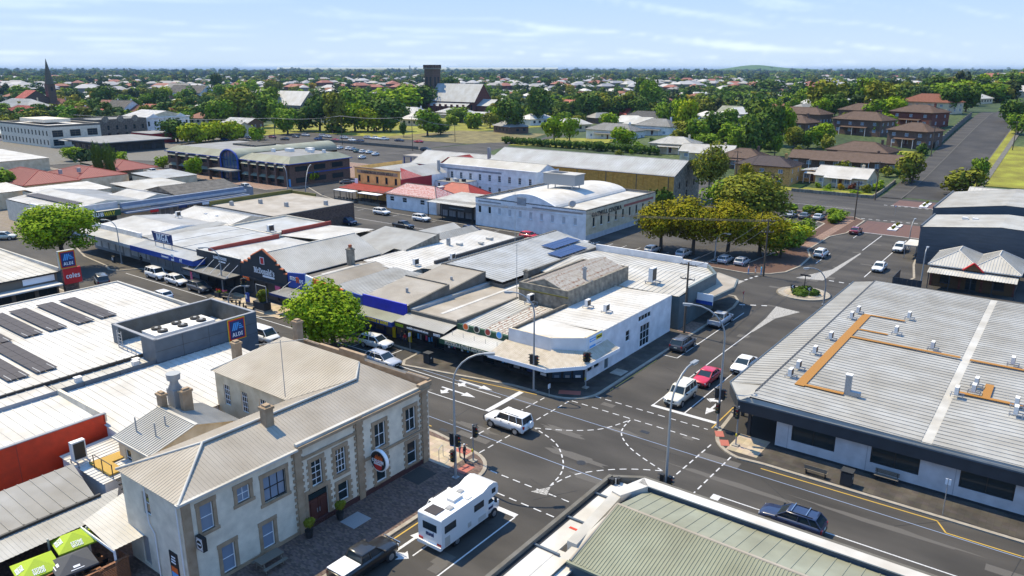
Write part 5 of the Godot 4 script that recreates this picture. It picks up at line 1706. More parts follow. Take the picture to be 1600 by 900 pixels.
# ---- north of the shops: cinema, old mill buildings, the long warehouse
func north_side() -> void:
	var Z := -131.2
	var t := thing("cinema_building","big white cinema with barrel-vaulted roof and cream side wall with small windows","building",Vector3(-94,0.13,-146))
	var south := []
	for x in [-107.0,-104.2,-101.4,-98.6,-95.8,-93.0,-90.2,-87.4,-84.6,-81.8]:
		south.append([x+108.2 - 0.4,3.0,0.8,1.5])
	panel(t,"front_wall","render_blue_white",Vector3(-108.2,0.1,Z),S,29.0,6.4,south)
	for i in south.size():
		window(t,Vector3(-108.2,0.1,Z),S,south[i],"white_paint","glass" if i < 2 else "pale_wall",1,1,0.12,"render_clean")  # blind panes a tone darker than the wall: recess shade put into their colour
	bb(t,"string_course","render_clean",-108.2,-79.2,5.0,5.12,Z,Z+0.08)
	bb(t,"inset_band","grey_wall",-107.4,-101.0,5.55,5.85,Z,Z+0.05)
	bb(t,"inset_band","grey_wall",-92.6,-80.0,5.55,5.85,Z,Z+0.05)
	# curved gable
	var s := Shape.new()
	var pr := Vector3.ZERO
	for i in 21:
		var k := i/20.0
		var p := Vector3(lerpf(-101.5,-86.8,k),6.5+1.9*sin(k*PI),Z)
		if i:
			s.quad(Vector3(pr.x,6.4,Z),Vector3(p.x,6.4,Z),p,pr)
			s.quad(pr,p,p - Vector3(0,0,0.35),pr - Vector3(0,0,0.35))
		pr = p
	sh(t,"curved_gable",s,"render_blue_white")
	bb(t,"louvre","grey_wall",-96.6,-94.2,5.9,7.6,Z,Z+0.08)
	for k in 6:
		bb(t,"louvre_blade","pale_wall",-96.5,-94.3,6.0+k*0.27,6.08+k*0.27,Z+0.08,Z+0.14)
	var east := row(9,28.0,2.6,0.8,1.9,1.5)
	glazed(t,"side_wall","render_cream",Vector3(-79.2,0.1,Z),E,31.0,6.2,east,"dark_metal",1,2,"render_clean")
	bb(t,"dado","pale_wall",-79.2,-79.15,0.1,1.2,-162,Z)
	bb(t,"salmon_band","tactile",-79.2,-79.15,5.0,5.5,-161,-147)
	text(t,"OATMILL CINEMA","black",Vector3(-79.12,5.2,-139.6),1.0,PI/2,"Droid Serif",true,"lettering",12.5)
	panel(t,"rear_wall","render_clean",Vector3(-79.2,0.1,-162.2),-S,29.0,6.4)
	panel(t,"west_wall","render_clean",Vector3(-108.2,0.1,-162.2),-E,31.0,6.4)
	bb(t,"roof_deck","roof_pale",-86.6,-79.5,5.7,5.95,-162.0,Z - 0.35)
	bb(t,"roof_deck","roof_white",-108.0,-101.6,5.7,5.95,-162.0,Z - 0.35)
	parapet(t,"concrete_old",-108.2,-79.2,-162.2,Z,6.25,6.5,0.35)
	s = Shape.new()
	for i in 16:
		var a := PI*i/16
		var b := PI*(i+1)/16
		var f := func(q: float,z: float): return Vector3(-94.15 - cos(q)*7.5,5.8+sin(q)*2.0,z)
		s.quad(f.call(a,Z - 0.36),f.call(b,Z - 0.36),f.call(b,-161.8),f.call(a,-161.8))
	sh(t,"barrel_vault",s,"roof_white")
	var ac := thing("roof_plant","large grey metal plant box on the cinema vault","plant box",Vector3(-95,7.5,-148))
	bb(ac,"casing","galv",-99.6,-91.0,8.6,11.0,-149.5,-145.5)
	bb(ac,"lid","roof_pale",-99.8,-90.8,11.0,11.15,-149.7,-145.3)
	bb(ac,"grille","dark_metal",-98.8,-95.0,11.15,11.2,-149.0,-146.0)
	for x in [-98.6,-92.0]:
		for z in [-149,-146]:
			bb(ac,"leg","steel",x - 0.1,x+0.1,6.6,8.6,z - 0.1,z+0.1)
	var dish := thing("satellite_dish","small dark satellite dish on the flat cinema roof","dish",Vector3(-84.0,5.95,-133.4))
	s = Shape.new()
	s.tube([Vector3(-84,7.1,-133.4),Vector3(-83.85,7.15,-133.2)],[0.8,0.6],16)
	sh(dish,"reflector",s,"grey_paint")
	bb(dish,"mast","steel",-84.05,-83.95,5.9,7.0,-133.5,-133.4)
	# glazed shop between cinema and white house
	t = block("glass-fronted shop under a pale skillion roof beside the cinema","glazed_shop",-121.4,-108.6,-142.0,-134.0,3.6,"grey_wall")
	glazed(t,"glass_front","charcoal",Vector3(-121.4,0.13,-133.9),S,12.6,3.4,row(5,12.6,0.3,2.2,2.8),"dark_metal",2,1)
	sheet(t,"roof_slope","roof_pale",[Vector3(-122.6,4.1,-130.4),Vector3(-108.4,4.1,-130.4),Vector3(-108.4,5.0,-142),Vector3(-121.6,5.0,-142)],0.9)
	for x in [-122.2,-117.8,-113.2,-108.8]:
		bb(t,"post","dark_metal",x - 0.08,x+0.08,0.1,4.05,-130.7,-130.55)
	bb(t,"sign_board","black",-117.6,-109.0,2.7,3.9,-130.75,-130.6)
	bb(t,"sign_print","teal_grey",-115.6,-111.0,3.2,3.4,-130.6,-130.57)
	# white house with worn red and white roof
	t = block("white-walled house with flaking red and white hipped roof","flaking_roof_house",-140.2,-123.2,-142.0,-134.6,3.8,"render_blue_white",[[1.2,2.0,1.5,1.2],[5.6,2.0,1.5,1.2],[11.6,2.0,1.5,1.2]],[])
	hip(t,"roof_red_worn",-140.2,-123.2,-142.0,-134.6,3.9,6.3,0.3,0.4,"roof_dark")
	t = block("low red hipped roof house behind the flaking roof","red_hip_house",-133.0,-119.0,-151.0,-142.4,3.4,"render_blue_white")
	hip(t,"roof_red",-133.0,-119.0,-151.0,-142.4,3.5,6.2,0.4,0.4,"roof_maroon")
	bb(t,"roof_light","roof_white",-131.0,-129.6,4.4,5.3,-145.8,-143.0)
	# ochre hotel
	t = thing("ochre_hotel","two-storey ochre hotel with parapet lettering and red verandah roof","building",Vector3(-150,0.13,-148))
	var w1 := row(5,17.4,4.6,0.95,1.7)+row(5,17.4,1.1,0.95,1.9)
	glazed(t,"front_wall","ochre",Vector3(-159.4,0.1,-141.6),S,17.4,8.4,w1,"dark_metal",1,2,"quoin")
	panel(t,"side_wall","red_paint",Vector3(-142.0,0.1,-141.6),E,12.0,6.2)
	panel(t,"rear_wall","render_blue_white",Vector3(-142.0,0.1,-160),-S,17.4,7.4)
	panel(t,"west_wall","ochre",Vector3(-159.4,0.1,-160),-E,18.4,8.4)
	panel(t,"side_wall","render_blue_white",Vector3(-142.0,0.1,-153.6),E,6.4,6.2)
	bb(t,"cornice","quoin",-159.6,-141.9,8.3,8.55,-141.9,-141.4)
	bb(t,"sign_panel","quoin",-158.4,-143.0,6.9,7.8,-141.6,-141.55)
	text(t,"COMMERCIAL FLOUR MILLS","black",Vector3(-150.7,7.32,-141.52),0.7,0.0,"Droid Serif",true,"lettering",12.0)
	gable(t,"roof_pale","render_cream",-159.2,-150.6,-160,-142.0,6.9,8.2,"z",0.0,0.5)
	gable(t,"roof_pale","red_paint",-150.6,-142.0,-160,-142.0,6.3,8.6,"z",0.0,0.5)
	s = Shape.new()
	s.tri(Vector3(-142,6.35,-142),Vector3(-142,6.35,-150),Vector3(-146.3,8.66,-146))
	sh(t,"roof_hip",s,"roof_red")
	sheet(t,"verandah_roof","roof_red",[Vector3(-160.4,3.3,-136.4),Vector3(-141.6,3.3,-136.4),Vector3(-141.6,4.1,-141.6),Vector3(-159.4,4.1,-141.6)],0.4)
	for i in 6:
		bb(t,"verandah_post","dark_metal",-160.2+i*3.6,-160.05+i*3.6,0.1,3.3,-136.7,-136.55)
	for i in 2:
		bb(t,"shade_awning","white_paint",-160.0+i*9.4,-152.6+i*9.4,2.95,3.05,-136.3,-134.2)
		bb(t,"railing","dark_metal",-160.0+i*9.4,-152.0+i*9.4,1.15,1.22,-134.4,-134.3)
		bb(t,"railing","timber_grey",-160.0+i*9.4,-152.0+i*9.4,0.2,0.9,-134.4,-134.3)
		for k in 4:
			bb(t,"awning_post","dark_metal",-159.9+i*9.4+k*2.4,-159.8+i*9.4+k*2.4,0.1,3.0,-134.4,-134.3)
	bb(t,"clock_sign","white_paint",-159.0,-157.8,4.0,5.4,-141.2,-141.1)
	for i in 5:
		var q := Vector3(-158.5+i*3.4,0.13,-135.6)
		var tb := thing("cafe_table","dark outdoor table with chairs under the red verandah","table",q,"verandah tables")
		bx(tb,"top","timber_grey",q+Vector3(0,0.75,0),Vector3(1.0,0.05,0.8))
		bx(tb,"leg","dark_metal",q+Vector3(0,0.37,0),Vector3(0.1,0.74,0.1))
		for k in [-0.8,0.8]:
			bx(tb,"seat","dark_metal",q+Vector3(k,0.45,0),Vector3(0.42,0.05,0.42))
			bx(tb,"backrest","dark_metal",q+Vector3(k*1.25,0.7,0),Vector3(0.05,0.5,0.42))
	# white mill
	t = thing("white_mill","long white two-storey mill with two rows of arched windows","building",Vector3(-126,0.13,-166))
	var w2 := row(10,33.6,4.7,0.9,1.7)+row(10,33.6,1.4,0.9,1.7)
	glazed(t,"front_wall","render_blue_white",Vector3(-146.6,0.1,-161.4),S,33.6,8.2,w2,"white_paint",2,3,"render_clean")
	panel(t,"end_wall","render_blue_white",Vector3(-113.0,0.1,-161.4),E,11.0,8.2,[[5,7.0,0.9,1.0]])
	window(t,Vector3(-113.0,0.1,-161.4),E,[5,7.0,0.9,1.0],"dark_metal","glass",1,1)
	panel(t,"rear_wall","render_clean",Vector3(-113.0,0.1,-172.4),-S,33.6,7.6)
	panel(t,"west_wall","render_clean",Vector3(-146.6,0.1,-172.4),-E,11.0,8.0)
	bb(t,"string_course","render_clean",-146.6,-113.0,4.0,4.15,-161.4,-161.3)
	bb(t,"inset_band","grey_wall",-145.6,-124.0,7.0,7.5,-161.4,-161.34)
	bb(t,"cornice","render_clean",-146.8,-112.9,8.2,8.5,-161.7,-161.2)
	gable(t,"roof_pale","render_blue_white",-146.5,-113.1,-172.4,-161.7,7.6,9.9,"x",0.1,0.7,"roof_white")
	bb(t,"flue","galv",-143.4,-142.8,7.0,9.8,-158.0,-157.4)
	# small link block with rooftop clutter in front of the mill
	t = block("small white flat-roofed link block in front of the white mill","link_block",-141.6,-132.4,-161.2,-154.4,4.6,"render_blue_white",[[1.0,3.0,0.8,1.1],[6.0,3.0,0.8,1.1]],[])
	bb(t,"flat_roof","roof_mid",-141.6,-132.4,4.5,4.7,-161.2,-154.4)
	for k in 5:
		bx(t,"roof_box",["galv","dark_metal","ac_white"][k % 3],Vector3(-140.3+k*1.6,5.05,-157.5+(k % 2)),Vector3(0.9,0.7,0.8))
	# red gable shed and steel flue behind
	t = block("grey-roofed shed with dark red gable end behind the mill","red_gable_shed",-176.0,-140.0,-196.0,-181.0,4.8,"red_paint")
	gable(t,"roof_cool","red_paint",-176.0,-140.0,-196.0,-181.0,4.8,8.2,"x",0.3,0.9,"roof_white")
	gable(t,"roof_red","red_paint",-160.0,-148.0,-184.0,-174.0,5.0,8.4,"z",0.3,0.5,"roof_red")
	bb(t,"flue","galv",-146.2,-145.4,6.0,11.0,-184.0,-183.2)
	# long stone warehouse
	t = thing("stone_warehouse","very long orange stone warehouse with grey iron gable roof and rows of blind windows","building",Vector3(-112,0.13,-187))
	var wh := []
	for i in 13:
		wh.append([2.0+i*4.5,4.6,1.5,2.2])
		if i > 7:
			wh.append([2.0+i*4.5,1.0,1.2,1.8])
	var wo := Vector3(-143.6,0.1,-180.6)
	panel(t,"front_wall","stone_orange",wo,S,60.4,7.7,wh,0.2)
	for r in wh:
		if r[1] > 4:
			bx(t,"blind_panel","stone_orange",wo+Vector3(r[0]+r[2]/2,r[1]+r[3]/2,-0.19),Vector3(r[2],r[3],0.1))
		else:
			window(t,wo,S,r,"dark_metal","glass",1,2)
	for i in 7:
		bb(t,"downpipe","stone_dark",-140.0+i*9.2,-139.85+i*9.2,0.1,7.6,-180.6,-180.48)
	glazed(t,"end_wall","stone_wall",Vector3(-83.2,0.1,-180.6),E,16.0,7.7,[[3,4.0,0.9,1.6],[7.5,4.0,0.9,1.6],[12,4.0,0.9,1.6],[7.5,1.0,1.0,2.2]],"dark_metal",1,1)
	panel(t,"rear_wall","stone_wall",Vector3(-83.2,0.1,-196.6),-S,60.4,7.7)
	panel(t,"west_wall","stone_wall",Vector3(-143.6,0.1,-196.6),-E,16.0,7.7)
	gable(t,"roof_cool","stone_wall",-143.6,-83.2,-196.6,-180.6,7.75,11.0,"x",0.15,0.76,"roof_pale")
	bb(t,"attic_window","glass",-83.2,-83.14,8.6,9.9,-189.2,-188.3)

# ---- west: council offices, sandwich shop, old civic buildings, shop with pylon sign
func west_side() -> void:
	# shop at the left edge with a long awning
	var t := thing("arcade_shop","low shop with pale ribbed roof, long glass front and plain white sign panel","building",Vector3(-135,0.13,-40))
	glazed(t,"glass_front","timber_grey",Vector3(-122.4,0.13,-20),E,28.2,4.3,row(9,28.2,0.3,2.6,2.2),"dark_metal",2,1)
	panel(t,"wall","timber_grey",Vector3(-122.4,0.13,-48.2),-S,26,4.3)
	panel(t,"wall","timber_grey",Vector3(-148.4,0.13,-20),S,26,4.3)
	sheet(t,"roof_slope","roof_pale",[Vector3(-122.2,4.45,-20),Vector3(-122.2,4.45,-48.4),Vector3(-148.6,4.9,-48.4),Vector3(-148.6,4.9,-20)],0.9)
	bb(t,"gutter","dark_metal",-122.3,-122.1,4.25,4.45,-48.4,-20)
	bb(t,"edge_capping","roof_pale",-148.6,-122.2,4.5,5.05,-48.7,-48.4)
	bb(t,"awning","roof_white",-122.4,-120.2,2.75,2.95,-48.0,-20)
	bb(t,"sign_panel","white_paint",-122.38,-122.3,3.25,4.15,-47.8,-43.4)
	var p := thing("pylon_sign","brown pylon sign with square logo panel above a red panel","sign",Vector3(-120.6,0.13,-49.0))
	bb(p,"pylon","brick_brown",-121.3,-120.6,0.1,5.3,-50.4,-48.4)
	bx(p,"red_panel","red",Vector3(-120.4,3.9,-49.6),Vector3(0.3,2.4,2.5))
	text(p,"coles","white_paint",Vector3(-120.2,3.9,-49.6),0.75,PI/2,"Droid Sans",true,"lettering",2.0)
	bx(p,"logo_box","roof_pale",Vector3(-120.5,6.5,-49.2),Vector3(0.5,2.75,2.4))
	logo("",Vector3(-120.22,6.5,-49.2),2.3,PI/2,p)
	# sandwich shop with solar roof
	t = thing("sandwich_shop","corner shop with dark green fascia lettering and white roof with solar bank","building",Vector3(-184,0.13,-78))
	walls(t,"render_white",-200.0,-171.6,-90.0,-70.6,4.8,[],[],"white_paint",1,2,0.1)
	gable(t,"roof_white","render_white",-200.0,-172.0,-90.0,-70.8,4.9,6.2,"x",0.0,0.9)
	bb(t,"parapet","pale_wall",-172.0,-171.4,4.0,5.6,-82.4,-70.4)
	bb(t,"parapet","render_clean",-186.0,-171.6,4.0,5.4,-70.6,-70.2)
	bb(t,"fascia","green_sign",-170.2,-169.6,2.9,4.2,-82.0,-69.2)
	bb(t,"awning_roof","roof_pale",-171.6,-169.6,4.2,4.28,-82.0,-69.2)
	bb(t,"fascia","pale_wall",-186.0,-169.6,2.9,4.2,-69.3,-68.9)
	bb(t,"awning_roof","roof_pale",-186.0,-169.6,4.2,4.28,-70.4,-69.0)
	text(t,"SUB","white_paint",Vector3(-169.55,3.55,-77.0),0.9,PI/2,"Droid Sans",true,"lettering",2.4)
	text(t,"WAY","yellow",Vector3(-169.55,3.55,-79.5),0.9,PI/2,"Droid Sans",true,"lettering",2.4)
	text(t,"WAY","yellow",Vector3(-169.55,3.55,-71.6),0.9,PI/2,"Droid Sans",true,"lettering",2.4)
	glazed(t,"shop_front","charcoal",Vector3(-171.35,0.13,-70.8),E,11,2.8,row(4,11,0.4,2.2,2.0),"dark_metal",2,1)
	solar_array("dark solar bank on the white sandwich shop roof",-198.0,-175.0,-79.6,-74.0,5.55,14,3)
	# long shop with steel-blue awning and old fibro roof
	t = thing("blue_awning_shop","long shop with steel-blue curved fascia and patchy old fibre-cement roof","building",Vector3(-180,0.13,-100))
	walls(t,"grey_wall",-186.0,-172.2,-118.0,-82.6,4.6,[],[],"white_paint",1,2,0.1)
	glazed(t,"shop_front","pale_wall",Vector3(-172.1,0.13,-82.8),E,34,2.9,row(11,34,0.4,2.4,2.1),"white_paint",2,1)
	bb(t,"fascia","awning_blue",-171.0,-170.2,4.2,5.3,-114.0,-82.6)
	bb(t,"fascia_edge","pale_wall",-170.2,-169.8,4.0,4.5,-114.4,-82.6)
	bb(t,"awning","awning_blue",-172.2,-168.4,3.1,3.4,-114.4,-82.6)
	for z in [-88.0,-95.0,-101.0,-106.0]:
		bb(t,"lettering_board",["red","white_paint","orange","navy"][int(-z) % 4],-168.4,-168.34,2.6,3.2,z - 2.0,z)
	gable(t,"roof_fibro","roof_fibro",-186.0,-172.4,-114.0,-96.6,5.2,6.6,"z",0.2,0.5)
	gable(t,"roof_white","roof_white",-186.0,-172.4,-96.4,-88.0,5.0,6.0,"x",0.2,0.7)
	skillion(t,"roof_white",-186.0,-172.4,-88.0,-82.8,5.0,5.3,"e",0.7)
	# white and grey roofs behind
	for k in [[-215,-202,-96,-80,"roof_white","flat white-roofed store behind the sandwich shop"],[-206,-190,-112,-98,"roof_pale","pale roofed workshop beside the two cypresses"],[-230,-216,-82,-62,"roof_white","large white-roofed store left of the sandwich shop"],[-222,-208,-124,-112,"roof_cool","grey flat-roofed carport store by the council street"],[-330,-290,-118,-100,"roof_white","cream walled store with white roof behind the red roofs"],[-262,-246,-128,-116,"timber_grey","open brown pergola roof beside the round trees"]]:
		t = block(k[5],"rear_store",k[0],k[1],k[2],k[3],4.2,"render_cream",[[2,1.5,1.2,1.2],[6,1.5,1.2,1.2]])
		skillion(t,k[4],k[0] - 0.2,k[1]+0.2,k[2] - 0.2,k[3]+0.2,4.3,4.9,"e",0.8)
	t = block("long building with three linked maroon hipped roofs","maroon_roof_building",-250.0,-224.0,-112.0,-84.0,4.4,"render_cream")
	hip(t,"roof_maroon",-250.0,-224.0,-98.0,-84.0,4.4,7.2,0.5,0.6,"roof_red")
	hip(t,"roof_maroon",-246.0,-226.0,-112.0,-98.4,4.4,6.6,0.5,0.6,"roof_red")
	hip(t,"roof_maroon",-250.0,-234.0,-126.0,-112.8,4.4,6.8,0.5,0.6,"roof_red")
	for z in [-96.0,-101.0]:
		bx(t,"roof_vent","galv",Vector3(-230,6.3,z),Vector3(0.8,1.2,0.8))
	# council offices
	t = thing("council_offices","brown brick two-storey offices with sage mansard roof, blue trim and glass barrel vault","building",Vector3(-220,0.13,-160))
	for w in [[-256.0,-222.4,-172.0,-142.6],[-213.4,-189.0,-166.0,-142.6]]:
		walls(t,"brick_brown",w[0],w[1],w[2],w[3],7.1,[],[],"white_paint",1,2,0.1)
		var a := []
		for e in [[w[0] - 0.6,w[3]+0.6],[w[1]+0.6,w[3]+0.6],[w[1]+0.6,w[2] - 0.6],[w[0] - 0.6,w[2] - 0.6]]:
			a.append(Vector3(e[0],6.9,e[1]))
		var b := []
		for e in [[w[0]+2.6,w[3] - 2.6],[w[1] - 2.6,w[3] - 2.6],[w[1] - 2.6,w[2]+2.6],[w[0]+2.6,w[2]+2.6]]:
			b.append(Vector3(e[0],8.7,e[1]))
		for i in 4:
			sheet(t,"mansard_slope","roof_sage",[a[i],a[(i+1) % 4],b[(i+1) % 4],b[i]],0.6)
		bb(t,"flat_roof","roof_mid",w[0]+2.6,w[1] - 2.6,8.3,8.5,w[2]+2.6,w[3] - 2.6)
		for q in [[w[0] - 0.6,w[1]+0.6,w[3]+0.6,w[3]+0.75],[w[1]+0.6,w[1]+0.75,w[2] - 0.6,w[3]+0.6]]:
			bb(t,"blue_trim","blue_sign",q[0],q[1],6.65,6.92,q[2],q[3])
		var n := 5
		for i in n:
			var x: float = lerpf(w[0]+1.2,w[1] - 1.2,(i+0.5)/n)
			var l: float = (w[1] - w[0])/n
			for y in [0.8,4.2]:
				bb(t,"window_strip","glass",x - l*0.34,x+l*0.34,y+0.2,y+1.7,w[3]+0.02,w[3]+0.08)
				sheet(t,"sunshade","roof_sage",[Vector3(x - l*0.38,y+1.5,w[3]+1.2),Vector3(x+l*0.38,y+1.5,w[3]+1.2),Vector3(x+l*0.38,y+2.2,w[3]),Vector3(x - l*0.38,y+2.2,w[3])],0.4)
			bb(t,"brick_fin","brick_brown",x+l*0.42,x+l*0.56,0.1,6.6,w[3],w[3]+1.3)
			bb(t,"fin_cap","cream_paint",x+l*0.42,x+l*0.56,6.6,6.7,w[3],w[3]+1.35)
	for i in 3:
		for y in [0.8,4.2]:
			bb(t,"window_strip","glass",-188.96,-188.9,y+0.2,y+1.7,-149 - i*7.0,-144.6 - i*7.0)
	bb(t,"blue_rail","blue_sign",-188.2,-188.0,3.6,3.9,-166,-148)
	bb(t,"blue_door","sky_blue",-190.4,-188.8,0.2,2.4,-142.5,-142.4)
	bb(t,"blue_door","sky_blue",-205,-203.4,0.2,2.4,-142.5,-142.4)
	# vaulted entry
	var s := Shape.new()
	var f := func(k: float,z: float): return Vector3(-217.9 - cos(k)*4.6,6.5+sin(k)*3.0,z)
	for i in 16:
		var a := PI*i/16
		var b := PI*(i+1)/16
		s.quad(f.call(a,-141.6),f.call(b,-141.6),f.call(b,-182.0),f.call(a,-182.0))
	sh(t,"barrel_vault",s,"roof_sage")
	s = Shape.new()
	var ring := []
	for i in 17:
		ring.append(f.call(PI*i/16,-141.5))
	s.tube([Vector3(-222.5,0.2,-141.5)]+ring+[Vector3(-213.3,0.2,-141.5)],range(19).map(func(_i): return 0.32),6)
	sh(t,"arch_trim",s,"blue_sign")
	s = Shape.new()
	for i in 16:
		s.tri(Vector3(-217.9,6.2,-142.0),f.call(PI*(i+1)/16,-142.0),f.call(PI*i/16,-142.0))
	s.quad(Vector3(-222.4,0.2,-142.0),Vector3(-213.4,0.2,-142.0),Vector3(-213.4,6.2,-142.0),Vector3(-222.4,6.2,-142.0))
	sh(t,"arch_glass",s,"glass_blue")
	for i in 5:
		bb(t,"mullion","blue_sign",-221.4+i*1.75,-221.3+i*1.75,0.2,8.8,-142.0,-141.9)
	panel(t,"rear_wall","brick_brown",Vector3(-213.4,0.1,-182),-S,9.0,6.5)
	bb(t,"entry_canopy","roof_mid",-224.0,-212.0,3.2,3.6,-141.4,-137.6)
	for x in [-223.6,-212.6]:
		bb(t,"canopy_post","brick_brown",x - 0.3,x+0.3,0.1,3.2,-138.4,-137.8)
	for q in [[-206,-156,2.6],[-198,-158,1.8],[-209,-152,1.2],[-202,-161,2.6],[-194,-160,1.0]]:
		bx(t,"roof_plant","ac_white",Vector3(q[0],9.0,q[1]),Vector3(q[2],1.0,q[2]*0.7))
	for i in 6:
		bb(t,"roof_louvre","concrete_old",-240+i*2.4,-238.4+i*2.4,8.5,9.1,-166,-158)
	# sheltered bay behind the offices
	t = thing("bay_shelter","small flat-roofed shelter with blue posts by the council car park","shelter",Vector3(-192,0.13,-200))
	bb(t,"roof","roof_beige",-199,-184,3.4,4.0,-206,-200)
	for i in 5:
		bb(t,"post","blue_sign",-198.6+i*3.4,-198.3+i*3.4,0.0,3.4,-200.4,-200.1)
	bb(t,"rear_wall","pale_wall",-198.8,-184.2,0.0,3.4,-205.8,-205.5)
	# old civic buildings
	var w3 := row(5,17.0,5.0,1.3,2.4)+row(5,17.0,1.2,1.3,2.4)
	t = thing("white_office","old white two-storey corner office with rows of tall windows","building",Vector3(-395,0,-158))
	walls(t,"render_white",-424,-372,-176,-153,9.0,row(14,52,5.2,1.4,2.2)+row(14,52,1.2,1.4,2.2),row(3,23,4.6,4.6,3.0)+row(3,23,0.8,4.6,2.8),"stone_wall",2,3,0.0)
	parapet(t,"concrete_old",-424,-372,-176,-153,9.0,9.9,0.5,"render_white")
	bb(t,"flat_roof","roof_white",-423.5,-372.5,8.9,9.05,-175.5,-153.5)
	bb(t,"upper_storey","render_white",-418,-392,9.9,11.4,-172,-160)
	t = thing("stone_institute","old grey stone two-storey building with arched openings and ornate parapet","building",Vector3(-398,0,-190))
	walls(t,"stone_dark",-412,-386,-206,-180,9.5,row(6,26,5.2,1.2,2.2)+row(6,26,1.0,1.5,2.6),row(6,26,5.2,1.2,2.2)+row(6,26,1.0,1.6,2.8),"stone_wall",1,2,0.0)
	parapet(t,"stone_dark",-412,-386,-206,-180,9.5,10.4,0.5)
	gable(t,"roof_mid","stone_dark",-411,-387,-205,-181,9.0,10.6,"z",0.0)
	for k in 3:
		var s3 := Shape.new()
		s3.tube([Vector3(-385.9,10.4,-185.5 - k*7.4),Vector3(-386.6,10.4,-185.5 - k*7.4)],[1.6,1.6],14)
		sh(t,"round_pediment",s3,"stone_wall")
	t = thing("classical_hall","white classical two-storey hall with pediments and columns of windows","building",Vector3(-402,0,-216))
	walls(t,"render_clean",-416,-390,-232,-207.5,10.0,row(6,26,5.6,1.1,2.4)+row(6,26,1.0,1.2,2.6),row(7,24.5,5.6,1.1,2.4)+row(7,24.5,1.0,1.2,2.6),"grey_paint",1,2,0.0)
	bb(t,"cornice","render_clean",-416.4,-389.6,9.6,10.1,-232.4,-207.1)
	for z in [-212.0,-227.0]:
		var s4 := Shape.new()
		s4.tri(Vector3(-389.7,10.1,z+3),Vector3(-389.7,10.1,z - 3),Vector3(-389.7,11.8,z))
		sh(t,"pediment",s4,"render_clean")
	gable(t,"roof_white","render_cream",-415.5,-390.5,-231.5,-208,10.0,13.0,"x",0.0,0.9)
	t = thing("red_kiosk","low bright red walled store in front of the white classical hall","building",Vector3(-362,0,-196))
	walls(t,"red_paint",-372,-354,-202,-190,4.6,[],[],"white_paint",1,2,0.0)
	bb(t,"flat_roof","roof_mid",-372,-354,4.6,4.8,-202,-190)
	t = thing("dark_cafe","low dark grey modern building with flat roof and canopy before the stone institute","building",Vector3(-338,0,-166))
	walls(t,"charcoal",-356,-328,-182,-156,4.4,row(5,28,0.6,3.6,2.4),row(5,26,0.6,3.4,2.4),"dark_metal",2,1,0.0)
	bb(t,"flat_roof","roof_mid",-360,-325,4.4,4.8,-184,-153)
	bb(t,"canopy","roof_pale",-366,-356,3.6,3.9,-166,-154)
	for k in [[-362,-240,16,11,"roof_pale","render_cream","narrow cream house with steep pale gable near the big dark tree"],[-386,-262,20,12,"roof_white","brick_brown","dark brick cottage with white roof on the rise beyond the rounded hedges"],[-440,-205,20,14,"roof_white","render_cream","pale-roofed annexe behind the stone institute"]]:
		house("annexe_house",k[6],Vector3(k[0],0,k[1]),0.1,k[2],k[3],5.0,7.6,"gable",k[4],k[5])

# ---- generic house, built at its own base and then turned
func house(called: String,label: String,at: Vector3,yaw: float,w: float,d: float,h: float,hr: float,kind: String,rm,wm,group := "",nwin := 4,porch := true) -> Node3D:
	var t := thing(called,label,"house",Vector3.ZERO,group)
	var win := row(nwin,w,2.3,minf(1.5,w/nwin*0.6),1.3)
	var wine := row(maxi(2,nwin - 1),d,2.3,1.2,1.3)
	if h > 4.6:
		win += row(nwin,w,h - 0.6,minf(1.4,w/nwin*0.55),1.2)
		wine += row(maxi(2,nwin - 1),d,h - 0.6,1.1,1.2)
	walls(t,wm,-w/2,w/2,-d/2,d/2,h,win,wine,"white_paint",2,1,-1.5,null,"glass_blind")
	if kind == "hip":
		hip(t,rm,-w/2,w/2,-d/2,d/2,h,hr,0.6,0.35,rm)
	else:
		gable(t,rm,wm,-w/2,w/2,-d/2,d/2,h,hr,"x" if w > d else "z",0.5,0.35,rm)
	if porch:
		var pm = "white_paint"
		sheet(t,"porch_roof",rm,[Vector3(-w*0.3,2.5,d/2+1.9),Vector3(w*0.25,2.5,d/2+1.9),Vector3(w*0.25,2.95,d/2),Vector3(-w*0.3,2.95,d/2)],0.4)
		for k in 3:
			bb(t,"porch_post",pm,-w*0.3+k*w*0.27,-w*0.3+k*w*0.27+0.12,-1.0,2.5,d/2+1.7,d/2+1.82)
		bb(t,"front_door","door_wood",-0.5,0.45,0.1,2.15,d/2+0.01,d/2+0.06)
	chimney(t,wm,w*0.28,-d*0.15,h,hr+0.7,0.7,0.7)
	t.transform = Transform3D(Basis(Vector3.UP,yaw),at)
	return t

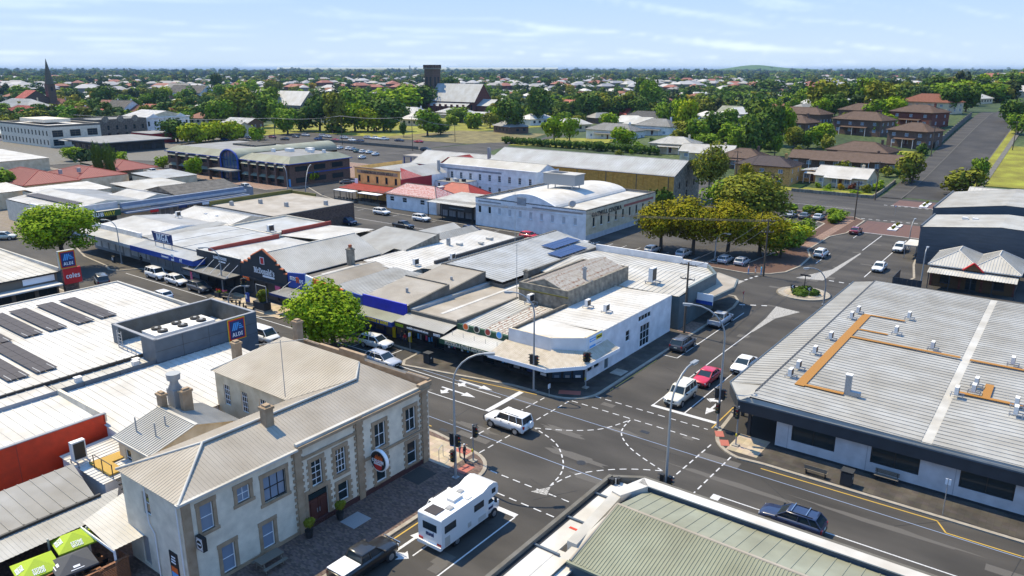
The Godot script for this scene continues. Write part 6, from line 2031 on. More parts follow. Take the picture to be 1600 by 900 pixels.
# ---- east side of the side street
func east_side() -> void:
	var t := thing("medical_centre","large building with wide pale ribbed roof, dark fascia and pale walls at the junction","building",Vector3(-4,0.13,-90))
	var Z := -66.1
	var holes := []
	for i in 6:
		holes.append([1.4+i*6.75,1.1,3.8,1.65])
	glazed(t,"front_wall","pale_wall",Vector3(-18.8,0.13,Z),S,42,2.9,holes,"dark_metal",2,1)
	for i in 7:
		bb(t,"wall_joint","grey_wall",-17.4+i*6.75 - 0.02 - 0.3,-17.4+i*6.75+0.02 - 0.3,0.2,3.0,Z,Z+0.012)
	panel(t,"side_wall","pale_wall",Vector3(-18.8,0.13,-112),-E,45.9,2.9)
	panel(t,"rear_wall","pale_wall",Vector3(23,0.13,-112),-S,42,4.0)
	bb(t,"base_strip","charcoal",-18.8,23,0.1,0.35,Z,Z+0.02)
	# canopy posts at the cut corner
	for q in [[-21.6,-67.0],[-23.6,-70.8],[-23.6,-80],[-23.6,-90],[-23.6,-100]]:
		bb(t,"canopy_post","charcoal",q[0] - 0.14,q[0]+0.14,0.1,3.0,q[1] - 0.14,q[1]+0.14)
	# fascia and roof (roof slopes up from the fascia edges, ribs run west to east)
	var e := [Vector3(-22.4,4.05,-65.6),Vector3(-24.6,4.05,-69.2),Vector3(-24.2,4.05,-116.0),Vector3(24,4.05,-116.0),Vector3(24,4.05,-65.6)]
	var s := Shape.new()
	for k in [[0,1],[1,2],[4,0]]:
		var a: Vector3 = e[k[0]]
		var b: Vector3 = e[k[1]]
		s.quad(b - Vector3.UP*1.1,a - Vector3.UP*1.1,a,b)
	sh(t,"fascia",s,"slate_dark")
	s = Shape.new()
	s.prism([Vector2(-22.3,-65.7),Vector2(-24.5,-69.2),Vector2(-24.1,-115.8),Vector2(-18.8,-115.8),Vector2(-18.8,-66.1),Vector2(24,-66.1),Vector2(24,-65.7)],2.95,3.0)
	sh(t,"soffit",s,"roof_white")
	# main ribbed field: ribs run east-west
	sheet(t,"roof_field","roof_grey",[Vector3(-7.0,4.5,-65.6),Vector3(-7.0,4.5,-116.0),Vector3(-21.3,4.72,-116.0),Vector3(-21.3,4.72,-65.6)],0.78,0.06,0.05)
	sheet(t,"roof_field","roof_grey",[Vector3(-6.2,4.5,-116.0),Vector3(-6.2,4.5,-65.6),Vector3(24,4.72,-65.6),Vector3(24,4.72,-116.0)],0.78,0.06,0.05)
	sheet(t,"roof_edge","roof_grey",[Vector3(-24.6,4.07,-69.2),Vector3(-24.2,4.07,-116),Vector3(-21.4,4.6,-116),Vector3(-21.4,4.6,-69.2)],0.78,0.05,0.05)
	s = Shape.new()
	s.quad(Vector3(-22.4,4.07,-65.6),Vector3(-24.6,4.07,-69.2),Vector3(-21.4,4.6,-69.2),Vector3(-21.4,4.6,-65.6))
	sh(t,"roof_edge",s,"roof_grey")
	bb(t,"box_gutter","roof_dark",-21.42,-21.26,4.55,4.78,-116.0,-67.2)
	bb(t,"valley_gutter","roof_pale",-7.0,-6.2,4.44,4.47,-116.0,-65.6)
	bb(t,"edge_trim","slate_panel",-22.4,24,4.02,4.16,-65.66,-65.5)
	s = Shape.new()
	s.quad(Vector3(-22.4,4.05,-65.55),Vector3(24,4.05,-65.55),Vector3(24,4.55,-65.6),Vector3(-21.6,4.55,-65.7))
	sh(t,"barge_strip",s,"roof_grey")
	for k in [Vector3(-24.6,4.05,-69.2)]:
		var g := Shape.new()
		g.tube([Vector3(-22.4,4.1,-65.6),k+Vector3.UP*0.05,Vector3(-24.2,4.1,-116)],[0.1,0.1,0.1],6)
		sh(t,"gutter",g,"slate_panel")
	# orange walkway paint-coloured strips on the roof
	for q in [[-18.9,-18.0,-98.4,-70.9],[-18.0,-14.2,-98.5,-98.1],[-18.0,-14.8,-92.0,-91.6],[-18.0,-7.1,-88.8,-88.3],[-6.2,12,-88.8,-88.3],[-18.0,-14.5,-71.6,-71.1],[-6.2,10,-78.6,-78.1],[-4.1,-3.4,-82.2,-78.6]]:
		bb(t,"walkway_strip","roof_orange",q[0],q[1],4.74 if q[0] < -7 else 4.68,4.80 if q[0] < -7 else 4.74,q[2],q[3])
	var n := 0
	var word := ["first","second","third","fourth","fifth","sixth","seventh","eighth","ninth","tenth","eleventh","twelfth","thirteenth","fourteenth","fifteenth","sixteenth"]
	for q in [[-19.8,-72.5],[-19.8,-75.1],[-19.7,-80.5],[-19.6,-86.2],[-19.6,-95.4],[-19.5,-98.2],[-14.0,-99.6],[-14.1,-92.7],[-9.9,-89.6],[-2.5,-89.4],[-6.0,-77.3],[-4.8,-78.9],[-4.8,-80.9],[-1.2,-75.6],[-1.3,-77.8]]:
		aircon(Vector3(q[0],4.72,q[1]),"small white air conditioner on the wide ribbed roof, %s" % ("beside the long orange strip" if q[0] < -19 else "between the orange strips" if q[0] < -7 else "beyond the pale valley gutter"),0.85)
		n += 1
	var fl := thing("tall_flue","tall grey metal flue box at the end of an orange roof strip","flue",Vector3(-14.3,4.7,-71.6))
	bb(fl,"casing","galv",-14.5,-14.0,4.7,6.6,-71.9,-71.4)
	bb(fl,"cap","ac_white",-14.55,-13.95,6.6,6.7,-71.95,-71.35)
	bb(fl,"base_box","galv",-14.0,-13.1,4.7,5.1,-71.9,-71.4)
	# old mixed-stone cottage with verandah
	t = thing("stone_cottage","old brown mixed-stone cottage with pale hipped roofs and a front verandah","house",Vector3(-11,0.13,-141))
	var co := Vector3(-17.0,0.13,-136.6)
	glazed(t,"front_wall","stone_mixed",co,S,11.6,3.6,[[1.4,0.8,1.4,1.5],[5.0,0.1,1.5,2.3],[8.8,0.8,1.4,1.5]],"charcoal",1,2,"slate_dark")
	panel(t,"wall","stone_mixed",Vector3(-5.4,0.13,-136.6),E,12,3.6)
	panel(t,"wall","stone_mixed",Vector3(-17.0,0.13,-148.6),-E,12,3.6)
	for x in [-17.0,-12.9,-9.9,-5.5]:
		bb(t,"brick_quoin","brick_red",x - 0.1,x+0.25,0.13,3.6,-136.62,-136.52)
	hip(t,"roof_pale",-17.2,-10.6,-147,-136.6,3.7,5.7,0.4,0.4,"roof_white")
	hip(t,"roof_pale",-11.4,-5.2,-147,-136.6,3.7,5.7,0.4,0.4,"roof_white")
	skillion(t,"roof_pale",-17.3,-5.1,-137.1,-134.2,2.75,3.4,"s",0.4)
	for i in 5:
		bb(t,"verandah_post","slate_dark",-17.1+i*2.95,-16.98+i*2.95,0.1,2.75,-134.5,-134.38)
	s = Shape.new()
	s.tri(Vector3(-12.5,3.5,-136.1),Vector3(-9.9,3.5,-136.1),Vector3(-11.2,4.7,-136.1))
	sh(t,"front_gable",s,"stone_mixed")
	for k in [-1.0,1.0]:
		s = Shape.new()
		s.tube([Vector3(-11.2,4.75,-136.05),Vector3(-11.2+k*1.4,3.5,-136.05)],[0.13,0.13],4)
		sh(t,"barge_board",s,"red")
	var fn := thing("steel_fence","dark steel sheet fence and gate beside the stone cottage","fence",Vector3(-20,0.13,-135))
	for i in 6:
		bb(fn,"fence_panel","slate_dark",-21.6+i*0.7,-20.92+i*0.7,0.1,1.9,-131.4,-131.34)
		bb(fn,"fence_panel","slate_dark",-21.66,-21.6,0.1,1.9,-132.4 - i*1.0,-131.4 - i*1.0)
	# dark steel sheds
	for q in [[-21.6,4.0,-166.0,-151.4,6.8,8.2,"large dark steel shed with pale low gable roof behind the stone cottage",0],[-22.6,10.0,-196.0,-170.4,7.4,9.2,"further dark steel shed with pale roof beside the red threshold",1]]:
		t = thing("steel_shed",q[6],"shed",Vector3((q[0]+q[1])/2,0.13,(q[2]+q[3])/2))
		walls(t,"shed_steel",q[0],q[1],q[2],q[3],q[4],[],[],"white_paint",1,2,0.1)
		for k in 12:
			bb(t,"wall_rib","shed_steel",q[0] - 0.02,q[1]+0.02,0.5+k*0.54,0.56+k*0.54,q[3],q[3]+0.04)
		var xr: float = q[0]+12.0
		bb(t,"parapet","shed_steel",q[0] - 0.1,q[0]+0.15,q[4] - 0.2,q[4]+0.35,q[2],q[3])
		s = Shape.new()
		s.quad(Vector3(q[0],q[4],q[3]+0.01),Vector3(q[1],q[4],q[3]+0.01),Vector3(q[1],q[5] - 0.6,q[3]+0.01),Vector3(xr,q[5],q[3]+0.01))
		sh(t,"gable_wall",s,"shed_steel")
		sheet(t,"roof_slope","roof_pale",[Vector3(q[0]+0.1,q[4]+0.1,q[2]),Vector3(q[0]+0.1,q[4]+0.1,q[3]+0.1),Vector3(xr,q[5],q[3]+0.1),Vector3(xr,q[5],q[2])],0.9)
		sheet(t,"roof_slope","roof_pale",[Vector3(q[1],q[5] - 0.6,q[3]+0.1),Vector3(q[1],q[5] - 0.6,q[2]),Vector3(xr,q[5],q[2]),Vector3(xr,q[5],q[3]+0.1)],0.9)
		if q[7]==0:
			for x in [-15.8,-14.2]:
				bx(t,"roof_vent","ac_white",Vector3(x,7.7,-160),Vector3(0.9,0.5,0.7))
	t = thing("bus_shelter","small white-roofed bus shelter against the dark steel shed","shelter",Vector3(-23.3,0.13,-157))
	bb(t,"roof","roof_white",-24.4,-22.2,2.5,2.65,-160.4,-154.6)
	bb(t,"back_panel","glass_blind",-22.35,-22.3,0.3,2.4,-160.2,-154.8)
	for z in [-160.2,-154.8]:
		bb(t,"post","grey_paint",-24.2,-24.1,0.1,2.5,z - 0.05,z+0.05)
	bb(t,"seat","timber_grey",-22.8,-22.4,0.5,0.56,-159.4,-155.6)
	# pale roofs stepping up at the right edge
	for q in [[-21.0,-8.0,-222.0,-206.0,"roof_pale","pale gabled store beyond the dark sheds"],[-6.0,12.0,-232.0,-212.0,"roof_cool","cool grey roofed store at the foot of the hill"]]:
		t = block(q[5],"hill_store",q[0],q[1],q[2],q[3],4.6,"render_cream",[],[])
		gable(t,q[4],"render_cream",q[0],q[1],q[2],q[3],4.6,6.6,"x",0.3,0.8,"roof_white")

# ---- the green-roofed building below the camera
func front_building() -> void:
	var t := thing("green_roof_building","corner building with corrugated grey-green hipped roof, box parapet and ledge awning","building",Vector3(-12,0.13,-38))
	# walls
	walls(t,"teal_grey",-22.0,20.0,-45.0,-32.6,4.2,[],[],"white_paint",1,2,0.1)
	# street side box parapet (white capping, slate back)
	bb(t,"parapet","slate_panel",-21.9,20,4.0,4.95,-45.6,-45.3)
	bb(t,"coping","roof_white",-22.2,20,4.95,5.03,-46.0,-45.1)
	var s := Shape.new()
	s.prism([Vector2(-22.2,-46.0),Vector2(-23.2,-43.0),Vector2(-22.4,-42.8),Vector2(-21.4,-45.1)],4.0,5.03)
	sh(t,"corner_coping",s,"roof_white")
	s = Shape.new()
	s.prism([Vector2(-23.2,-43.0),Vector2(-22.6,-36.2),Vector2(-21.9,-36.2),Vector2(-22.4,-43.0)],4.0,4.9)
	sh(t,"side_coping",s,"roof_pale")
	# ledge awning to both streets with concrete edge
	bb(t,"awning_deck","roof_pale",-23.4,20,3.9,4.0,-47.0,-45.7)
	bb(t,"awning_edge","concrete_old",-22.8,20,3.7,4.35,-47.35,-47.05)
	s = Shape.new()
	s.prism([Vector2(-22.8,-47.35),Vector2(-24.9,-46.0),Vector2(-24.6,-45.8),Vector2(-22.7,-47.05)],3.7,4.35)
	sh(t,"awning_edge",s,"concrete_old")
	bb(t,"awning_edge","concrete_old",-25.1,-24.8,3.7,4.35,-46.0,-20)
	bb(t,"awning_deck","roof_white",-24.8,-23.2,3.85,4.0,-46.0,-20)
	bb(t,"awning_deck","roof_white",-23.2,-21.4,3.84,3.98,-36.2,-20)
	bb(t,"awning_gutter","dark_metal",-24.8,-24.5,4.0,4.03,-46.0,-20)
	for z in [-43.4,-39.6,-35.6]:
		bb(t,"awning_beam","slate_panel",-24.8,-22.8,4.0,4.14,z - 0.08,z+0.08)
	bb(t,"rust_patch","orange_wall",-24.0,-22.9,4.0,4.03,-38.8,-38.6)
	# hipped corrugated roof
	var a := Vector3(-22.1,4.55,-35.6)
	var b := Vector3(-22.1,4.55,-45.2)
	var r := Vector3(-21.6,5.5,-40.9)
	var r2 := Vector3(20,5.5,-40.2)
	sheet(t,"roof_slope","roof_green",[Vector3(-21.6,4.5,-35.0),Vector3(20,4.5,-35.0),r2,r],0.22,0.035,0.055)
	sheet(t,"roof_slope","roof_sage",[Vector3(20,4.55,-45.2),b+Vector3(0.6,0,0),r,r2],0.85,0.03,0.05)
	s = Shape.new()
	s.tube([r+Vector3.UP*0.06,r2+Vector3.UP*0.06],[0.14,0.14],6)
	s.tube([r+Vector3.UP*0.06,Vector3(-21.6,4.55,-35.0)],[0.1,0.1],6)
	sh(t,"ridge_cap",s,"roof_beige")
	s = Shape.new()
	s.quad(Vector3(-22.4,4.4,-35.0),Vector3(-21.6,4.5,-35.0),r,b)
	sh(t,"verge_flashing",s,"roof_pale")
	bb(t,"gutter","roof_green",-21.8,20,4.35,4.5,-35.0,-34.8)
	s = Shape.new()
	s.quad(Vector3(-9.1,4.56,-35.0),Vector3(-8.1,4.56,-35.0),Vector3(-8.1,5.62,-40.3),Vector3(-9.1,5.62,-40.3))
	sh(t,"roof_light",s,"roof_white")
	# rear wall with the arched window seen under the eave
	var o := Vector3(-21.6,0.13,-34.9)
	glazed(t,"rear_wall","teal_grey",o,S,41,4.2,[[0.8,1.6,1.0,2.1],[3.4,1.2,1.3,2.2]],"timber",1,1)
	bb(t,"rust_awning","orange_wall",-23.2,-21.6,3.2,3.3,-35.6,-31)

# ---- churches
func churches() -> void:
	# distant church with a tall spire
	var c := Vector3.ZERO
	c = Vector3(-720,0,-288)
	var t := thing("spire_church","distant brown stone church with tall pointed spire and red roof","church",c)
	walls(t,"brick_brown",c.x - 9,c.x+9,c.z - 14,c.z+14,8,row(4,18,2,1.2,4),row(6,28,2,1.2,4),"stone_wall",1,2,0.0)
	gable(t,"roof_red","brick_brown",c.x - 9,c.x+9,c.z - 14,c.z+14,8,17,"x",0.4)
	var s := Shape.new()
	s.box(c+Vector3(8,11,-12),Vector3(6,22,6))
	sh(t,"tower",s,"brick_brown")
	s = Shape.new()
	s.tube([c+Vector3(8,22,-12),c+Vector3(8,42.4,-12)],[3.5,0.12],8)
	sh(t,"spire",s,"stone_dark")
	for k in [Vector3(3,0,0),Vector3(-3,0,0),Vector3(0,0,3),Vector3(0,0,-3)]:
		bx(t,"belfry_opening","black",c+Vector3(8,18,-12)+k,Vector3(1.6 if k.x==0 else 0.2,3.4,0.2 if k.x==0 else 1.6))
	# brick church with square battlemented tower
	c = Vector3(-437,0,-478)
	t = thing("tower_church","large brick church with battlemented square tower and steep grey roof","church",c)
	var y := Basis(Vector3.UP,0.0)
	bb(t,"tower_base","brick_brown",c.x - 6,c.x+4,0,18,c.z - 5,c.z+5)
	bb(t,"tower_belfry","brick_brown",c.x - 5.6,c.x+3.6,18,34,c.z - 4.6,c.z+4.6)
	bb(t,"tower_cornice","stone_wall",c.x - 6.2,c.x+4.2,34,35,c.z - 5.2,c.z+5.2)
	bb(t,"string_course","stone_wall",c.x - 6.2,c.x+4.2,17.6,18.2,c.z - 5.2,c.z+5.2)
	for i in 4:
		for k in 4:
			if i in [0,3] or k in [0,3]:
				bb(t,"battlement","brick_brown",c.x - 6.1+i*2.9,c.x - 4.4+i*2.9,35,37.4,c.z - 5.1+k*2.9,c.z - 3.4+k*2.9)
	for z in [-2.0,2.0]:
		bb(t,"belfry_opening","black",c.x+3.5,c.x+3.7,21,28,c.z+z - 0.9,c.z+z+0.9)
		bb(t,"belfry_opening","black",c.x - 1+z - 0.9,c.x - 1+z+0.9,21,28,c.z+4.5,c.z+4.7)
		bb(t,"tower_window","black",c.x+4.0,c.x+4.12,9,14,c.z+z - 0.6,c.z+z+0.6)
	walls(t,"brick_red",c.x+5,c.x+52,c.z - 11,c.z+11,10,row(8,47,3,1.4,4.5),row(3,22,3,1.4,5),"stone_wall",1,2,0.0)
	gable(t,"roof_cool","brick_red",c.x+5,c.x+52,c.z - 11,c.z+11,10,23,"x",0.5,1.2,"roof_pale")
	bb(t,"aisle_wall","brick_red",c.x+8,c.x+48,0,6.0,c.z+11,c.z+16)
	skillion(t,"roof_cool",c.x+8,c.x+48,c.z+11,c.z+16.4,6.0,8.5,"s",1.0)
	bb(t,"porch","brick_red",c.x+52,c.x+66,0,7.0,c.z - 8,c.z+8)
	gable(t,"roof_cool","brick_red",c.x+52,c.x+66,c.z - 8,c.z+8,7.0,11.5,"x",0.4,1.0,"roof_pale")
	for i in 7:
		bb(t,"buttress","brick_red",c.x+9+i*6,c.x+10.2+i*6,0,7.5,c.z+16,c.z+17.6)
	# smaller stone church
	c = Vector3(-474,0,-370)
	t = thing("stone_church","grey stone church with steep pale roof and lancet windows among trees","church",c)
	walls(t,"stone_wall",c.x - 22,c.x+14,c.z - 9,c.z+9,9,row(9,36,2,1.2,5),row(3,18,2.5,1.8,5.5),"stone_dark",1,1,0.0)
	gable(t,"roof_white","stone_wall",c.x - 22,c.x+14,c.z - 9,c.z+9,9,18.5,"x",0.3,1.2)
	bb(t,"gable_window","black",c.x+14.0,c.x+14.1,9.5,14.5,c.z - 1.4,c.z+1.4)
	for i in 8:
		bb(t,"buttress","stone_dark",c.x - 20+i*4.6,c.x - 19.2+i*4.6,0,7.5,c.z+9,c.z+10.2)
	walls(t,"stone_wall",c.x+14,c.x+20,c.z - 2,c.z+6,4.5,[],[],"white_paint",1,1,0.0)
	for q in [[-425,-450,24],[-400,-445,26],[-375,-440,26],[-410,-415,20],[-385,-410,20],[-465,-350,18],[-445,-345,14],[-690,-270,22]]:
		spots.append(Vector3(q[0],q[1],q[2]))
	gable(t,"roof_cool","stone_wall",c.x+14,c.x+20,c.z - 2,c.z+6,4.5,8,"x",0.3)

# ---- houses on the hill and beyond
func hill_houses() -> void:
	var H := func(label: String,x: float,z: float,yaw: float,w: float,d: float,h: float,hr: float,kind: String,rm,wm,n := 4,lift := 0.0):
		return house("hill_house",label,on(x,z)+Vector3.UP*lift,yaw,w,d,h,hr,kind,rm,wm,"houses on the hillside",n)
	H.call("two-storey yellow brick house with dark hipped roof by the lower street",-78.5,-238,0.0,17,11,5.6,8.0,"hip","roof_tile_dark","brick_yellow",3)
	H.call("small cream weatherboard cottage with white gable roof and front garden",-56.5,-243,-0.12,15,8.5,3.1,5.4,"gable","roof_white","render_cream",4)
	H.call("flat white-roofed brown garage block behind the yellow brick house",-66.5,-247,0.0,7,7,3.0,3.5,"gable","roof_white","brick_yellow",2)
	H.call("long low brown tiled unit with plain roof just behind the white cottage",-64,-272,0.05,34,10,2.9,5.0,"gable","roof_tile_brown","brick_brown",8)
	H.call("low brown tiled unit set across the slope behind the long one",-63,-290,-0.1,20,13,3.0,5.8,"hip","roof_tile_brown","brick_brown",5)
	H.call("small brown tiled house beside the tall slim gum tree",-95,-262,0.0,15,11,3.2,6.0,"hip","roof_tile_brown","brick_brown",4)
	H.call("brown brick hillside house with high porch, lowest by the steep road",-52.5,-322,-0.35,15,11,5.6,8.3,"hip","roof_tile_brown","brick_brown",3)
	H.call("wide brown brick house with central gable and long stair",-76,-345,-0.3,21,11,5.6,8.6,"hip","roof_tile_brown","brick_brown",4)
	H.call("brown brick hillside house with deep balcony at its left end",-101,-336,-0.25,16,11,5.4,8.2,"hip","roof_tile_brown","brick_brown",3)
	H.call("brown brick house with red-brown roof next to the green bank",-60,-372,-0.4,19,12,5.8,8.6,"hip","roof_tile_brown","brick_red",3)
	H.call("olive-brown tiled house behind the wide brick house",-84,-383,-0.3,20,11,4.6,7.4,"hip","roof_tile_brown","brick_brown",4)
	H.call("long olive-brown tiled house at the left of the brick houses",-112,-378,-0.25,27,11,4.4,7.2,"hip","roof_tile_brown","brick_brown",5)
	H.call("cream house with broad red tiled roof on the crest by the road",-64,-424,-0.4,24,13,5.0,8.6,"hip","roof_tile_red","render_cream",4)
	H.call("red tiled house beyond the crest of the road",-12,-560,0.2,20,12,4.0,8.0,"hip","roof_tile_red","render_cream",4)
	H.call("white villa with grey hipped roof and lawn behind the long hedge",-186,-333,-0.1,26,12,4.2,7.2,"hip","roof_mid","render_blue_white",4)
	H.call("white wing of the grey-roofed villa",-172,-352,-0.1,20,12,4.4,7.6,"hip","roof_mid","render_blue_white",3)
	H.call("dark slate-roofed villa behind the white villa",-214,-420,-0.1,28,16,5.0,9.6,"hip","roof_dark","render_clean",4)
	H.call("pale-roofed cream cottage behind the long warehouse",-131,-284,0.05,17,11,3.6,6.0,"hip","roof_pale","render_cream",3)
	H.call("low pale-roofed house beside the cream cottage",-112,-272,0.1,19,10,3.0,5.2,"gable","roof_pale","render_cream",4)
	H.call("olive-roofed hall among the dense trees",-190,-506,-0.2,24,14,4.0,8.0,"gable","roof_sage","brick_brown",4)
	H.call("bright red-roofed house left of the dark pines",-352,-560,-0.2,22,13,4.5,9.0,"gable","roof_red","brick_brown",4)
	H.call("red-roofed house beside the avenue pines",-316,-494,-0.2,20,12,4.0,7.8,"gable","roof_red","render_cream",4)
	H.call("red-roofed cottage at the right end of the avenue pines",-266,-486,-0.2,16,11,4.0,7.6,"gable","roof_red","render_cream",3)
	H.call("low white-roofed house in front of the brick church",-330,-405,0.1,24,13,3.8,6.6,"hip","roof_white","render_cream",4)
	H.call("pale shed house right of the brick church",-296,-390,0.1,16,9,3.4,5.2,"gable","roof_pale","pale_wall",3)
	H.call("white-roofed bungalow beside the trees before the brick church",-372,-430,0.0,26,14,4.0,7.0,"hip","roof_white","render_cream",4)
	# houses of the old quarter at left
	var O := func(label: String,at: Vector3,yaw: float,w: float,d: float,h: float,hr: float,kind: String,rm,wm):
		return house("town_house",label,at,yaw,w,d,h,hr,kind,rm,wm,"houses of the old quarter",4,false)
	O.call("two-storey white house with dark red roof and verandah among trees",Vector3(-588.86,-0.00,-286.82),0.2,28,16,7,12,"hip","roof_maroon","render_clean")
	O.call("white gabled house beside the dark red roof house",Vector3(-550.01,-0.00,-277.95),0.2,20,18,7,13,"gable","roof_dark","render_clean")
	O.call("peach-walled house with pale orange roof",Vector3(-543.83,-0.00,-282.56),0.2,24,18,5,10,"hip","roof_tile_red","render_cream")
	O.call("house with bright red hipped roof on the grassy rise",Vector3(-540.66,-0.00,-294.03),0.2,30,18,5,10,"hip","roof_red","render_cream")
	O.call("white-walled house with red-brown roof above the stone buildings",Vector3(-548.13,-0.00,-245.16),0.2,24,14,5,10,"gable","roof_maroon","render_clean")
	O.call("wide pale-roofed house with deep verandah",Vector3(-640.19,-0.00,-248.49),0.1,52,26,6,13,"hip","roof_pale","render_cream")
	O.call("red-roofed bungalow low among the trees at far left",Vector3(-590.32,-0.00,-230.32),0.1,34,18,5,10,"hip","roof_red","render_cream")
	O.call("orange-roofed bungalow under the spire",Vector3(-718.11,-0.00,-305.74),0.1,34,18,5,10,"hip","roof_tile_red","render_cream")
	O.call("red-roofed cottage behind the stone institute",Vector3(-522.11,0.00,-248.72),0.2,20,14,5,9,"hip","roof_red","render_cream")
	O.call("white two-storey house on the slope above the grassy rise",Vector3(-532.16,-0.00,-349.68),0.1,18,14,8,9,"hip","roof_white","render_clean")
	O.call("grey-roofed terrace of linked gables on the skyline at left",Vector3(-853.31,-0.00,-513.73),0.1,60,22,8,16,"gable","roof_dark","render_clean")
	O.call("pale gabled villa left of the linked gables",Vector3(-922.84,-0.00,-541.11),0.3,30,22,8,17,"gable","roof_mid","render_clean")
	O.call("big white-roofed hall left of the stone church",Vector3(-738.27,-0.00,-529.85),0.1,36,24,7,13,"hip","roof_pale","render_cream")
	O.call("white-roofed bungalow between church and avenue",Vector3(-378.44,-0.00,-388.54),0.1,30,16,5,9,"hip","roof_white","render_clean")

func far_town() -> void:
	# simple far houses: walls and roof, many copies
	var kinds := [["roof_white","render_clean","far-off house with white metal roof among trees"],["roof_pale","render_cream","far-off house with pale grey roof among trees"],["roof_tile_red","render_cream","far-off house with red tiled roof among trees"],["roof_mid","brick_brown","far-off house with dull grey roof among trees"]]
	var protos := []
	for k in kinds:
		var t := thing("far_house",k[2],"house",Vector3.ZERO,"far-off houses: " + k[2])
		t.set_meta("base","far_house")
		var s := Shape.new()
		s.box(Vector3(0,1.0,0),Vector3(17,5.0,11))
		sh(t,"walls",s,k[1])
		s = Shape.new()
		var a := [Vector3(-9.2,3.4,6.2),Vector3(9.2,3.4,6.2),Vector3(9.2,3.4,-6.2),Vector3(-9.2,3.4,-6.2)]
		var p0 := Vector3(-4.0,6.2,0)
		var p1 := Vector3(4.0,6.2,0)
		s.quad(a[0],a[1],p1,p0)
		s.tri(a[1],a[2],p1)
		s.quad(a[2],a[3],p0,p1)
		s.tri(a[3],a[0],p0)
		sh(t,"roof",s,k[0])
		s = Shape.new()
		for x in [-5.5,-1.8,1.8,5.5]:
			s.box(Vector3(x,1.9,5.52),Vector3(1.5,1.3,0.06))
		for z in [-3.0,1.0]:
			s.box(Vector3(8.52,1.9,z),Vector3(0.06,1.3,1.5))
		sh(t,"windows",s,"glass")
		protos.append(t)
	var placed := 0
	var first := [true,true,true,true]
	var r := RandomNumberGenerator.new()
	r.seed = 5
	var tries := 0
	while placed < 290 and tries < 9000:
		tries += 1
		var az := 0.6414+r.randf_range(-0.62,0.62)
		var dist := 430.0+1000.0*pow(r.randf(),1.3)
		var x := -sin(az)*dist
		var z := -cos(az)*dist
		if not free_spot(x,z,16.0):
			continue
		var roll := r.randf()
		var k := 0 if roll < 0.42 else 1 if roll < 0.68 else 2 if roll < 0.84 else 3
		var at := on(x,z)
		var yaw: float = [0.0,0.3,-0.4,1.2][r.randi() % 4]+r.randf_range(-0.1,0.1)
		var size := r.randf_range(0.85,1.3)
		if first[k]:
			first[k] = false
			protos[k].transform = Transform3D(Basis(Vector3.UP,yaw).scaled(Vector3.ONE*size),at)
		else:
			copy(protos[k],at,yaw,"",size)
		spots.append(Vector3(x,z,13.0))
		placed += 1
	# houses too far off to be told apart
	var hs := Shape.new()
	hs.tint = Color(0.55,0.5,0.42)
	hs.box(Vector3(0,2.0,0),Vector3(18,4.0,11))
	hs.tint = Color(1,1,1)
	var e := [Vector3(-9.6,4.0,6.2),Vector3(9.6,4.0,6.2),Vector3(9.6,4.0,-6.2),Vector3(-9.6,4.0,-6.2)]
	hs.quad(e[0],e[1],Vector3(5,6.8,0),Vector3(-5,6.8,0))
	hs.tri(e[1],e[2],Vector3(5,6.8,0))
	hs.quad(e[2],e[3],Vector3(-5,6.8,0),Vector3(5,6.8,0))
	hs.tri(e[3],e[0],Vector3(-5,6.8,0))
	var hm := mk("far_house_paint",Color(1,1,1),0.8)
	hm.vertex_color_use_as_albedo = true
	var mm := MultiMesh.new()
	mm.transform_format = MultiMesh.TRANSFORM_3D
	mm.use_colors = true
	mm.mesh = hs.mesh()
	mm.instance_count = 900
	for i in 900:
		var az := 0.6414+r.randf_range(-0.64,0.64)
		var dist := 1250.0+3600.0*pow(r.randf(),1.7)
		mm.set_instance_transform(i,Transform3D(Basis(Vector3.UP,r.randf()*3.0).scaled(Vector3.ONE*r.randf_range(1.0,1.7)),on(-sin(az)*dist,-cos(az)*dist)+Vector3.UP*r.randf()*4.0))
		mm.set_instance_color(i,[Color(0.40,0.39,0.37),Color(0.26,0.26,0.27),Color(0.26,0.09,0.06),Color(0.33,0.31,0.28)][r.randi() % 4])
	var o := MultiMeshInstance3D.new()
	o.name = "distant_houses"
	o.multimesh = mm
	o.material_override = hm
	add_child(o)
	stuff(o)
	o.set_meta("label","pale and red roofs of far suburbs scattered to the horizon")
	o.set_meta("category","houses")
	# two masts on the horizon
	for q in [[Vector3(-1800.90,-0.00,-1858.69),60.0],[Vector3(-1750.98,-0.00,-1413.62),40.0]]:
		var t := thing("radio_mast","thin lattice radio mast standing on the horizon","mast",q[0],"horizon masts")
		var s := Shape.new()
		s.tube([q[0],q[0]+Vector3.UP*q[1]*0.75],[1.2,0.7],4)
		sh(t,"mast",s,"galv")
		s = Shape.new()
		s.tube([q[0]+Vector3.UP*q[1]*0.6,q[0]+Vector3.UP*q[1]*0.75],[1.8,1.8],6)
		sh(t,"antenna_head",s,"galv")

var spots := []   # taken places (x, z, radius)

func free_spot(x: float,z: float,rad: float) -> bool:
	if x > -432 and x < 90 and z > -306:
		return false
	if x > -46 and x < -18 and z > -640:
		return false
	if x < -255 and x > -425 and z > -345 and z < -230:
		return false
	if x > -150 and x < -40 and z > -300:
		return false
	for s in spots:
		var dx: float = s.x - x
		var dz: float = s.y - z
		var rr: float = s.z+rad
		if dx*dx+dz*dz < rr*rr:
			return false
	return true

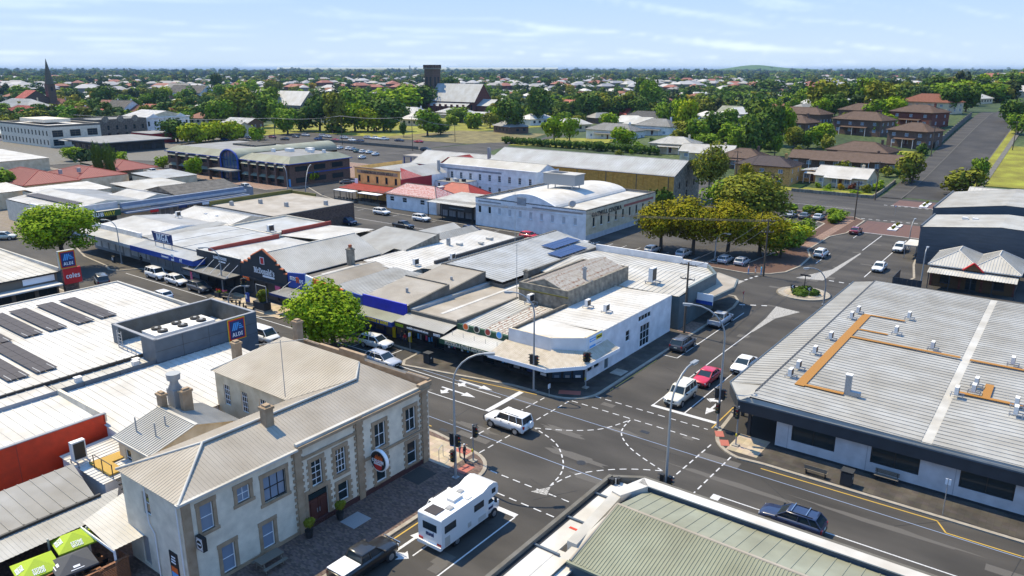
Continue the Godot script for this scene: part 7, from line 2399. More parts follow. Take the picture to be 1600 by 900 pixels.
# ---- vehicles
# body kinds: length, width, height, bonnet height, belt height, windscreen base, roof front, roof rear, rear glass base, boot height
const KIND := {
	"sedan": [4.8,1.84,1.45,0.92,0.98,1.05,0.25,-1.05,-1.75,1.02],
	"hatch": [4.2,1.78,1.5,0.95,1.0,1.0,0.3,-1.55,-1.95,1.0],
	"suv": [4.6,1.87,1.68,1.05,1.1,1.1,0.4,-1.85,-2.2,1.1],
	"four_wheel_drive": [4.85,1.92,1.9,1.14,1.2,0.95,0.5,-2.15,-2.32,1.2],
	"wagon": [4.8,1.9,1.62,1.0,1.06,1.05,0.3,-1.8,-2.3,1.06],
	"ute": [5.3,1.88,1.8,1.12,1.18,1.15,0.5,-0.75,-0.95,1.16],
	"van": [4.9,1.95,2.0,1.15,1.2,1.75,1.05,-2.3,-2.42,1.2],
}
var car_protos := {}

func ring(x: float,hw: float,yb: float,yt: float) -> Array:
	return [Vector3(x,yb,hw*0.88),Vector3(x,yb+0.18,hw*0.98),Vector3(x,lerpf(yb,yt,0.62),hw),Vector3(x,yt - 0.05,hw*0.95),Vector3(x,yt,hw*0.84),Vector3(x,yt+0.02,0),Vector3(x,yt,-hw*0.84),Vector3(x,yt - 0.05,-hw*0.95),Vector3(x,lerpf(yb,yt,0.62),-hw),Vector3(x,yb+0.18,-hw*0.98),Vector3(x,yb,-hw*0.88)]

func loft(rings: Array,caps := true) -> Mesh:
	var st := SurfaceTool.new()
	st.begin(Mesh.PRIMITIVE_TRIANGLES)
	st.set_smooth_group(0)
	var n: int = rings[0].size()
	for i in rings.size() - 1:
		for k in n:
			var l := (k+1) % n
			for v in [rings[i][k],rings[i+1][l],rings[i][l],rings[i][k],rings[i+1][k],rings[i+1][l]]:
				st.add_vertex(v)
	if caps:
		st.set_smooth_group(-1)
		for e in [0,rings.size() - 1]:
			for k in range(1,n - 1):
				var tri := [rings[e][0],rings[e][k],rings[e][k+1]]
				if e==0:
					tri.reverse()
				for v in tri:
					st.add_vertex(v)
	st.generate_normals()
	return st.commit()

func wheel(p: Node,x: float,z: float,r: float) -> void:
	var w := group_node(p,"wheel",Vector3(x,r,z))
	var q := signf(z)
	if not cache.has("tyre%.2f" % r):
		var s := Shape.new()
		s.tube([Vector3(0,0,-0.12),Vector3(0,0,-0.1),Vector3(0,0,0.1),Vector3(0,0,0.12)],[r*0.9,r,r,r*0.9],16)
		cache["tyre%.2f" % r] = s.mesh()
		s = Shape.new()
		s.tube([Vector3(0,0,-0.125),Vector3(0,0,0.125)],[r*0.66,r*0.66],12)
		cache["rim%.2f" % r] = s.mesh()
		s = Shape.new()
		s.tube([Vector3(0,0,-0.02),Vector3(0,0,0.02)],[r*1.22,r*1.22],16)
		cache["arch%.2f" % r] = s.mesh()
	put(w,"tyre",cache["tyre%.2f" % r],"tyre",Vector3(x,r,z))
	put(w,"rim",cache["rim%.2f" % r],"rim",Vector3(x,r,z))
	put(w,"wheel_arch",cache["arch%.2f" % r],"car_trim",Vector3(x,r*1.05,z+q*0.068))

func make_car(kind: String) -> Node3D:
	var k: Array = KIND[kind]
	var t := thing("car","x","car")
	taken["car"] -= 1
	var hl: float = k[0]/2
	var hw: float = k[1]/2
	var gc := 0.24 if kind in ["sedan","hatch"] else 0.34
	var b: float = k[4]
	var rings := [ring(hl,hw*0.74,gc+0.16,k[3] - 0.22),ring(hl - 0.12,hw*0.9,gc+0.02,k[3] - 0.12),ring(hl - 0.45,hw*0.98,gc,k[3] - 0.05),ring(k[5]+0.1,hw,gc,k[3]+0.02),ring(k[5] - 0.15,hw,gc,b),ring(k[8]+0.25,hw,gc,b)]
	if kind == "ute":
		rings += [ring(k[8],hw,gc,k[9]),ring(-hl+0.1,hw*0.99,gc+0.05,k[9]),ring(-hl,hw*0.95,gc+0.12,k[9] - 0.03)]
	else:
		rings += [ring(k[8],hw*0.99,gc,k[9]),ring(-hl+0.12,hw*0.95,gc+0.05,k[9] - 0.04),ring(-hl,hw*0.84,gc+0.14,k[9] - 0.16)]
	put(t,"body",loft(rings),"car_white")
	# cabin glass, roof and pillars
	var gb := hw*0.9
	var gt := hw*0.74
	var y0: float = b - 0.02
	var y1: float = k[2] - 0.06
	var lo := [Vector3(k[5],y0,gb*0.93),Vector3(k[8],y0,gb*0.95),Vector3(k[8],y0,-gb*0.95),Vector3(k[5],y0,-gb*0.93)]
	var hi := [Vector3(k[6],y1,gt),Vector3(k[7],y1,gt),Vector3(k[7],y1,-gt),Vector3(k[6],y1,-gt)]
	var s := Shape.new()
	s.quad(lo[0],lo[3],hi[3],hi[0])
	sh(t,"windscreen",s,"car_glass")
	s = Shape.new()
	s.quad(lo[2],lo[1],hi[1],hi[2])
	sh(t,"rear_window",s,"car_glass")
	for q in [[lo[1],lo[0],hi[0],hi[1]],[lo[3],lo[2],hi[2],hi[3]]]:
		s = Shape.new()
		s.quad(q[0],q[1],q[2],q[3])
		sh(t,"side_window",s,"car_glass")
	var rf := func(y: float,i: float): return [Vector3(k[6]+0.06 - i,y,gt+0.03 - i),Vector3(k[7] - 0.06+i,y,gt+0.03 - i),Vector3(k[7] - 0.06+i,y,-gt - 0.03+i),Vector3(k[6]+0.06 - i,y,-gt - 0.03+i)]
	put(t,"roof",loft([rf.call(y1 - 0.02,0.0),rf.call(y1+0.03,0.0),rf.call(k[2],0.14),rf.call(k[2]+0.02,0.45)]),"car_white")
	s = Shape.new()
	for i in 4:
		s.tube([lo[i],hi[i]],[0.06,0.05],5,false)
	for f in [0.42,0.72] if kind != "ute" else [0.5]:
		s.tube([lo[0].lerp(lo[1],f+0.06),hi[0].lerp(hi[1],f)],[0.045,0.04],5,false)
		s.tube([lo[3].lerp(lo[2],f+0.06),hi[3].lerp(hi[2],f)],[0.045,0.04],5,false)
	sh(t,"pillars",s,"car_white")
	# details
	var wr := 0.33 if gc < 0.3 else 0.38
	for x in [hl - 0.92,-hl+0.95]:
		for z in [-hw+0.1,hw - 0.1]:
			wheel(t,x,z,wr)
	for z in [-1.0,1.0]:
		bx(t,"headlight","headlight",Vector3(hl - 0.1,k[3] - 0.28,z*hw*0.68),Vector3(0.14,0.15,0.36))
		bx(t,"taillight","taillight",Vector3(-hl+0.06,k[9] - 0.25,z*hw*0.8),Vector3(0.12,0.28 if gc > 0.3 else 0.16,0.22))
		bx(t,"mirror","car_trim",Vector3(k[5] - 0.1,b+0.08,z*(hw+0.1)),Vector3(0.12,0.14,0.2))
		for x in [0.25,-0.75] if kind != "ute" else [0.35,-0.5]:
			bx(t,"door_handle","car_trim",Vector3(x,b - 0.16,z*(hw*0.975)),Vector3(0.18,0.04,0.05))
	bx(t,"grille","car_trim",Vector3(hl - 0.02,k[3] - 0.36,0),Vector3(0.1,0.16,hw*0.8))
	bx(t,"bumper","car_trim",Vector3(hl - 0.1,gc+0.12,0),Vector3(0.22,0.2,hw*1.5))
	bx(t,"bumper","car_trim",Vector3(-hl+0.08,gc+0.14,0),Vector3(0.2,0.2,hw*1.55))
	bx(t,"number_plate","plate",Vector3(hl+0.01,gc+0.22,0),Vector3(0.03,0.12,0.4))
	bx(t,"number_plate","plate",Vector3(-hl - 0.02,gc+0.4,0),Vector3(0.03,0.12,0.4))
	if kind == "ute":
		bx(t,"tray_cover","car_trim",Vector3((k[8] - hl)/2 - 0.02,k[9]+0.03,0),Vector3(hl+k[8] - 0.25,0.04,hw*1.62))
	if kind in ["four_wheel_drive","suv","wagon"]:
		for z in [-1.0,1.0]:
			bx(t,"roof_rail","car_trim",Vector3((k[6]+k[7])/2,k[2]+0.03,z*gt*0.88),Vector3(1.7,0.04,0.04))
	return t

func car(kind: String,paint: String,at: Vector3,yaw: float,label: String,group := "") -> Node3D:
	if not car_protos.has(kind):
		car_protos[kind] = make_car(kind)
		remove_child(car_protos[kind])
	var o: Node3D = car_protos[kind].duplicate()
	o.name = numbered({"four_wheel_drive": "off_road_car","ute": "pickup_truck","van": "van"}.get(kind,"parked_car"))
	add_child(o)
	o.transform = Transform3D(Basis(Vector3.UP,yaw),at)
	o.set_meta("label",label)
	o.set_meta("category","pickup" if kind == "ute" else "van" if kind == "van" else "car")
	if group:
		o.set_meta("group",group)
	else:
		o.remove_meta("group")
	for c in o.get_children():
		if c is MeshInstance3D and c.material_override==M["car_white"]:
			c.material_override = M[paint]
	return o

func vehicles() -> void:
	var N := PI/2
	var lc := car("four_wheel_drive","car_white",Vector3(-41.2,0,-54.6),PI,"white four-wheel drive with spare wheel on its back door, crossing the junction")
	var s := Shape.new()
	s.tube([Vector3(-2.4,1.0,0.25),Vector3(-2.62,1.0,0.25)],[0.38,0.36],16)
	put(lc,"spare_wheel_cover",s.mesh(),"car_white").transform = Transform3D()
	for k in ["step","bull_bar"]:
		put(lc,k,unit,"car_trim").transform = Transform3D(Basis.from_scale(Vector3(1.7,0.06,2.1) if k == "step" else Vector3(0.12,0.5,1.5)),Vector3(0,0.42,0) if k == "step" else Vector3(2.5,0.72,0))
	car("four_wheel_drive","car_cream",Vector3(-30.4,0,-70.7),-N,"cream-white older four-wheel drive waiting first at the stop line")
	car("sedan","car_red",Vector3(-30.2,0,-77.3),-N,"bright red sedan waiting behind the cream four-wheel drive")
	car("sedan","car_white",Vector3(-28.2,0,-83.4),-N,"white sedan beside the eave of the wide ribbed roof")
	car("suv","car_grey",Vector3(-36.9,0,-85.6),N,"dark grey hatchback parked by the white corner shop side wall")
	car("ute","car_silver",Vector3(-36.8,0,-97.6),N,"silver pickup with dark tray cover parked beside the showroom")
	var nw := car("wagon","car_navy",Vector3(-13.5,0,-54.2),PI,"dark navy station wagon driving past the green-roofed building")
	for x in [0.0,-1.1]:
		put(nw,"roof_bar",unit,"chrome").transform = Transform3D(Basis.from_scale(Vector3(0.06,0.05,1.35)),Vector3(x,1.72,0))
	car("suv","car_white",Vector3(-36.0,0,-40.2),N,"white hatchback half hidden behind the motorhome")
	var bu := car("ute","car_black",Vector3(-36.1,0,-30.9),N,"black pickup with chrome bull bar and white tray lid by the brick footpath")
	put(bu,"bull_bar",unit,"chrome").transform = Transform3D(Basis.from_scale(Vector3(0.08,0.1,1.7)),Vector3(2.75,0.95,0))
	put(bu,"bull_bar",unit,"chrome").transform = Transform3D(Basis.from_scale(Vector3(0.08,0.45,0.08)),Vector3(2.75,0.72,0.5))
	put(bu,"bull_bar",unit,"chrome").transform = Transform3D(Basis.from_scale(Vector3(0.08,0.45,0.08)),Vector3(2.75,0.72,-0.5))
	put(bu,"tray_lid",unit,"car_white").transform = Transform3D(Basis.from_scale(Vector3(1.6,0.06,1.66)),Vector3(-1.82,1.26,0))
	motorhome()
	car("suv","car_white",Vector3(-36.9,0,-146.8),N,"white hatchback parked at the garden bed beyond the roundabout")
	car("sedan","car_white",Vector3(-25.8,0,-142.4),-N,"white sedan parked before the steel fence")
	car("suv","car_white",Vector3(-26.0,0,-160.4),-N,"white hatchback parked beside the bus shelter")
	car("sedan","car_maroon",Vector3(-37.0,0,-173.2),N,"dark red sedan parked at the red threshold strip")
	car("sedan","car_silver",Vector3(-54.2,0,-184.4),N,"silver sedan in the bay beside the hedge, furthest from the threshold")
	car("sedan","car_grey",Vector3(-51.0,0,-184.2),N,"dark grey sedan between two silver ones in the hedge bays")
	car("sedan","car_silver",Vector3(-47.9,0,-184.6),N,"silver sedan in the hedge bay nearest the threshold")
	car("sedan","car_white",Vector3(-62.5,0,-198.2),0.1,"white sedan half hidden behind the clipped hedge")
	car("four_wheel_drive","car_white",Vector3(-122.4,0,-63.7),0,"white canopy pickup parked first in the kerb line by the blue fascia")
	car("wagon","car_white",Vector3(-116.2,0,-63.7),0,"white people mover parked between two cars before the blue fascia")
	car("suv","car_grey",Vector3(-109.6,0,-63.6),0,"dark grey hatchback parked before the black awning shop")
	car("suv","car_white",Vector3(-68.3,0,-62.6),0.1,"white hatchback parked by the black barber shop front")
	car("wagon","car_silver",Vector3(-63.2,0,-58.9),0,"silver wagon with sunroof beside the paved kerb extension")
	car("van","car_white",Vector3(-81.6,0,-55.4),0,"white delivery van driving along the main street")
	car("four_wheel_drive","car_grey",Vector3(-126.0,0,-56.2),PI - 0.3,"grey wagon pulling out near the pylon sign")
	car("sedan","car_black",Vector3(-116.6,0,-53.3),PI - 0.6,"black sedan parked beside the pylon sign")
	car("hatch","car_white",Vector3(-119.4,0,-51.2),PI - 0.6,"small white hatchback tucked behind the pylon sign")
	car("hatch","car_white",Vector3(-110.2,0,-57.6),PI,"white hatchback mostly hidden behind the supermarket roof edge")
	car("sedan","car_green",Vector3(-150.5,0,-53.6),PI - 0.5,"dark green sedan under the plane tree")
	car("sedan","car_blue",Vector3(-139.5,0,-52.6),PI - 0.5,"blue sedan in shade under the plane tree")
	car("suv","car_cream",Vector3(-177,0,-61),0.8,"pale older wagon at the far left of the main street")
	car("sedan","car_silver",Vector3(-176,0,-66.6),0.8,"silver sedan at the kerb by the sandwich shop")
	car("hatch","car_white",Vector3(-190,0,-60),0.8,"white hatchback at the far left edge of the main street")
	var under := "cars in the bays under the gold trees"
	car("hatch","car_white",Vector3(-76.2,0,-126.4),N,"white hatchback nose-in beside the cinema side wall",under)
	car("hatch","car_silver",Vector3(-64.0,0,-131.0),N,"pale car parked in shade under the gold trees",under)
	car("hatch","car_silver",Vector3(-57.8,0,-131.6),N,"pale car parked in shade under the gold trees",under)
	car("hatch","car_silver",Vector3(-49.6,0,-131.6),N,"pale car parked in shade under the gold trees",under)
	car("hatch","car_silver",Vector3(-46.6,0,-131.9),N,"pale car parked in shade under the gold trees",under)
	car("hatch","car_red",Vector3(-90.2,0,-126.8),0.0,"small red hatchback before the white cinema front")
	car("van","car_white",Vector3(-79.8,0,-204.5),1.2,"white minibus by the end wall of the stone warehouse")
	car("suv","car_white",Vector3(-134.8,0,-127.6),0.0,"white hatchback before the flaking red and white roof house, nearer the verandah")
	car("suv","car_white",Vector3(-121.4,0,-127.4),0.0,"white hatchback before the glass-fronted shop")
	car("ute","car_black",Vector3(-118.6,0,-118.6),0.0,"black pickup in the middle bays of the cinema street")
	car("suv","car_navy",Vector3(-132.0,0,-114.4),0.0,"dark blue hatchback behind the beige flat roof")
	car("hatch","car_red",Vector3(-139.0,0,-113.6),0.0,"orange-red hatchback behind the beige flat roof")
	car("hatch","car_navy",Vector3(-104.0,0,-124.6),0.0,"dark hatchback by the cinema corner")
	car("suv","car_white",Vector3(-196.8,0,-132.6),-0.2,"white hatchback in front of the council offices")
	car("sedan","car_grey",Vector3(-181.0,0,-157.6),1.0,"dark sedan beside the council side wall")
	car("ute","car_white",Vector3(-252,0,-134.4),-0.1,"white pickup at the far end of the council street")
	car("sedan","car_white",Vector3(-226.0,0,-132.6),-0.1,"white sedan near the round street tree by the council")
	car("sedan","car_white",Vector3(-214.0,0,-126.6),0.2,"white sedan in the yard beside the old fibre-cement roof")
	# open car park, two rows
	var n := 0
	var paints := ["car_maroon","car_black","car_grey","car_blue","car_silver","car_red","car_white","car_navy","car_white","car_white","car_navy","car_red"]
	var word := {"car_maroon": "dark red","car_black": "black","car_grey": "dark grey","car_blue": "blue","car_silver": "silver","car_red": "red","car_white": "white","car_navy": "navy","car_green": "green"}
	for q in [Vector3(-334.98,-0.00,-243.84),Vector3(-320.91,-0.00,-240.66),Vector3(-328.62,-0.00,-253.31),Vector3(-307.63,-0.00,-250.58),Vector3(-315.38,-0.00,-263.20),Vector3(-295.56,-0.00,-250.87),Vector3(-288.79,0.00,-255.93),Vector3(-283.22,-0.00,-255.84),Vector3(-287.55,-0.00,-270.05),Vector3(-281.33,-0.00,-270.22),Vector3(-270.23,-0.00,-269.79),Vector3(-258.03,-0.00,-270.48)]:
		var kd := "ute" if n in [8,9] else "sedan" if n % 3 else "suv"
		car(kd,paints[n],q,rng.randf_range(-0.2,0.3)+(PI if n % 2 else 0.0),"%s %s in the open car park below the park lawn" % [word[paints[n]],"pickup" if kd == "ute" else "sedan" if kd == "sedan" else "hatchback"],"cars in the open car park")
		n += 1
	for q in [Vector3(-320.28,-0.00,-264.36),Vector3(-302.72,-0.00,-263.28),Vector3(-330.68,-0.00,-261.51),Vector3(-293.10,-0.00,-270.46)]:
		car("suv","car_silver",q,0.2,"silver hatchback in the open car park below the park lawn","cars in the open car park")
	n = 0
	for q in [Vector3(-264.81,-0.00,-227.39),Vector3(-259.52,-0.00,-227.88),Vector3(-256.09,-0.00,-227.02),Vector3(-248.52,-0.00,-222.74),Vector3(-244.63,-0.00,-222.43),Vector3(-240.58,-0.00,-222.29),Vector3(-233.01,-0.00,-218.75),Vector3(-228.73,-0.00,-207.48)]:
		var pt: String = ["car_white","car_white","car_silver","car_green","car_white","car_white","car_white","car_white"][n]
		car("hatch",pt,q,N+0.35,"%s hatchback in the angled row behind the council wall" % word[pt],"angled cars behind the council wall")
		n += 1
	car("suv","car_black",Vector3(-228.80,0.00,-244.04),0.4,"black four-wheel drive at the corner beside the dark red gable shed")
	for q in [Vector3(-341.53,-0.00,-220.87),Vector3(-348.36,-0.00,-233.84),Vector3(-341.21,-0.00,-234.54)]:
		car("hatch","car_blue",q,0.2,"blue hatchback behind the rounded hedges","cars behind the rounded hedges")

func motorhome() -> void:
	# built facing +x at the origin, then turned north
	var t := thing("motorhome","white motorhome with over-cab pod, roof hatches and solar panel at the stop bar","motorhome")
	var w := 1.16
	var prof := [Vector2(-3.5,0.55),Vector2(-3.5,2.85),Vector2(-3.42,2.95),Vector2(1.2,2.95),Vector2(1.9,3.2),Vector2(2.5,3.24),Vector2(3.0,3.02),Vector2(3.15,2.6),Vector2(3.05,2.1),Vector2(1.9,1.95),Vector2(1.85,0.55)]
	var s := Shape.new()
	var pp := PackedVector2Array(prof)
	var idx := Geometry2D.triangulate_polygon(pp)
	for i in range(0,idx.size(),3):
		var a := pp[idx[i]]
		var b := pp[idx[i+1]]
		var c := pp[idx[i+2]]
		if (b - a).cross(c - a) < 0:
			var k := b
			b = c
			c = k
		s.tri(Vector3(a.x,a.y,w),Vector3(b.x,b.y,w),Vector3(c.x,c.y,w))
		s.tri(Vector3(a.x,a.y,-w),Vector3(c.x,c.y,-w),Vector3(b.x,b.y,-w))
	for i in pp.size():
		var a := pp[i]
		var b := pp[(i+1) % pp.size()]
		s.quad(Vector3(b.x,b.y,-w),Vector3(b.x,b.y,w),Vector3(a.x,a.y,w),Vector3(a.x,a.y,-w))
	sh(t,"coach_body",s,"car_white")
	put(t,"cab",loft([ring(3.7,0.72,0.45,0.95),ring(3.55,0.9,0.35,1.12),ring(3.0,0.98,0.32,1.32),ring(2.7,1.0,0.32,1.4),ring(1.8,1.02,0.32,1.45)]),"car_white")
	s = Shape.new()
	s.quad(Vector3(2.95,1.36,0.88),Vector3(2.95,1.36,-0.88),Vector3(2.3,2.1,-0.8),Vector3(2.3,2.1,0.8))
	sh(t,"windscreen",s,"car_glass")
	for z in [-1.0,1.0]:
		s = Shape.new()
		var a := [Vector3(2.9,1.4,z*0.93),Vector3(1.92,1.4,z*0.96),Vector3(1.92,2.05,z*0.88),Vector3(2.35,2.05,z*0.86)]
		s.quad(a[0],a[1],a[2],a[3])
		sh(t,"cab_window",s,"car_glass")
		bx(t,"side_window","car_glass",Vector3(-2.55,2.0,z*(w+0.005)),Vector3(1.25,0.6,0.03))
		bx(t,"side_window","car_glass",Vector3(0.75,2.05,z*(w+0.005)),Vector3(1.15,0.55,0.03))
		bx(t,"pod_window","car_glass",Vector3(2.55,2.55,z*(w+0.005)),Vector3(0.45,0.4,0.03))
		bx(t,"locker_hatch","roof_white",Vector3(-2.9,1.0,z*(w+0.004)),Vector3(0.55,0.75,0.02))
		bx(t,"locker_hatch","roof_white",Vector3(-0.4,1.05,z*(w+0.004)),Vector3(0.4,0.4,0.02))
		bx(t,"locker_hatch","roof_white",Vector3(1.1,0.85,z*(w+0.004)),Vector3(0.9,0.4,0.02))
		bx(t,"skirt","car_trim",Vector3(2.4,0.5,z*1.0),Vector3(0.9,0.2,0.06))
		bx(t,"taillight","taillight",Vector3(-3.52,0.85,z*0.9),Vector3(0.06,0.16,0.4))
		bx(t,"headlight","headlight",Vector3(3.6,0.95,z*0.66),Vector3(0.14,0.26,0.3))
		bx(t,"mirror","car_trim",Vector3(2.75,1.6,z*1.2),Vector3(0.12,0.34,0.2))
		wheel(t,2.75,z*0.95,0.35)
		wheel(t,-1.75,z*1.0,0.35)
	bx(t,"rear_window","car_glass",Vector3(-3.505,2.05,0),Vector3(0.03,0.6,1.35))
	bx(t,"rear_bumper","car_white",Vector3(-3.55,0.62,0),Vector3(0.24,0.26,2.3))
	bx(t,"number_plate","plate",Vector3(-3.69,0.66,0),Vector3(0.02,0.12,0.4))
	var m := text(t,"maui","navy",Vector3.ZERO,0.34,-PI/2,"Droid Sans",true,"lettering",0.75)
	m.position = Vector3(-3.52,1.45,0)
	var m2 := text(t,"maui","navy",Vector3.ZERO,0.26,0.0,"Droid Sans",true,"lettering",0.5)
	m2.position = Vector3(2.35,1.1,1.03)
	# roof fittings
	s = Shape.new()
	for i in 9:
		s.box(Vector3(-2.75,2.99,-0.1+(i - 4)*0.13 - 0.1),Vector3(1.0,0.05,0.11))
	sh(t,"solar_panel",s,"solar")
	for q in [[-1.9,0.55,0.5,"grey_paint"],[0.35,-0.35,0.45,"grey_paint"]]:
		bx(t,"roof_hatch","roof_white",Vector3(q[0],3.0,q[1]),Vector3(q[2],0.12,q[2]))
		bx(t,"hatch_lens",q[3],Vector3(q[0],3.07,q[1]),Vector3(q[2]*0.8,0.03,q[2]*0.8))
	bx(t,"roof_air_unit","ac_white",Vector3(-0.7,3.06,0.0),Vector3(1.05,0.24,0.7))
	bx(t,"roof_plate","roof_white",Vector3(0.0,2.98,0.75),Vector3(0.5,0.05,0.3))
	t.transform = Transform3D(Basis(Vector3.UP,PI/2),Vector3(-33.75,0,-38.7))

# ---- street furniture
func street_lamp(at: Vector3,h: float,head: Vector3,label: String,signals := 0) -> Node3D:
	var t := thing("street_lamp",label,"street lamp",at)
	var d := Vector3(head.x - at.x,0,head.z - at.z)
	var l := d.length()
	d = d.normalized()
	var s := Shape.new()
	var path := [at,at+Vector3.UP*h*0.35,at+Vector3.UP*(h - l*0.75)]
	var rad := [0.13,0.11,0.08]
	for i in range(1,7):
		var a := PI/2*i/6
		path.append(at+Vector3.UP*(h - l*0.75+l*0.75*sin(a))+d*(l*0.8*(1 - cos(a))))
		rad.append(0.075)
	sh(t,"pole",_tube(path,rad,10),"galv")
	var e: Vector3 = at+Vector3.UP*h+d*l*0.8
	bx(t,"lamp_head","galv",e+d*0.4 - Vector3.UP*0.02,Vector3(0.9,0.16,0.34),atan2(-d.z,d.x))
	bx(t,"lamp_lens","lamp_lens",e+d*0.45 - Vector3.UP*0.13,Vector3(0.6,0.08,0.26),atan2(-d.z,d.x))
	bx(t,"base_plate","galv",at+Vector3.UP*0.03,Vector3(0.5,0.06,0.5))
	s.v.clear()
	for i in signals:
		var fx: Vector3 = [Vector3(0.32,0,0),Vector3(-0.32,0,0),Vector3(0,0,0.32)][i]
		signal_head(t,at+Vector3.UP*(3.6 if i < 2 else 2.2)+fx,[0.0,PI,-PI/2][i])
	return t

func _tube(path: Array,rad: Array,sides := 8) -> Shape:
	var s := Shape.new()
	s.tube(path,rad,sides)
	return s

func signal_head(t: Node,c: Vector3,yaw: float) -> void:
	var g := group_node(t,"signal_head",c)
	var b := Basis(Vector3.UP,yaw)
	bx(g,"housing","black",c,Vector3(0.28,1.05,0.34),yaw)
	for k in 3:
		var q := c+Vector3.UP*(0.33 - k*0.33)+b*Vector3(0.15,0,0)
		sh(g,"lens",_tube([q,q+b*Vector3(0.03,0,0)],[0.11,0.11],10),["taillight","mustard","green_sign"][k])
		bx(g,"visor","black",q+b*Vector3(0.1,0.12,0),Vector3(0.22,0.03,0.26),yaw)

func traffic_light(at: Vector3,h: float,label: String,yaws: Array) -> void:
	var t := thing("traffic_light",label,"traffic light",at)
	sh(t,"pole",_tube([at,at+Vector3.UP*h],[0.07,0.06]),"galv")
	bx(t,"base","concrete",at+Vector3.UP*0.05,Vector3(0.6,0.1,0.6))
	for y in yaws:
		signal_head(t,at+Vector3.UP*(h - 0.6)+Basis(Vector3.UP,y)*Vector3(0.28,0,0),y)
	bx(t,"push_button","yellow",at+Vector3(0,1.1,0.1),Vector3(0.12,0.25,0.12))

func power_pole(at: Vector3,h: float,label: String,yaw := 0.0,arms := 2) -> Node3D:
	var t := thing("power_pole",label,"power pole",at)
	sh(t,"pole",_tube([at - Vector3.UP*0.3,at+Vector3.UP*h],[0.17,0.11]),"pole_wood")
	for k in arms:
		var c := at+Vector3.UP*(h - 0.35 - k*1.9)
		var arm := bx(t,"cross_arm","pole_wood",c,Vector3(2.4 - k*0.5,0.12,0.12),yaw)
		for i in 4:
			var q := c+Basis(Vector3.UP,yaw)*Vector3((i - 1.5)*0.65,0.16,0)
			sh(t,"insulator",_tube([q - Vector3.UP*0.1,q+Vector3.UP*0.1],[0.06,0.05],6),"grey_paint")
	return t

func wires(a: Vector3,b: Vector3,sag: float,label: String,off: Array = [0.0]) -> void:
	var t := thing("power_line",label,"power line",a.lerp(b,0.5),"overhead wires")
	var d := (b - a).normalized()
	var side := d.cross(Vector3.UP).normalized()
	for o in off:
		var path := []
		var rad := []
		for i in 13:
			var k := i/12.0
			path.append(a.lerp(b,k)+side*o - Vector3.UP*sag*4*k*(1 - k))
			rad.append(0.025 if a.length() < 200 else 0.04)
		var s := Shape.new()
		s.tube(path,rad,4,false)
		sh(t,"wire",s,"wire" if a.length() < 200 else "grey_paint")

func post_sign(at: Vector3,h: float,label: String,m,shape := "box",yaw := 0.0) -> void:
	var t := thing("road_sign",label,"sign",at)
	sh(t,"post",_tube([at,at+Vector3.UP*h],[0.035,0.035],6),"galv")
	if shape == "box":
		bx(t,"plate",m,at+Vector3.UP*(h - 0.3),Vector3(0.04,0.5,0.4),yaw)
	else:
		var b := Basis(Vector3.UP,yaw)
		for q in [[0.45,"red",0.0],[0.3,"white_paint",0.02]]:
			var s := Shape.new()
			var c := at+Vector3.UP*(h - 0.35)+b*Vector3(0.03+q[2],0.1,0)
			s.tri(c+b*Vector3(0,0.4,-1)*q[0],c+b*Vector3(0,-0.9,0)*q[0],c+b*Vector3(0,0.4,1)*q[0])
			sh(t,"plate",s,q[1])

func bench(at: Vector3,yaw: float,label: String) -> void:
	var t := thing("bench",label,"bench",Vector3.ZERO)
	for k in 4:
		bx(t,"seat_slat","timber_grey",Vector3(0,0.46,-0.18+k*0.12),Vector3(1.9,0.04,0.1))
	for k in 3:
		bx(t,"back_slat","timber_grey",Vector3(0,0.62+k*0.13,-0.28),Vector3(1.9,0.1,0.04))
	for k in [-0.8,0.8]:
		bx(t,"leg","dark_metal",Vector3(k,0.22,0),Vector3(0.06,0.44,0.4))
		bx(t,"arm","dark_metal",Vector3(k,0.65,-0.27),Vector3(0.05,0.5,0.05))
	t.transform = Transform3D(Basis(Vector3.UP,yaw),at)

func litter_bin(at: Vector3,label: String) -> void:
	var t := thing("litter_bin",label,"bin",at)
	bx(t,"cabinet","charcoal",at+Vector3.UP*0.6,Vector3(0.9,1.1,0.8))
	bx(t,"lid","charcoal",at+Vector3.UP*1.3,Vector3(1.0,0.08,0.9))
	for k in [-0.38,0.38]:
		bx(t,"lid_post","dark_metal",at+Vector3(k,1.2,0),Vector3(0.06,0.16,0.6))
	bx(t,"label_plate","cream_paint",at+Vector3(0.46,0.7,0),Vector3(0.02,0.2,0.16))

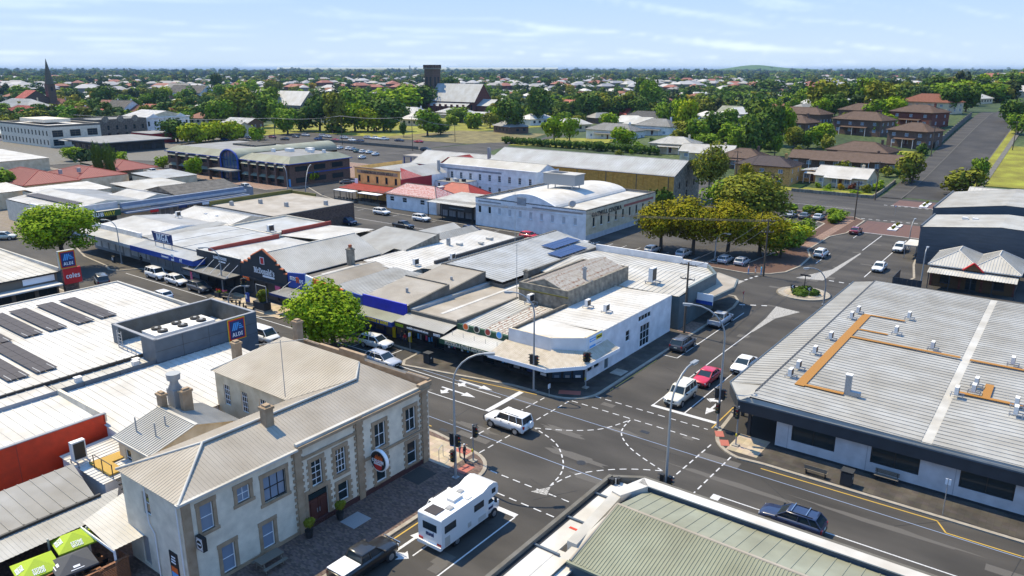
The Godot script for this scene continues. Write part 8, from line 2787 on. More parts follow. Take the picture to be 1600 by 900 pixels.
func street_furniture() -> void:
	street_lamp(Vector3(-39.0,0.13,-44.1),11.3,Vector3(-36.6,0,-46.3),"tall curved street lamp with signals on the hotel corner",3)
	street_lamp(Vector3(-44.3,0.13,-63.3),11.1,Vector3(-47.0,0,-62.0),"tall curved street lamp with signals before the corner shop",2)
	street_lamp(Vector3(-24.6,0.13,-66.7),12.4,Vector3(-28.4,0,-65.3),"tall curved street lamp with signals by the wide ribbed roof",3)
	street_lamp(Vector3(-21.6,0.13,-48.6),12.3,Vector3(-21.4,0,-52.4),"tall curved street lamp rising behind the green-roofed building",2)
	street_lamp(Vector3(-27.8,0.13,-115.2),5.8,Vector3(-30.4,0,-112.4),"curved lamp beside the roundabout")
	street_lamp(Vector3(-136.8,0.13,-65.0),8.0,Vector3(-139.0,0,-63.8),"curved lamp by the far white corner store")
	street_lamp(Vector3(-104.6,0.13,-64.6),7.6,Vector3(-106.4,0,-62.6),"plain lamp column before the black awning shop")
	street_lamp(Vector3(-99.6,0.13,-62.2),2.9,Vector3(-96.6,0,-63.8),"low white curved lamp arch by the street benches")
	street_lamp(Vector3(-51.6,0.13,-131.5),5.2,Vector3(-49.6,0,-132.2),"curved lamp standing among the gold trees")
	street_lamp(Vector3(-17.6,0.13,-131.6),6.9,Vector3(-17.6,0,-133.0),"black lamp post between ribbed roof and stone cottage")
	street_lamp(Vector3(-169.08,-0.00,-132.17),8.0,Vector3(-176.42,-0.00,-140.79),"curved lamp at the council forecourt corner")
	street_lamp(Vector3(-182.32,-0.00,-136.38),7.0,Vector3(-184.90,-0.00,-137.45),"slim lamp column before the council brick fins")
	street_lamp(Vector3(-25.09,-0.00,-164.31),5.5,Vector3(-25.02,-0.00,-167.19),"slim lamp beside the red threshold and bus shelter")
	traffic_light(Vector3(-40.1,0.13,-67.3),4.3,"traffic light post at the corner shop chamfer",[-PI/2,0.0])
	traffic_light(Vector3(-21.8,0.13,-64.2),4.0,"traffic light post under the dark fascia corner",[PI,-PI/2])
	traffic_light(Vector3(-24.2,0.13,-45.4),4.4,"traffic light peeping over the green-roofed building ledge",[PI,PI/2])
	traffic_light(Vector3(-39.6,0.13,-47.2),3.6,"traffic light post beside the two pedestrians",[0.0,PI/2])
	traffic_light(Vector3(-97.7,0.13,-63.9),4.0,"pedestrian signal post on the sunny paved corner",[0.0,-PI/2])
	var p1 := power_pole(Vector3(-39.1,0.13,-90.8),9.7,"timber power pole behind the white corner shop",0.0)
	power_pole(Vector3(-40.7,0.13,-126.2),9.8,"timber power pole at the garden bed by the roundabout",0.6)
	power_pole(Vector3(-40.9,0.13,-188.6),9.0,"timber power pole by the red threshold strip",0.0,1)
	power_pole(on(-43.6,-222.0),10.4,"timber power pole at the cottage fence corner",0.0,1)
	power_pole(on(-43.0,-300.0),10.4,"timber power pole halfway up the steep road",0.0,1)
	power_pole(on(-21.0,-322.0),10.0,"timber power pole on the grass verge of the steep road",0.0,1)
	power_pole(on(-84.0,-226.0),10.4,"timber power pole before the yellow brick house",0.0,1)
	wires(Vector3(-40.7,9.6,-126.2),Vector3(-120,9.0,-112),1.2,"wires from the garden bed pole over the gold trees",[-0.9,-0.3,0.3,0.9])
	wires(Vector3(-39.1,9.4,-90.8),Vector3(-40.7,9.5,-126.2),0.6,"wires between the two near power poles",[-0.9,0.9])
	wires(Vector3(-40.7,9.6,-126.2),Vector3(-40.9,8.8,-188.6),0.8,"wires from the roundabout pole to the threshold pole",[-0.9,0.9])
	var cp := [Vector3(-324.74,-0.00,-237.80),Vector3(-279.91,0.00,-242.06),Vector3(-233.23,-0.00,-240.73),Vector3(-246.18,-0.00,-283.51)]
	var hs := [10.8,13.2,14.6,8.0]
	var nm := ["at the left end of the open car park","in the middle of the open car park","by the angled row of cars","at the bend of the side road"]
	for i in 4:
		power_pole(cp[i],hs[i],"tall dark power pole " + nm[i],0.9,1)
	for i in 3:
		wires(cp[i]+Vector3.UP*hs[i],cp[i+1]+Vector3.UP*hs[i+1],1.0,"long sagging wires above the open car park",[-0.8,0.8])
	wires(cp[0]+Vector3.UP*10.8,Vector3(-430,11,-190),1.5,"long sagging wires above the open car park",[-0.8,0.8])
	# aerial masts on shop roofs
	for q in [[-57.9,4.2,-78.6,8.0,"tall thin aerial behind the pizza shop"],[-77.0,4.8,-104.0,9.0,"tall thin aerial on the annexe roof"]]:
		var t := thing("aerial_mast",q[4],"aerial",Vector3(q[0],q[1],q[2]))
		sh(t,"mast",_tube([Vector3(q[0],q[1],q[2]),Vector3(q[0],q[1]+q[3],q[2])],[0.05,0.03],5),"galv")
		bx(t,"cross_bar","galv",Vector3(q[0],q[1]+q[3] - 0.4,q[2]),Vector3(1.0,0.04,0.04),0.6)
	# roundabout
	var c := Vector3(-32.0,0,-119.6)
	structure(sh(self,"roundabout_apron",_tube([c - Vector3.UP*0.1,c+Vector3.UP*0.1,c+Vector3.UP*0.14],[4.1,4.1,3.9],36),"kerb"))
	structure(sh(self,"roundabout_bed",_tube([c,c+Vector3.UP*0.2],[2.9,2.9],30),"paver_light"))
	var hd := thing("roundabout_hedge","low round clipped hedge in the middle of the roundabout","hedge",c+Vector3.UP*0.2)
	put(hd,"foliage",leaf_ball(77,2.5,0.55,3600,0.2,9),"leaf_dark",c+Vector3.UP*0.55)
	for q in [[-1.3,1.6,"chevron board on the hotel side of the roundabout hedge"],[1.2,1.5,"chevron board on the shed side of the roundabout hedge"]]:
		var t := thing("chevron_board",q[2],"sign",c+Vector3(q[0],0.2,q[1]))
		bx(t,"post","galv",c+Vector3(q[0],0.7,q[1]),Vector3(0.06,1.2,0.06))
		bx(t,"board","black",c+Vector3(q[0],1.35,q[1]+0.05),Vector3(0.7,0.6,0.04))
		var s := Shape.new()
		var z: float = c.z+q[1]+0.08
		var x: float = c.x+q[0]
		s.quad(Vector3(x+0.2,1.58,z),Vector3(x - 0.05,1.35,z),Vector3(x - 0.22,1.35,z),Vector3(x+0.03,1.58,z))
		s.quad(Vector3(x - 0.05,1.35,z),Vector3(x+0.2,1.12,z),Vector3(x+0.03,1.12,z),Vector3(x - 0.22,1.35,z))
		sh(t,"chevron",s,"white_paint")
	var cs := thing("direction_sign","dark post with street name blades in the roundabout hedge","sign",c+Vector3(0,0.2,0))
	bx(cs,"post","dark_metal",c+Vector3(0,1.6,0),Vector3(0.1,3.0,0.1))
	bx(cs,"blade","dark_metal",c+Vector3(0,3.0,0),Vector3(1.6,0.25,0.05))
	post_sign(Vector3(-36.9,0.13,-106.3),2.6,"give way sign at the showroom corner","red","tri",PI)
	post_sign(Vector3(-34.76,-0.00,-201.62),2.4,"give way sign at the hill street","red","tri",-PI/2)
	post_sign(Vector3(-4.4,0.13,-62.8),3.2,"bus stop pole with white plate before the pale wall","white_paint","box",PI/2)
	post_sign(Vector3(-63.64,-0.00,-63.96),2.6,"slim parking sign pole before the barber shop","white_paint","box",0.0)
	post_sign(Vector3(-41.17,-0.00,-87.22),1.6,"short white marker post at the corner shop side wall","white_paint","box",0.0)
	post_sign(Vector3(-42.32,-0.00,-63.39),1.4,"short white marker post at the corner shop kerb","white_paint","box",0.0)
	post_sign(Vector3(-43.49,-0.00,-165.58),1.5,"white marker post in the garden bed","white_paint","box",0.0)
	litter_bin(Vector3(-59.1,0.13,-62.4),"black double litter bin on the paved kerb extension")
	litter_bin(Vector3(-11.7,0.13,-63.1),"black litter bin beside the bench at the pale wall")
	bench(Vector3(-14.2,0.13,-63.0),PI,"timber bench at the kerb before the pale wall")
	bench(Vector3(-9.1,0.13,-65.5),0.0,"dark bench against the pale wall")
	for q in [[-101.4,-63.2,"timber bench by the flower boxes on the sunny corner"],[-99.0,-63.0,"timber bench by the low lamp arch on the sunny corner"],[-94.6,-62.4,"short timber bench by the tall planter"]]:
		bench(Vector3(q[0],0.136,q[1]),0.2,q[2])
	for q in [[-97.2,-61.9],[-96.2,-61.8],[-95.1,-61.7]]:
		var b := thing("bollard","black bollard at the sunny paved corner kerb","bollard",Vector3(q[0],0.136,q[1]),"bollards at the paved corner")
		sh(b,"post",_tube([Vector3(q[0],0.13,q[1]),Vector3(q[0],1.1,q[1])],[0.1,0.1],8),"charcoal")
		sh(b,"cap",_tube([Vector3(q[0],1.1,q[1]),Vector3(q[0],1.16,q[1])],[0.12,0.06],8),"charcoal")
	for q in [[-104.0,-63.4,1.4,"flower box with red blooms next to the benches","leaf_mid"],[-102.6,-63.6,1.2,"flower box with pink blooms next to the benches","leaf_olive"]]:
		var t := thing("flower_box",q[3],"planter",Vector3(q[0],0.136,q[1]))
		bx(t,"box","charcoal",Vector3(q[0],0.5,q[1]),Vector3(1.2,0.75,0.8))
		put(t,"foliage",leaf_ball(41,0.62,0.35,220,0.14,3),q[4],Vector3(q[0],1.0,q[1]))
		put(t,"flowers",leaf_ball(42,0.55,0.3,60,0.1,3),"red" if "red" in q[3] else "pink",Vector3(q[0],1.15,q[1]))
	var pl := thing("tall_planter","black box planter with climbing shrub and frame at the paved corner","planter",Vector3(-92.6,0.136,-63.2))
	bb(pl,"box","charcoal",-94.0,-91.4,0.35,1.5,-63.8,-62.6)
	bb(pl,"plinth","concrete",-94.1,-91.3,0.13,0.35,-63.9,-62.5)
	for x in [-93.9,-91.5]:
		bb(pl,"frame_post","steel",x - 0.04,x+0.04,1.5,3.9,-63.3,-63.2)
	bb(pl,"frame_rail","steel",-93.9,-91.5,3.85,3.92,-63.3,-63.2)
	put(pl,"foliage",leaf_ball(43,0.9,1.3,900,0.2,8),"leaf_olive",Vector3(-92.3,2.6,-63.2))
	var fl := thing("banner_flag","pink upright banner flag before the black awning shop","flag",Vector3(-113.6,0.13,-64.6))
	bx(fl,"pole","steel",Vector3(-113.6,1.5,-64.6),Vector3(0.04,2.8,0.04))
	bx(fl,"cloth","pink",Vector3(-113.3,1.7,-64.6),Vector3(0.55,2.3,0.03))
	var sb := thing("sandwich_board","dark round-topped pavement sign on the kerb island by the far corner store","sign",Vector3(-138.84,-0.00,-64.55))
	bx(sb,"board","charcoal",sb.position+Vector3(0,0.7,0),Vector3(0.8,1.2,0.3))
	bx(sb,"print","white_paint",sb.position+Vector3(0,0.8,0.16),Vector3(0.5,0.5,0.02))
	var ip := thing("info_pillar","slim blue and white information pillar on the sunny corner","pillar",Vector3(-96.9,0.136,-63.7))
	bx(ip,"pillar","blue_sign",Vector3(-96.9,1.0,-63.7),Vector3(0.5,1.8,0.4))
	bx(ip,"print","white_paint",Vector3(-96.9,1.4,-63.48),Vector3(0.4,0.6,0.03))
	for i in 2:
		var q := Vector3(-33.60,-0.00,-186.76) if i==0 else Vector3(-32.76,-0.00,-189.24)
		q = [Vector3(-31.4,0,-182.4),Vector3(-31.4,0,-187.0),Vector3(-31.2,0,-218.6),Vector3(-31.2,0,-223.4)][i*2]
		for k in 2:
			var c2 := q+Vector3(0,0,-4.6*k)
			var t := thing("traffic_island","small white-edged island with a green shrub on a red threshold strip","traffic island",c2,"threshold islands")
			var s := Shape.new()
			s.prism([Vector2(c2.x - 0.9,c2.z+1.6),Vector2(c2.x+0.9,c2.z+1.6),Vector2(c2.x+0.9,c2.z - 1.6),Vector2(c2.x - 0.9,c2.z - 1.6)],0.0,0.22)
			sh(t,"kerb",s,"white_paint")
			for j in [-0.7,0.7]:
				put(t,"shrub",leaf_ball(44,0.4,0.4,120,0.15,2),"leaf_olive",c2+Vector3(0,0.55,j))
	var bk := thing("bike_rail","bent steel bicycle rail against the hotel corner","rail",Vector3(-42.2,0.136,-46.0))
	sh(bk,"hoop",_tube([Vector3(-42.4,0.1,-46.3),Vector3(-42.4,1.2,-46.3),Vector3(-42.3,1.35,-46.1),Vector3(-42.1,1.35,-45.5),Vector3(-42.0,1.2,-45.3),Vector3(-42.0,0.1,-45.3)],[0.03,0.03,0.03,0.03,0.03,0.03],6),"steel")
	var nb := thing("street_name_sign","blue and green street name blades on a short post beside the pedestrians","sign",Vector3(-40.6,0.136,-45.9))
	bx(nb,"post","galv",Vector3(-40.6,1.1,-45.9),Vector3(0.07,2.0,0.07))
	bx(nb,"blade","bin_blue",Vector3(-40.6,1.9,-45.9),Vector3(0.9,0.18,0.04),0.4)
	bx(nb,"blade","green_sign",Vector3(-40.6,2.12,-45.9),Vector3(0.9,0.18,0.04),1.5)

# ---- people: one continuous skin meshed from tapered capsules
func cap(p: Vector3,a: Vector3,b: Vector3,ra: float,rb: float) -> float:
	var d := b - a
	var t := clampf((p - a).dot(d)/maxf(d.length_squared(),1e-6),0.0,1.0)
	return p.distance_to(a+d*t) - lerpf(ra,rb,t)

func body_mesh(bones: Array,cell := 0.04) -> ArrayMesh:
	var lo := Vector3(9,9,9)
	var hi := -lo
	for b in bones:
		for e in [[b[0],b[2]],[b[1],b[3]]]:
			lo = lo.min(e[0] - Vector3.ONE*(e[1]+cell*2))
			hi = hi.max(e[0]+Vector3.ONE*(e[1]+cell*2))
	var n := Vector3i(((hi - lo)/cell).ceil())+Vector3i.ONE
	var f := PackedFloat32Array()
	f.resize(n.x*n.y*n.z)
	var own := PackedInt32Array()
	own.resize(f.size())
	for x in n.x:
		for y in n.y:
			for z in n.z:
				var p := lo+Vector3(x,y,z)*cell
				var best := 9.0
				var acc := 9.0
				var who := 0
				for i in bones.size():
					var b: Array = bones[i]
					var d := cap(p,b[0],b[1],b[2],b[3])
					if d < best:
						best = d
						who = i
					var h := clampf(0.5+0.5*(acc - d)/0.035,0.0,1.0)
					acc = lerpf(acc,d,h) - 0.035*h*(1 - h)
				var k := (x*n.y+y)*n.z+z
				f[k] = acc
				own[k] = who
	var at := {}
	var s := Shape.new()
	var idx := func(q: Vector3i): return (q.x*n.y+q.y)*n.z+q.z
	for x in n.x - 1:
		for y in n.y - 1:
			for z in n.z - 1:
				var sum := Vector3.ZERO
				var c := 0
				var vals := []
				for o in 8:
					vals.append(f[idx.call(Vector3i(x+(o & 1),y+((o >> 1) & 1),z+((o >> 2) & 1)))])
				for e in [[0,1],[2,3],[4,5],[6,7],[0,2],[1,3],[4,6],[5,7],[0,4],[1,5],[2,6],[3,7]]:
					var a: float = vals[e[0]]
					var b: float = vals[e[1]]
					if (a < 0) != (b < 0):
						var t := a/(a - b)
						var pa := Vector3(e[0] & 1,(e[0] >> 1) & 1,(e[0] >> 2) & 1)
						var pb := Vector3(e[1] & 1,(e[1] >> 1) & 1,(e[1] >> 2) & 1)
						sum += pa.lerp(pb,t)
						c += 1
				if c:
					at[Vector3i(x,y,z)] = [lo+(Vector3(x,y,z)+sum/c)*cell,own[idx.call(Vector3i(x,y,z))]]
	for q in at:
		for ax in 3:
			var d := Vector3i(1 if ax==0 else 0,1 if ax==1 else 0,1 if ax==2 else 0)
			var e1 := Vector3i(1 if ax==2 else 0,1 if ax==0 else 0,1 if ax==1 else 0)
			var e2 := Vector3i(1 if ax==1 else 0,1 if ax==2 else 0,1 if ax==0 else 0)
			if not (at.has(q - e1) and at.has(q - e2) and at.has(q - e1 - e2)):
				continue
			var a: float = f[idx.call(q)]
			var b: float = f[idx.call(q+d)]
			if (a < 0)==(b < 0):
				continue
			s.tint = bones[at[q][1]][4]
			if a < 0:
				s.quad(at[q - e1 - e2][0],at[q - e2][0],at[q][0],at[q - e1][0])
			else:
				s.quad(at[q - e1][0],at[q][0],at[q - e2][0],at[q - e1 - e2][0])
	return s.mesh()

func person(at: Vector3,yaw: float,label: String,top: Color,legs: Color,skin: Color,hair: Color,stride := 0.12,arm := 0.3,bare := false,h := 1.7) -> void:
	var t := thing("person",label,"person",Vector3.ZERO)
	var k := h/1.7
	var V := func(x: float,y: float,z: float): return Vector3(x,y,z)*k
	var shoe := Color(0.03,0.03,0.03)
	var low := skin if bare else legs
	var b := [
		[V.call(0,0.95,0),V.call(0,1.12,0),0.135,0.125,legs],[V.call(0,1.12,0),V.call(0,1.34,0),0.13,0.15,top],
		[V.call(0,1.36,-0.14),V.call(0,1.36,0.14),0.075,0.075,top],[V.call(0,1.4,0),V.call(0.01,1.5,0),0.055,0.05,skin],
		[V.call(0.02,1.58,0),V.call(0.0,1.62,0),0.09,0.095,skin],[V.call(-0.03,1.63,0),V.call(-0.02,1.66,0),0.098,0.09,hair],
		[V.call(0.09,1.57,0),V.call(0.105,1.56,0),0.02,0.018,skin]]
	for q in [-1.0,1.0]:
		var st: float = stride*q
		b.append([V.call(0,0.93,q*0.09),V.call(st*0.6,0.5,q*0.095),0.085,0.06,legs])
		b.append([V.call(st*0.6,0.5,q*0.095),V.call(st,0.09,q*0.1),0.056,0.04,low])
		b.append([V.call(st,0.05,q*0.1),V.call(st+0.15,0.04,q*0.11),0.045,0.035,shoe])
		var el: Vector3 = V.call(-0.04+arm*0.1,1.1,q*0.24)
		b.append([V.call(0,1.36,q*0.17),el,0.055,0.045,top])
		var ha: Vector3 = el+V.call(0.05+arm*0.5,-0.2+arm*0.35,-q*0.03)
		b.append([el,ha,0.04,0.032,skin])
		var dr := (ha - el).normalized()
		for i in 4:
			b.append([ha,ha+dr*0.14*k+Vector3(0,0,(i - 1.5)*0.016),0.022,0.014,skin])
		b.append([ha,ha+dr*0.07*k+Vector3(0.03,0.02,-q*0.02),0.018,0.014,skin])
	var m: StandardMaterial3D = mk("cloth_skin",Color(1,1,1),0.85) if not M.has("cloth_skin") else M["cloth_skin"]
	m.vertex_color_use_as_albedo = true
	put(t,"body",body_mesh(b),m)
	t.transform = Transform3D(Basis(Vector3.UP,yaw),at)

func people() -> void:
	var sk := Color(0.42,0.24,0.16)
	person(Vector3(-41.0,0.137,-47.0),0.4,"person in pale grey top and bare legs waiting at the hotel corner",Color(0.35,0.42,0.40),Color(0.12,0.12,0.14),sk,Color(0.03,0.02,0.015),0.06,0.9,true,1.72)
	person(Vector3(-40.1,0.137,-46.6),0.2,"person in white cap and black clothes beside the signal post",Color(0.03,0.03,0.035),Color(0.03,0.03,0.04),sk,Color(0.7,0.7,0.7),0.08,0.5,false,1.78)
	person(Vector3(-66.4,0.13,-65.4),-1.4,"person in dark clothes walking under the black awning",Color(0.03,0.03,0.04),Color(0.03,0.03,0.05),sk,Color(0.02,0.02,0.02),0.2,0.2,false,1.76)
	person(Vector3(-65.6,0.13,-65.1),-1.4,"person in red top by the yellow column",Color(0.35,0.015,0.02),Color(0.04,0.04,0.06),sk,Color(0.03,0.02,0.01),0.2,0.2,false,1.68)
	var r := Vector3(-43.06,-0.00,-125.42)
	person(r+Vector3(0,0.13,0),0.3,"person in pink top with jeans at the garden bed kerb",Color(0.5,0.32,0.3),Color(0.12,0.28,0.5),sk,Color(0.3,0.2,0.1),0.1,0.3,false,1.66)
	person(r+Vector3(1.0,0.13,-0.6),0.3,"person in dark top and white shorts at the garden bed kerb",Color(0.12,0.06,0.07),Color(0.5,0.5,0.5),sk,Color(0.1,0.05,0.03),0.1,0.3,true,1.72)
	person(r+Vector3(1.9,0.13,-0.9),0.3,"person in light blue clothes at the garden bed kerb",Color(0.1,0.4,0.6),Color(0.1,0.32,0.55),sk,Color(0.05,0.04,0.03),0.1,0.3,false,1.7)
	person(Vector3(-133.2,0.13,-66.8),2.6,"person in dark clothes under the pale awning of the far store",Color(0.03,0.03,0.03),Color(0.05,0.05,0.06),sk,Color(0.02,0.02,0.02),0.2,0.2,false,1.74)

# ---- trees
# leaves spread through lobes of a crown; sizes are half extents, unit crown when r = ry = 1
func leaf_ball(sd: int,r: float,ry: float,n: int,leaf: float,lobes: int,gap := 0.75,flat := false) -> ArrayMesh:
	var key := "leaf%d/%.2f/%.2f/%d" % [sd,r,ry,n]
	if cache.has(key):
		return cache[key]
	var g := RandomNumberGenerator.new()
	g.seed = sd
	var c := []
	for i in lobes:
		var u := Vector3(g.randfn(),g.randfn()*0.9,g.randfn()).normalized()
		var d := 0.30+0.42*g.randf()
		c.append([Vector3(u.x*r*d,u.y*ry*d,u.z*r*d),g.randf_range(0.32,0.56)])
	c.append([Vector3.ZERO,0.6])
	var s := Shape.new()
	for i in n:
		var l: Array = c[i % c.size()]
		var u := Vector3(g.randfn(),g.randfn(),g.randfn()).normalized()
		var rad: float = l[1]*pow(g.randf(),0.28)
		var p: Vector3 = l[0]+Vector3(u.x*r,u.y*ry,u.z*r)*rad
		var nn := (u+Vector3(g.randfn(),g.randfn()+0.35,g.randfn())*0.45).normalized()
		var a := nn.cross(Vector3(g.randfn(),g.randfn(),g.randfn())).normalized()
		var b := nn.cross(a)
		var z := leaf*g.randf_range(0.6,1.35)
		var v := g.randf_range(0.62,1.3)
		s.tint = Color(v*g.randf_range(0.9,1.12),v,v*g.randf_range(0.75,1.1))
		a *= z
		b *= z*0.62
		var sh_n := (nn+u*0.6).normalized()
		var q := [p - a,p - b*0.9+a*0.1,p+a,p+b*0.9+a*0.1]
		s.trin(q[0],q[1],q[2],sh_n,sh_n,sh_n)
		s.trin(q[0],q[2],q[3],sh_n,sh_n,sh_n)
	cache[key] = s.mesh()
	return cache[key]

func trunk_mesh(sd: int,limbs: int) -> ArrayMesh:
	var key := "trunk%d" % sd
	if cache.has(key):
		return cache[key]
	var g := RandomNumberGenerator.new()
	g.seed = sd
	var s := Shape.new()
	var bend := Vector3(g.randf_range(-0.05,0.05),0,g.randf_range(-0.05,0.05))
	s.tube([Vector3(0,-0.03,0),Vector3(0,0.04,0),bend+Vector3(0,0.35,0),bend*1.4+Vector3(0,0.62,0),bend*2+Vector3(0,0.92,0)],[0.058,0.040,0.030,0.022,0.006],8)
	for i in limbs:
		var a := TAU*i/limbs+g.randf_range(-0.3,0.3)
		var y := g.randf_range(0.3,0.6)
		var o := bend+Vector3(0,y,0)
		var e := Vector3(cos(a),0,sin(a))*g.randf_range(0.2,0.34)
		s.tube([o,o+e*0.5+Vector3(0,0.12,0),o+e+Vector3(0,0.26,0)],[0.018,0.012,0.004],5)
		var e2 := e.rotated(Vector3.UP,0.7)*0.6
		s.tube([o+e*0.5+Vector3(0,0.12,0),o+e*0.5+e2+Vector3(0,0.26,0)],[0.01,0.003],4)
	cache[key] = s.mesh()
	return cache[key]

func tree(at: Vector3,h: float,r: float,leaf: String,crown: Mesh,label: String,group: String,low := 0.25,called := "tree",bark := "bark",turn := 0.0) -> Node3D:
	var t := thing(called,label,"tree",at,group)
	var b := Basis(Vector3.UP,turn)
	put(t,"trunk",trunk_mesh(int(turn*100) % 3+3,6),bark,at,b*Basis.from_scale(Vector3(minf(r*1.5,h),h,minf(r*1.5,h))))
	var ch := h*(1 - low)/2
	put(t,"crown",crown,leaf,at+Vector3.UP*(h - ch),b*Basis.from_scale(Vector3(r,ch,r)))
	return t

func trees() -> void:
	# big street trees, each with its own crown
	tree(Vector3(-71.6,0.13,-58.6),9.1,5.9,"leaf_bright",leaf_ball(101,1,1,12000,0.045,26),"big bright green plane tree standing in the main street before the bedding shop","main street plane trees",0.1,"plane_tree")
	tree(Vector3(-141.0,0,-57.2),12.0,7.6,"leaf_bright",leaf_ball(102,1,1,9000,0.048,24),"big bright green plane tree by the pylon sign","main street plane trees",0.26,"plane_tree")
	tree(Vector3(-163,0,-46.5),11.5,6.4,"leaf_bright",leaf_ball(101,1,1,12000,0.045,26),"plane tree at the far left edge of the main street","main street plane trees",0.2,"plane_tree","bark",1.0)
	var gold := [[-63.4,-133.4,10.6,5.9],[-57.2,-134.4,10.9,6.3],[-51.4,-137.0,10.2,6.3],[-46.4,-140.4,9.2,5.8]]
	for i in gold.size():
		tree(Vector3(gold[i][0],0,gold[i][1]),gold[i][2],gold[i][3],"leaf_gold" if i != 4 else "leaf_gold",leaf_ball(110+i % 3,1,1,11000,0.052,26),"dense round golden green tree, %s in the row from the cinema side wall" % ["first","second","third","fourth"][i],"gold tree row",0.17,"street_tree","bark",i*1.3)
	tree(Vector3(-55.5,0,-163.0),12.6,9.6,"leaf_olive",leaf_ball(120,1,1,9000,0.055,30),"broad dark olive tree behind the gold tree row","",0.12,"spreading_tree")
	tree(Vector3(-64.0,0,-170.0),11.0,7.0,"leaf_mid",leaf_ball(121,1,1,5000,0.065,20),"mid green tree between the stone warehouse and the broad olive tree","",0.12,"spreading_tree")
	tree(Vector3(-77.5,0,-190.0),17.0,5.4,"leaf_olive",leaf_ball(122,1,1,2600,0.075,16),"tall slim open gum tree with pale trunk by the warehouse end","",0.25,"gum_tree","bark_pale")
	for q in [[-42.6,-141.0,6.4,4.6,"leaf_mid",123],[-43.6,-151.0,5.6,3.8,"leaf_lime",124],[-44.4,-160,4.6,3.2,"leaf_mid",125]]:
		tree(Vector3(q[0],0.13,q[1]),q[2],q[3],q[4],leaf_ball(q[5],1,1,2600,0.085,14),"low rounded bushy tree in the garden bed beside the roundabout","garden bed trees",0.02,"bushy_tree")
	# conifers
	for q in [Vector3(-245.35,-0.00,-113.44),Vector3(-241.44,-0.00,-112.92),Vector3(-238.33,-0.00,-113.54),Vector3(-234.56,-0.00,-113.02)]:
		var t := thing("cypress","dark narrow cypress beside the maroon roofs","tree",q,"tall cypresses")
		sh(t,"trunk",_tube([q,q+Vector3.UP*3.0],[0.3,0.25],6),"bark")
		put(t,"crown",leaf_ball(130,1,1,2400,0.07,12),"leaf_dark",q+Vector3.UP*7.2,Basis.from_scale(Vector3(1.35,7.4,1.35)))
	var variants := []
	for i in 6:
		variants.append(leaf_ball(140+i,1,1,1500,0.115,15))
	var small := []
	for i in 4:
		small.append(leaf_ball(150+i,1,1,420,0.2,10))
	var words := {"leaf_bright": "bright green","leaf_lime": "lime green","leaf_mid": "mid green","leaf_dark": "dark green","leaf_blue": "deep blue-green","leaf_olive": "olive green","leaf_gold": "golden green","leaf_yellow": "bright yellow","leaf_red": "reddish"}
	var n := 0
	for q in TREES:
		var w: String = words[q[5]]
		var shape := "tall" if q[3] > q[4]*2.6 else "broad" if q[3] < q[4]*1.7 else "rounded"
		tree(Vector3(q[0],q[1],q[2]),q[3],q[4],q[5],variants[n % 6],"%s %s tree near the %s" % [shape,w,landmark(q[0],q[2])],"trees near the " + landmark(q[0],q[2]),0.04 if q[4] > q[3]*0.45 else 0.12,"tree","bark",n*0.7)
		spots.append(Vector3(q[0],q[2],q[4]*0.7))
		n += 1
	# further single trees
	var r := RandomNumberGenerator.new()
	r.seed = 31
	var count := 0
	var tries := 0
	while count < 175 and tries < 5000:
		tries += 1
		var az := 0.6414+r.randf_range(-0.60,0.60)
		var dist := 400.0+420.0*r.randf()
		var x := -sin(az)*dist
		var z := -cos(az)*dist
		var rad := r.randf_range(3.5,7.5)
		if not free_spot(x,z,rad*0.6):
			continue
		var lf: String = ["leaf_mid","leaf_dark","leaf_olive","leaf_dark","leaf_blue","leaf_mid","leaf_bright","leaf_olive","leaf_dark"][r.randi() % 9]
		tree(on(x,z),rad*r.randf_range(1.5,2.2),rad,lf,variants[r.randi() % 6],"%s garden tree in the middle distance towards the %s" % [words[lf],landmark(x,z)],"garden trees towards the " + landmark(x,z),0.06,"tree","bark",r.randf()*6)
		spots.append(Vector3(x,z,rad*0.5))
		count += 1
	# the tree cover beyond, which reads as one mass
	for k in 4:
		var mm := MultiMesh.new()
		mm.transform_format = MultiMesh.TRANSFORM_3D
		mm.use_colors = true
		mm.mesh = small[k]
		var tr := []
		while tr.size() < 1900:
			var az := 0.6414+r.randf_range(-0.66,0.66)
			var u := r.randf()
			var dist := 560.0+7500.0*u*u*u if u > 0.06 else 430.0+400.0*r.randf()
			var x := -sin(az)*dist
			var z := -cos(az)*dist
			if dist < 1800 and not free_spot(x,z,1.5):
				continue
			if dist < 1900 and r.randf() < 0.62:
				continue
			var rad := r.randf_range(2.4,6.4)*(1.0+dist/2200.0)
			var hh := rad*r.randf_range(0.62,1.0)
			var lift := hh*0.85
			# taller timber on the rise to the right
			if x > -330 and dist > 600:
				hh *= 1.12
				lift *= 1.12
			tr.append(Transform3D(Basis(Vector3.UP,r.randf()*6)*Basis.from_scale(Vector3(rad,hh,rad)),on(x,z)+Vector3.UP*lift))
		mm.instance_count = tr.size()
		for i in tr.size():
			mm.set_instance_transform(i,tr[i])
			var v := r.randf_range(0.6,1.35)
			mm.set_instance_color(i,Color(v*r.randf_range(0.85,1.25),v,v*r.randf_range(0.8,1.2)))
		var o := MultiMeshInstance3D.new()
		o.name = numbered("distant_trees")
		o.multimesh = mm
		o.material_override = M[["leaf_mid","leaf_dark","leaf_olive","leaf_blue"][k]]
		add_child(o)
		stuff(o)
		o.set_meta("label",["fresh green tree cover reaching to the horizon","dark green tree cover reaching to the horizon","olive tree cover reaching to the horizon","blue-green tree cover reaching to the horizon"][k])
		o.set_meta("category","trees")

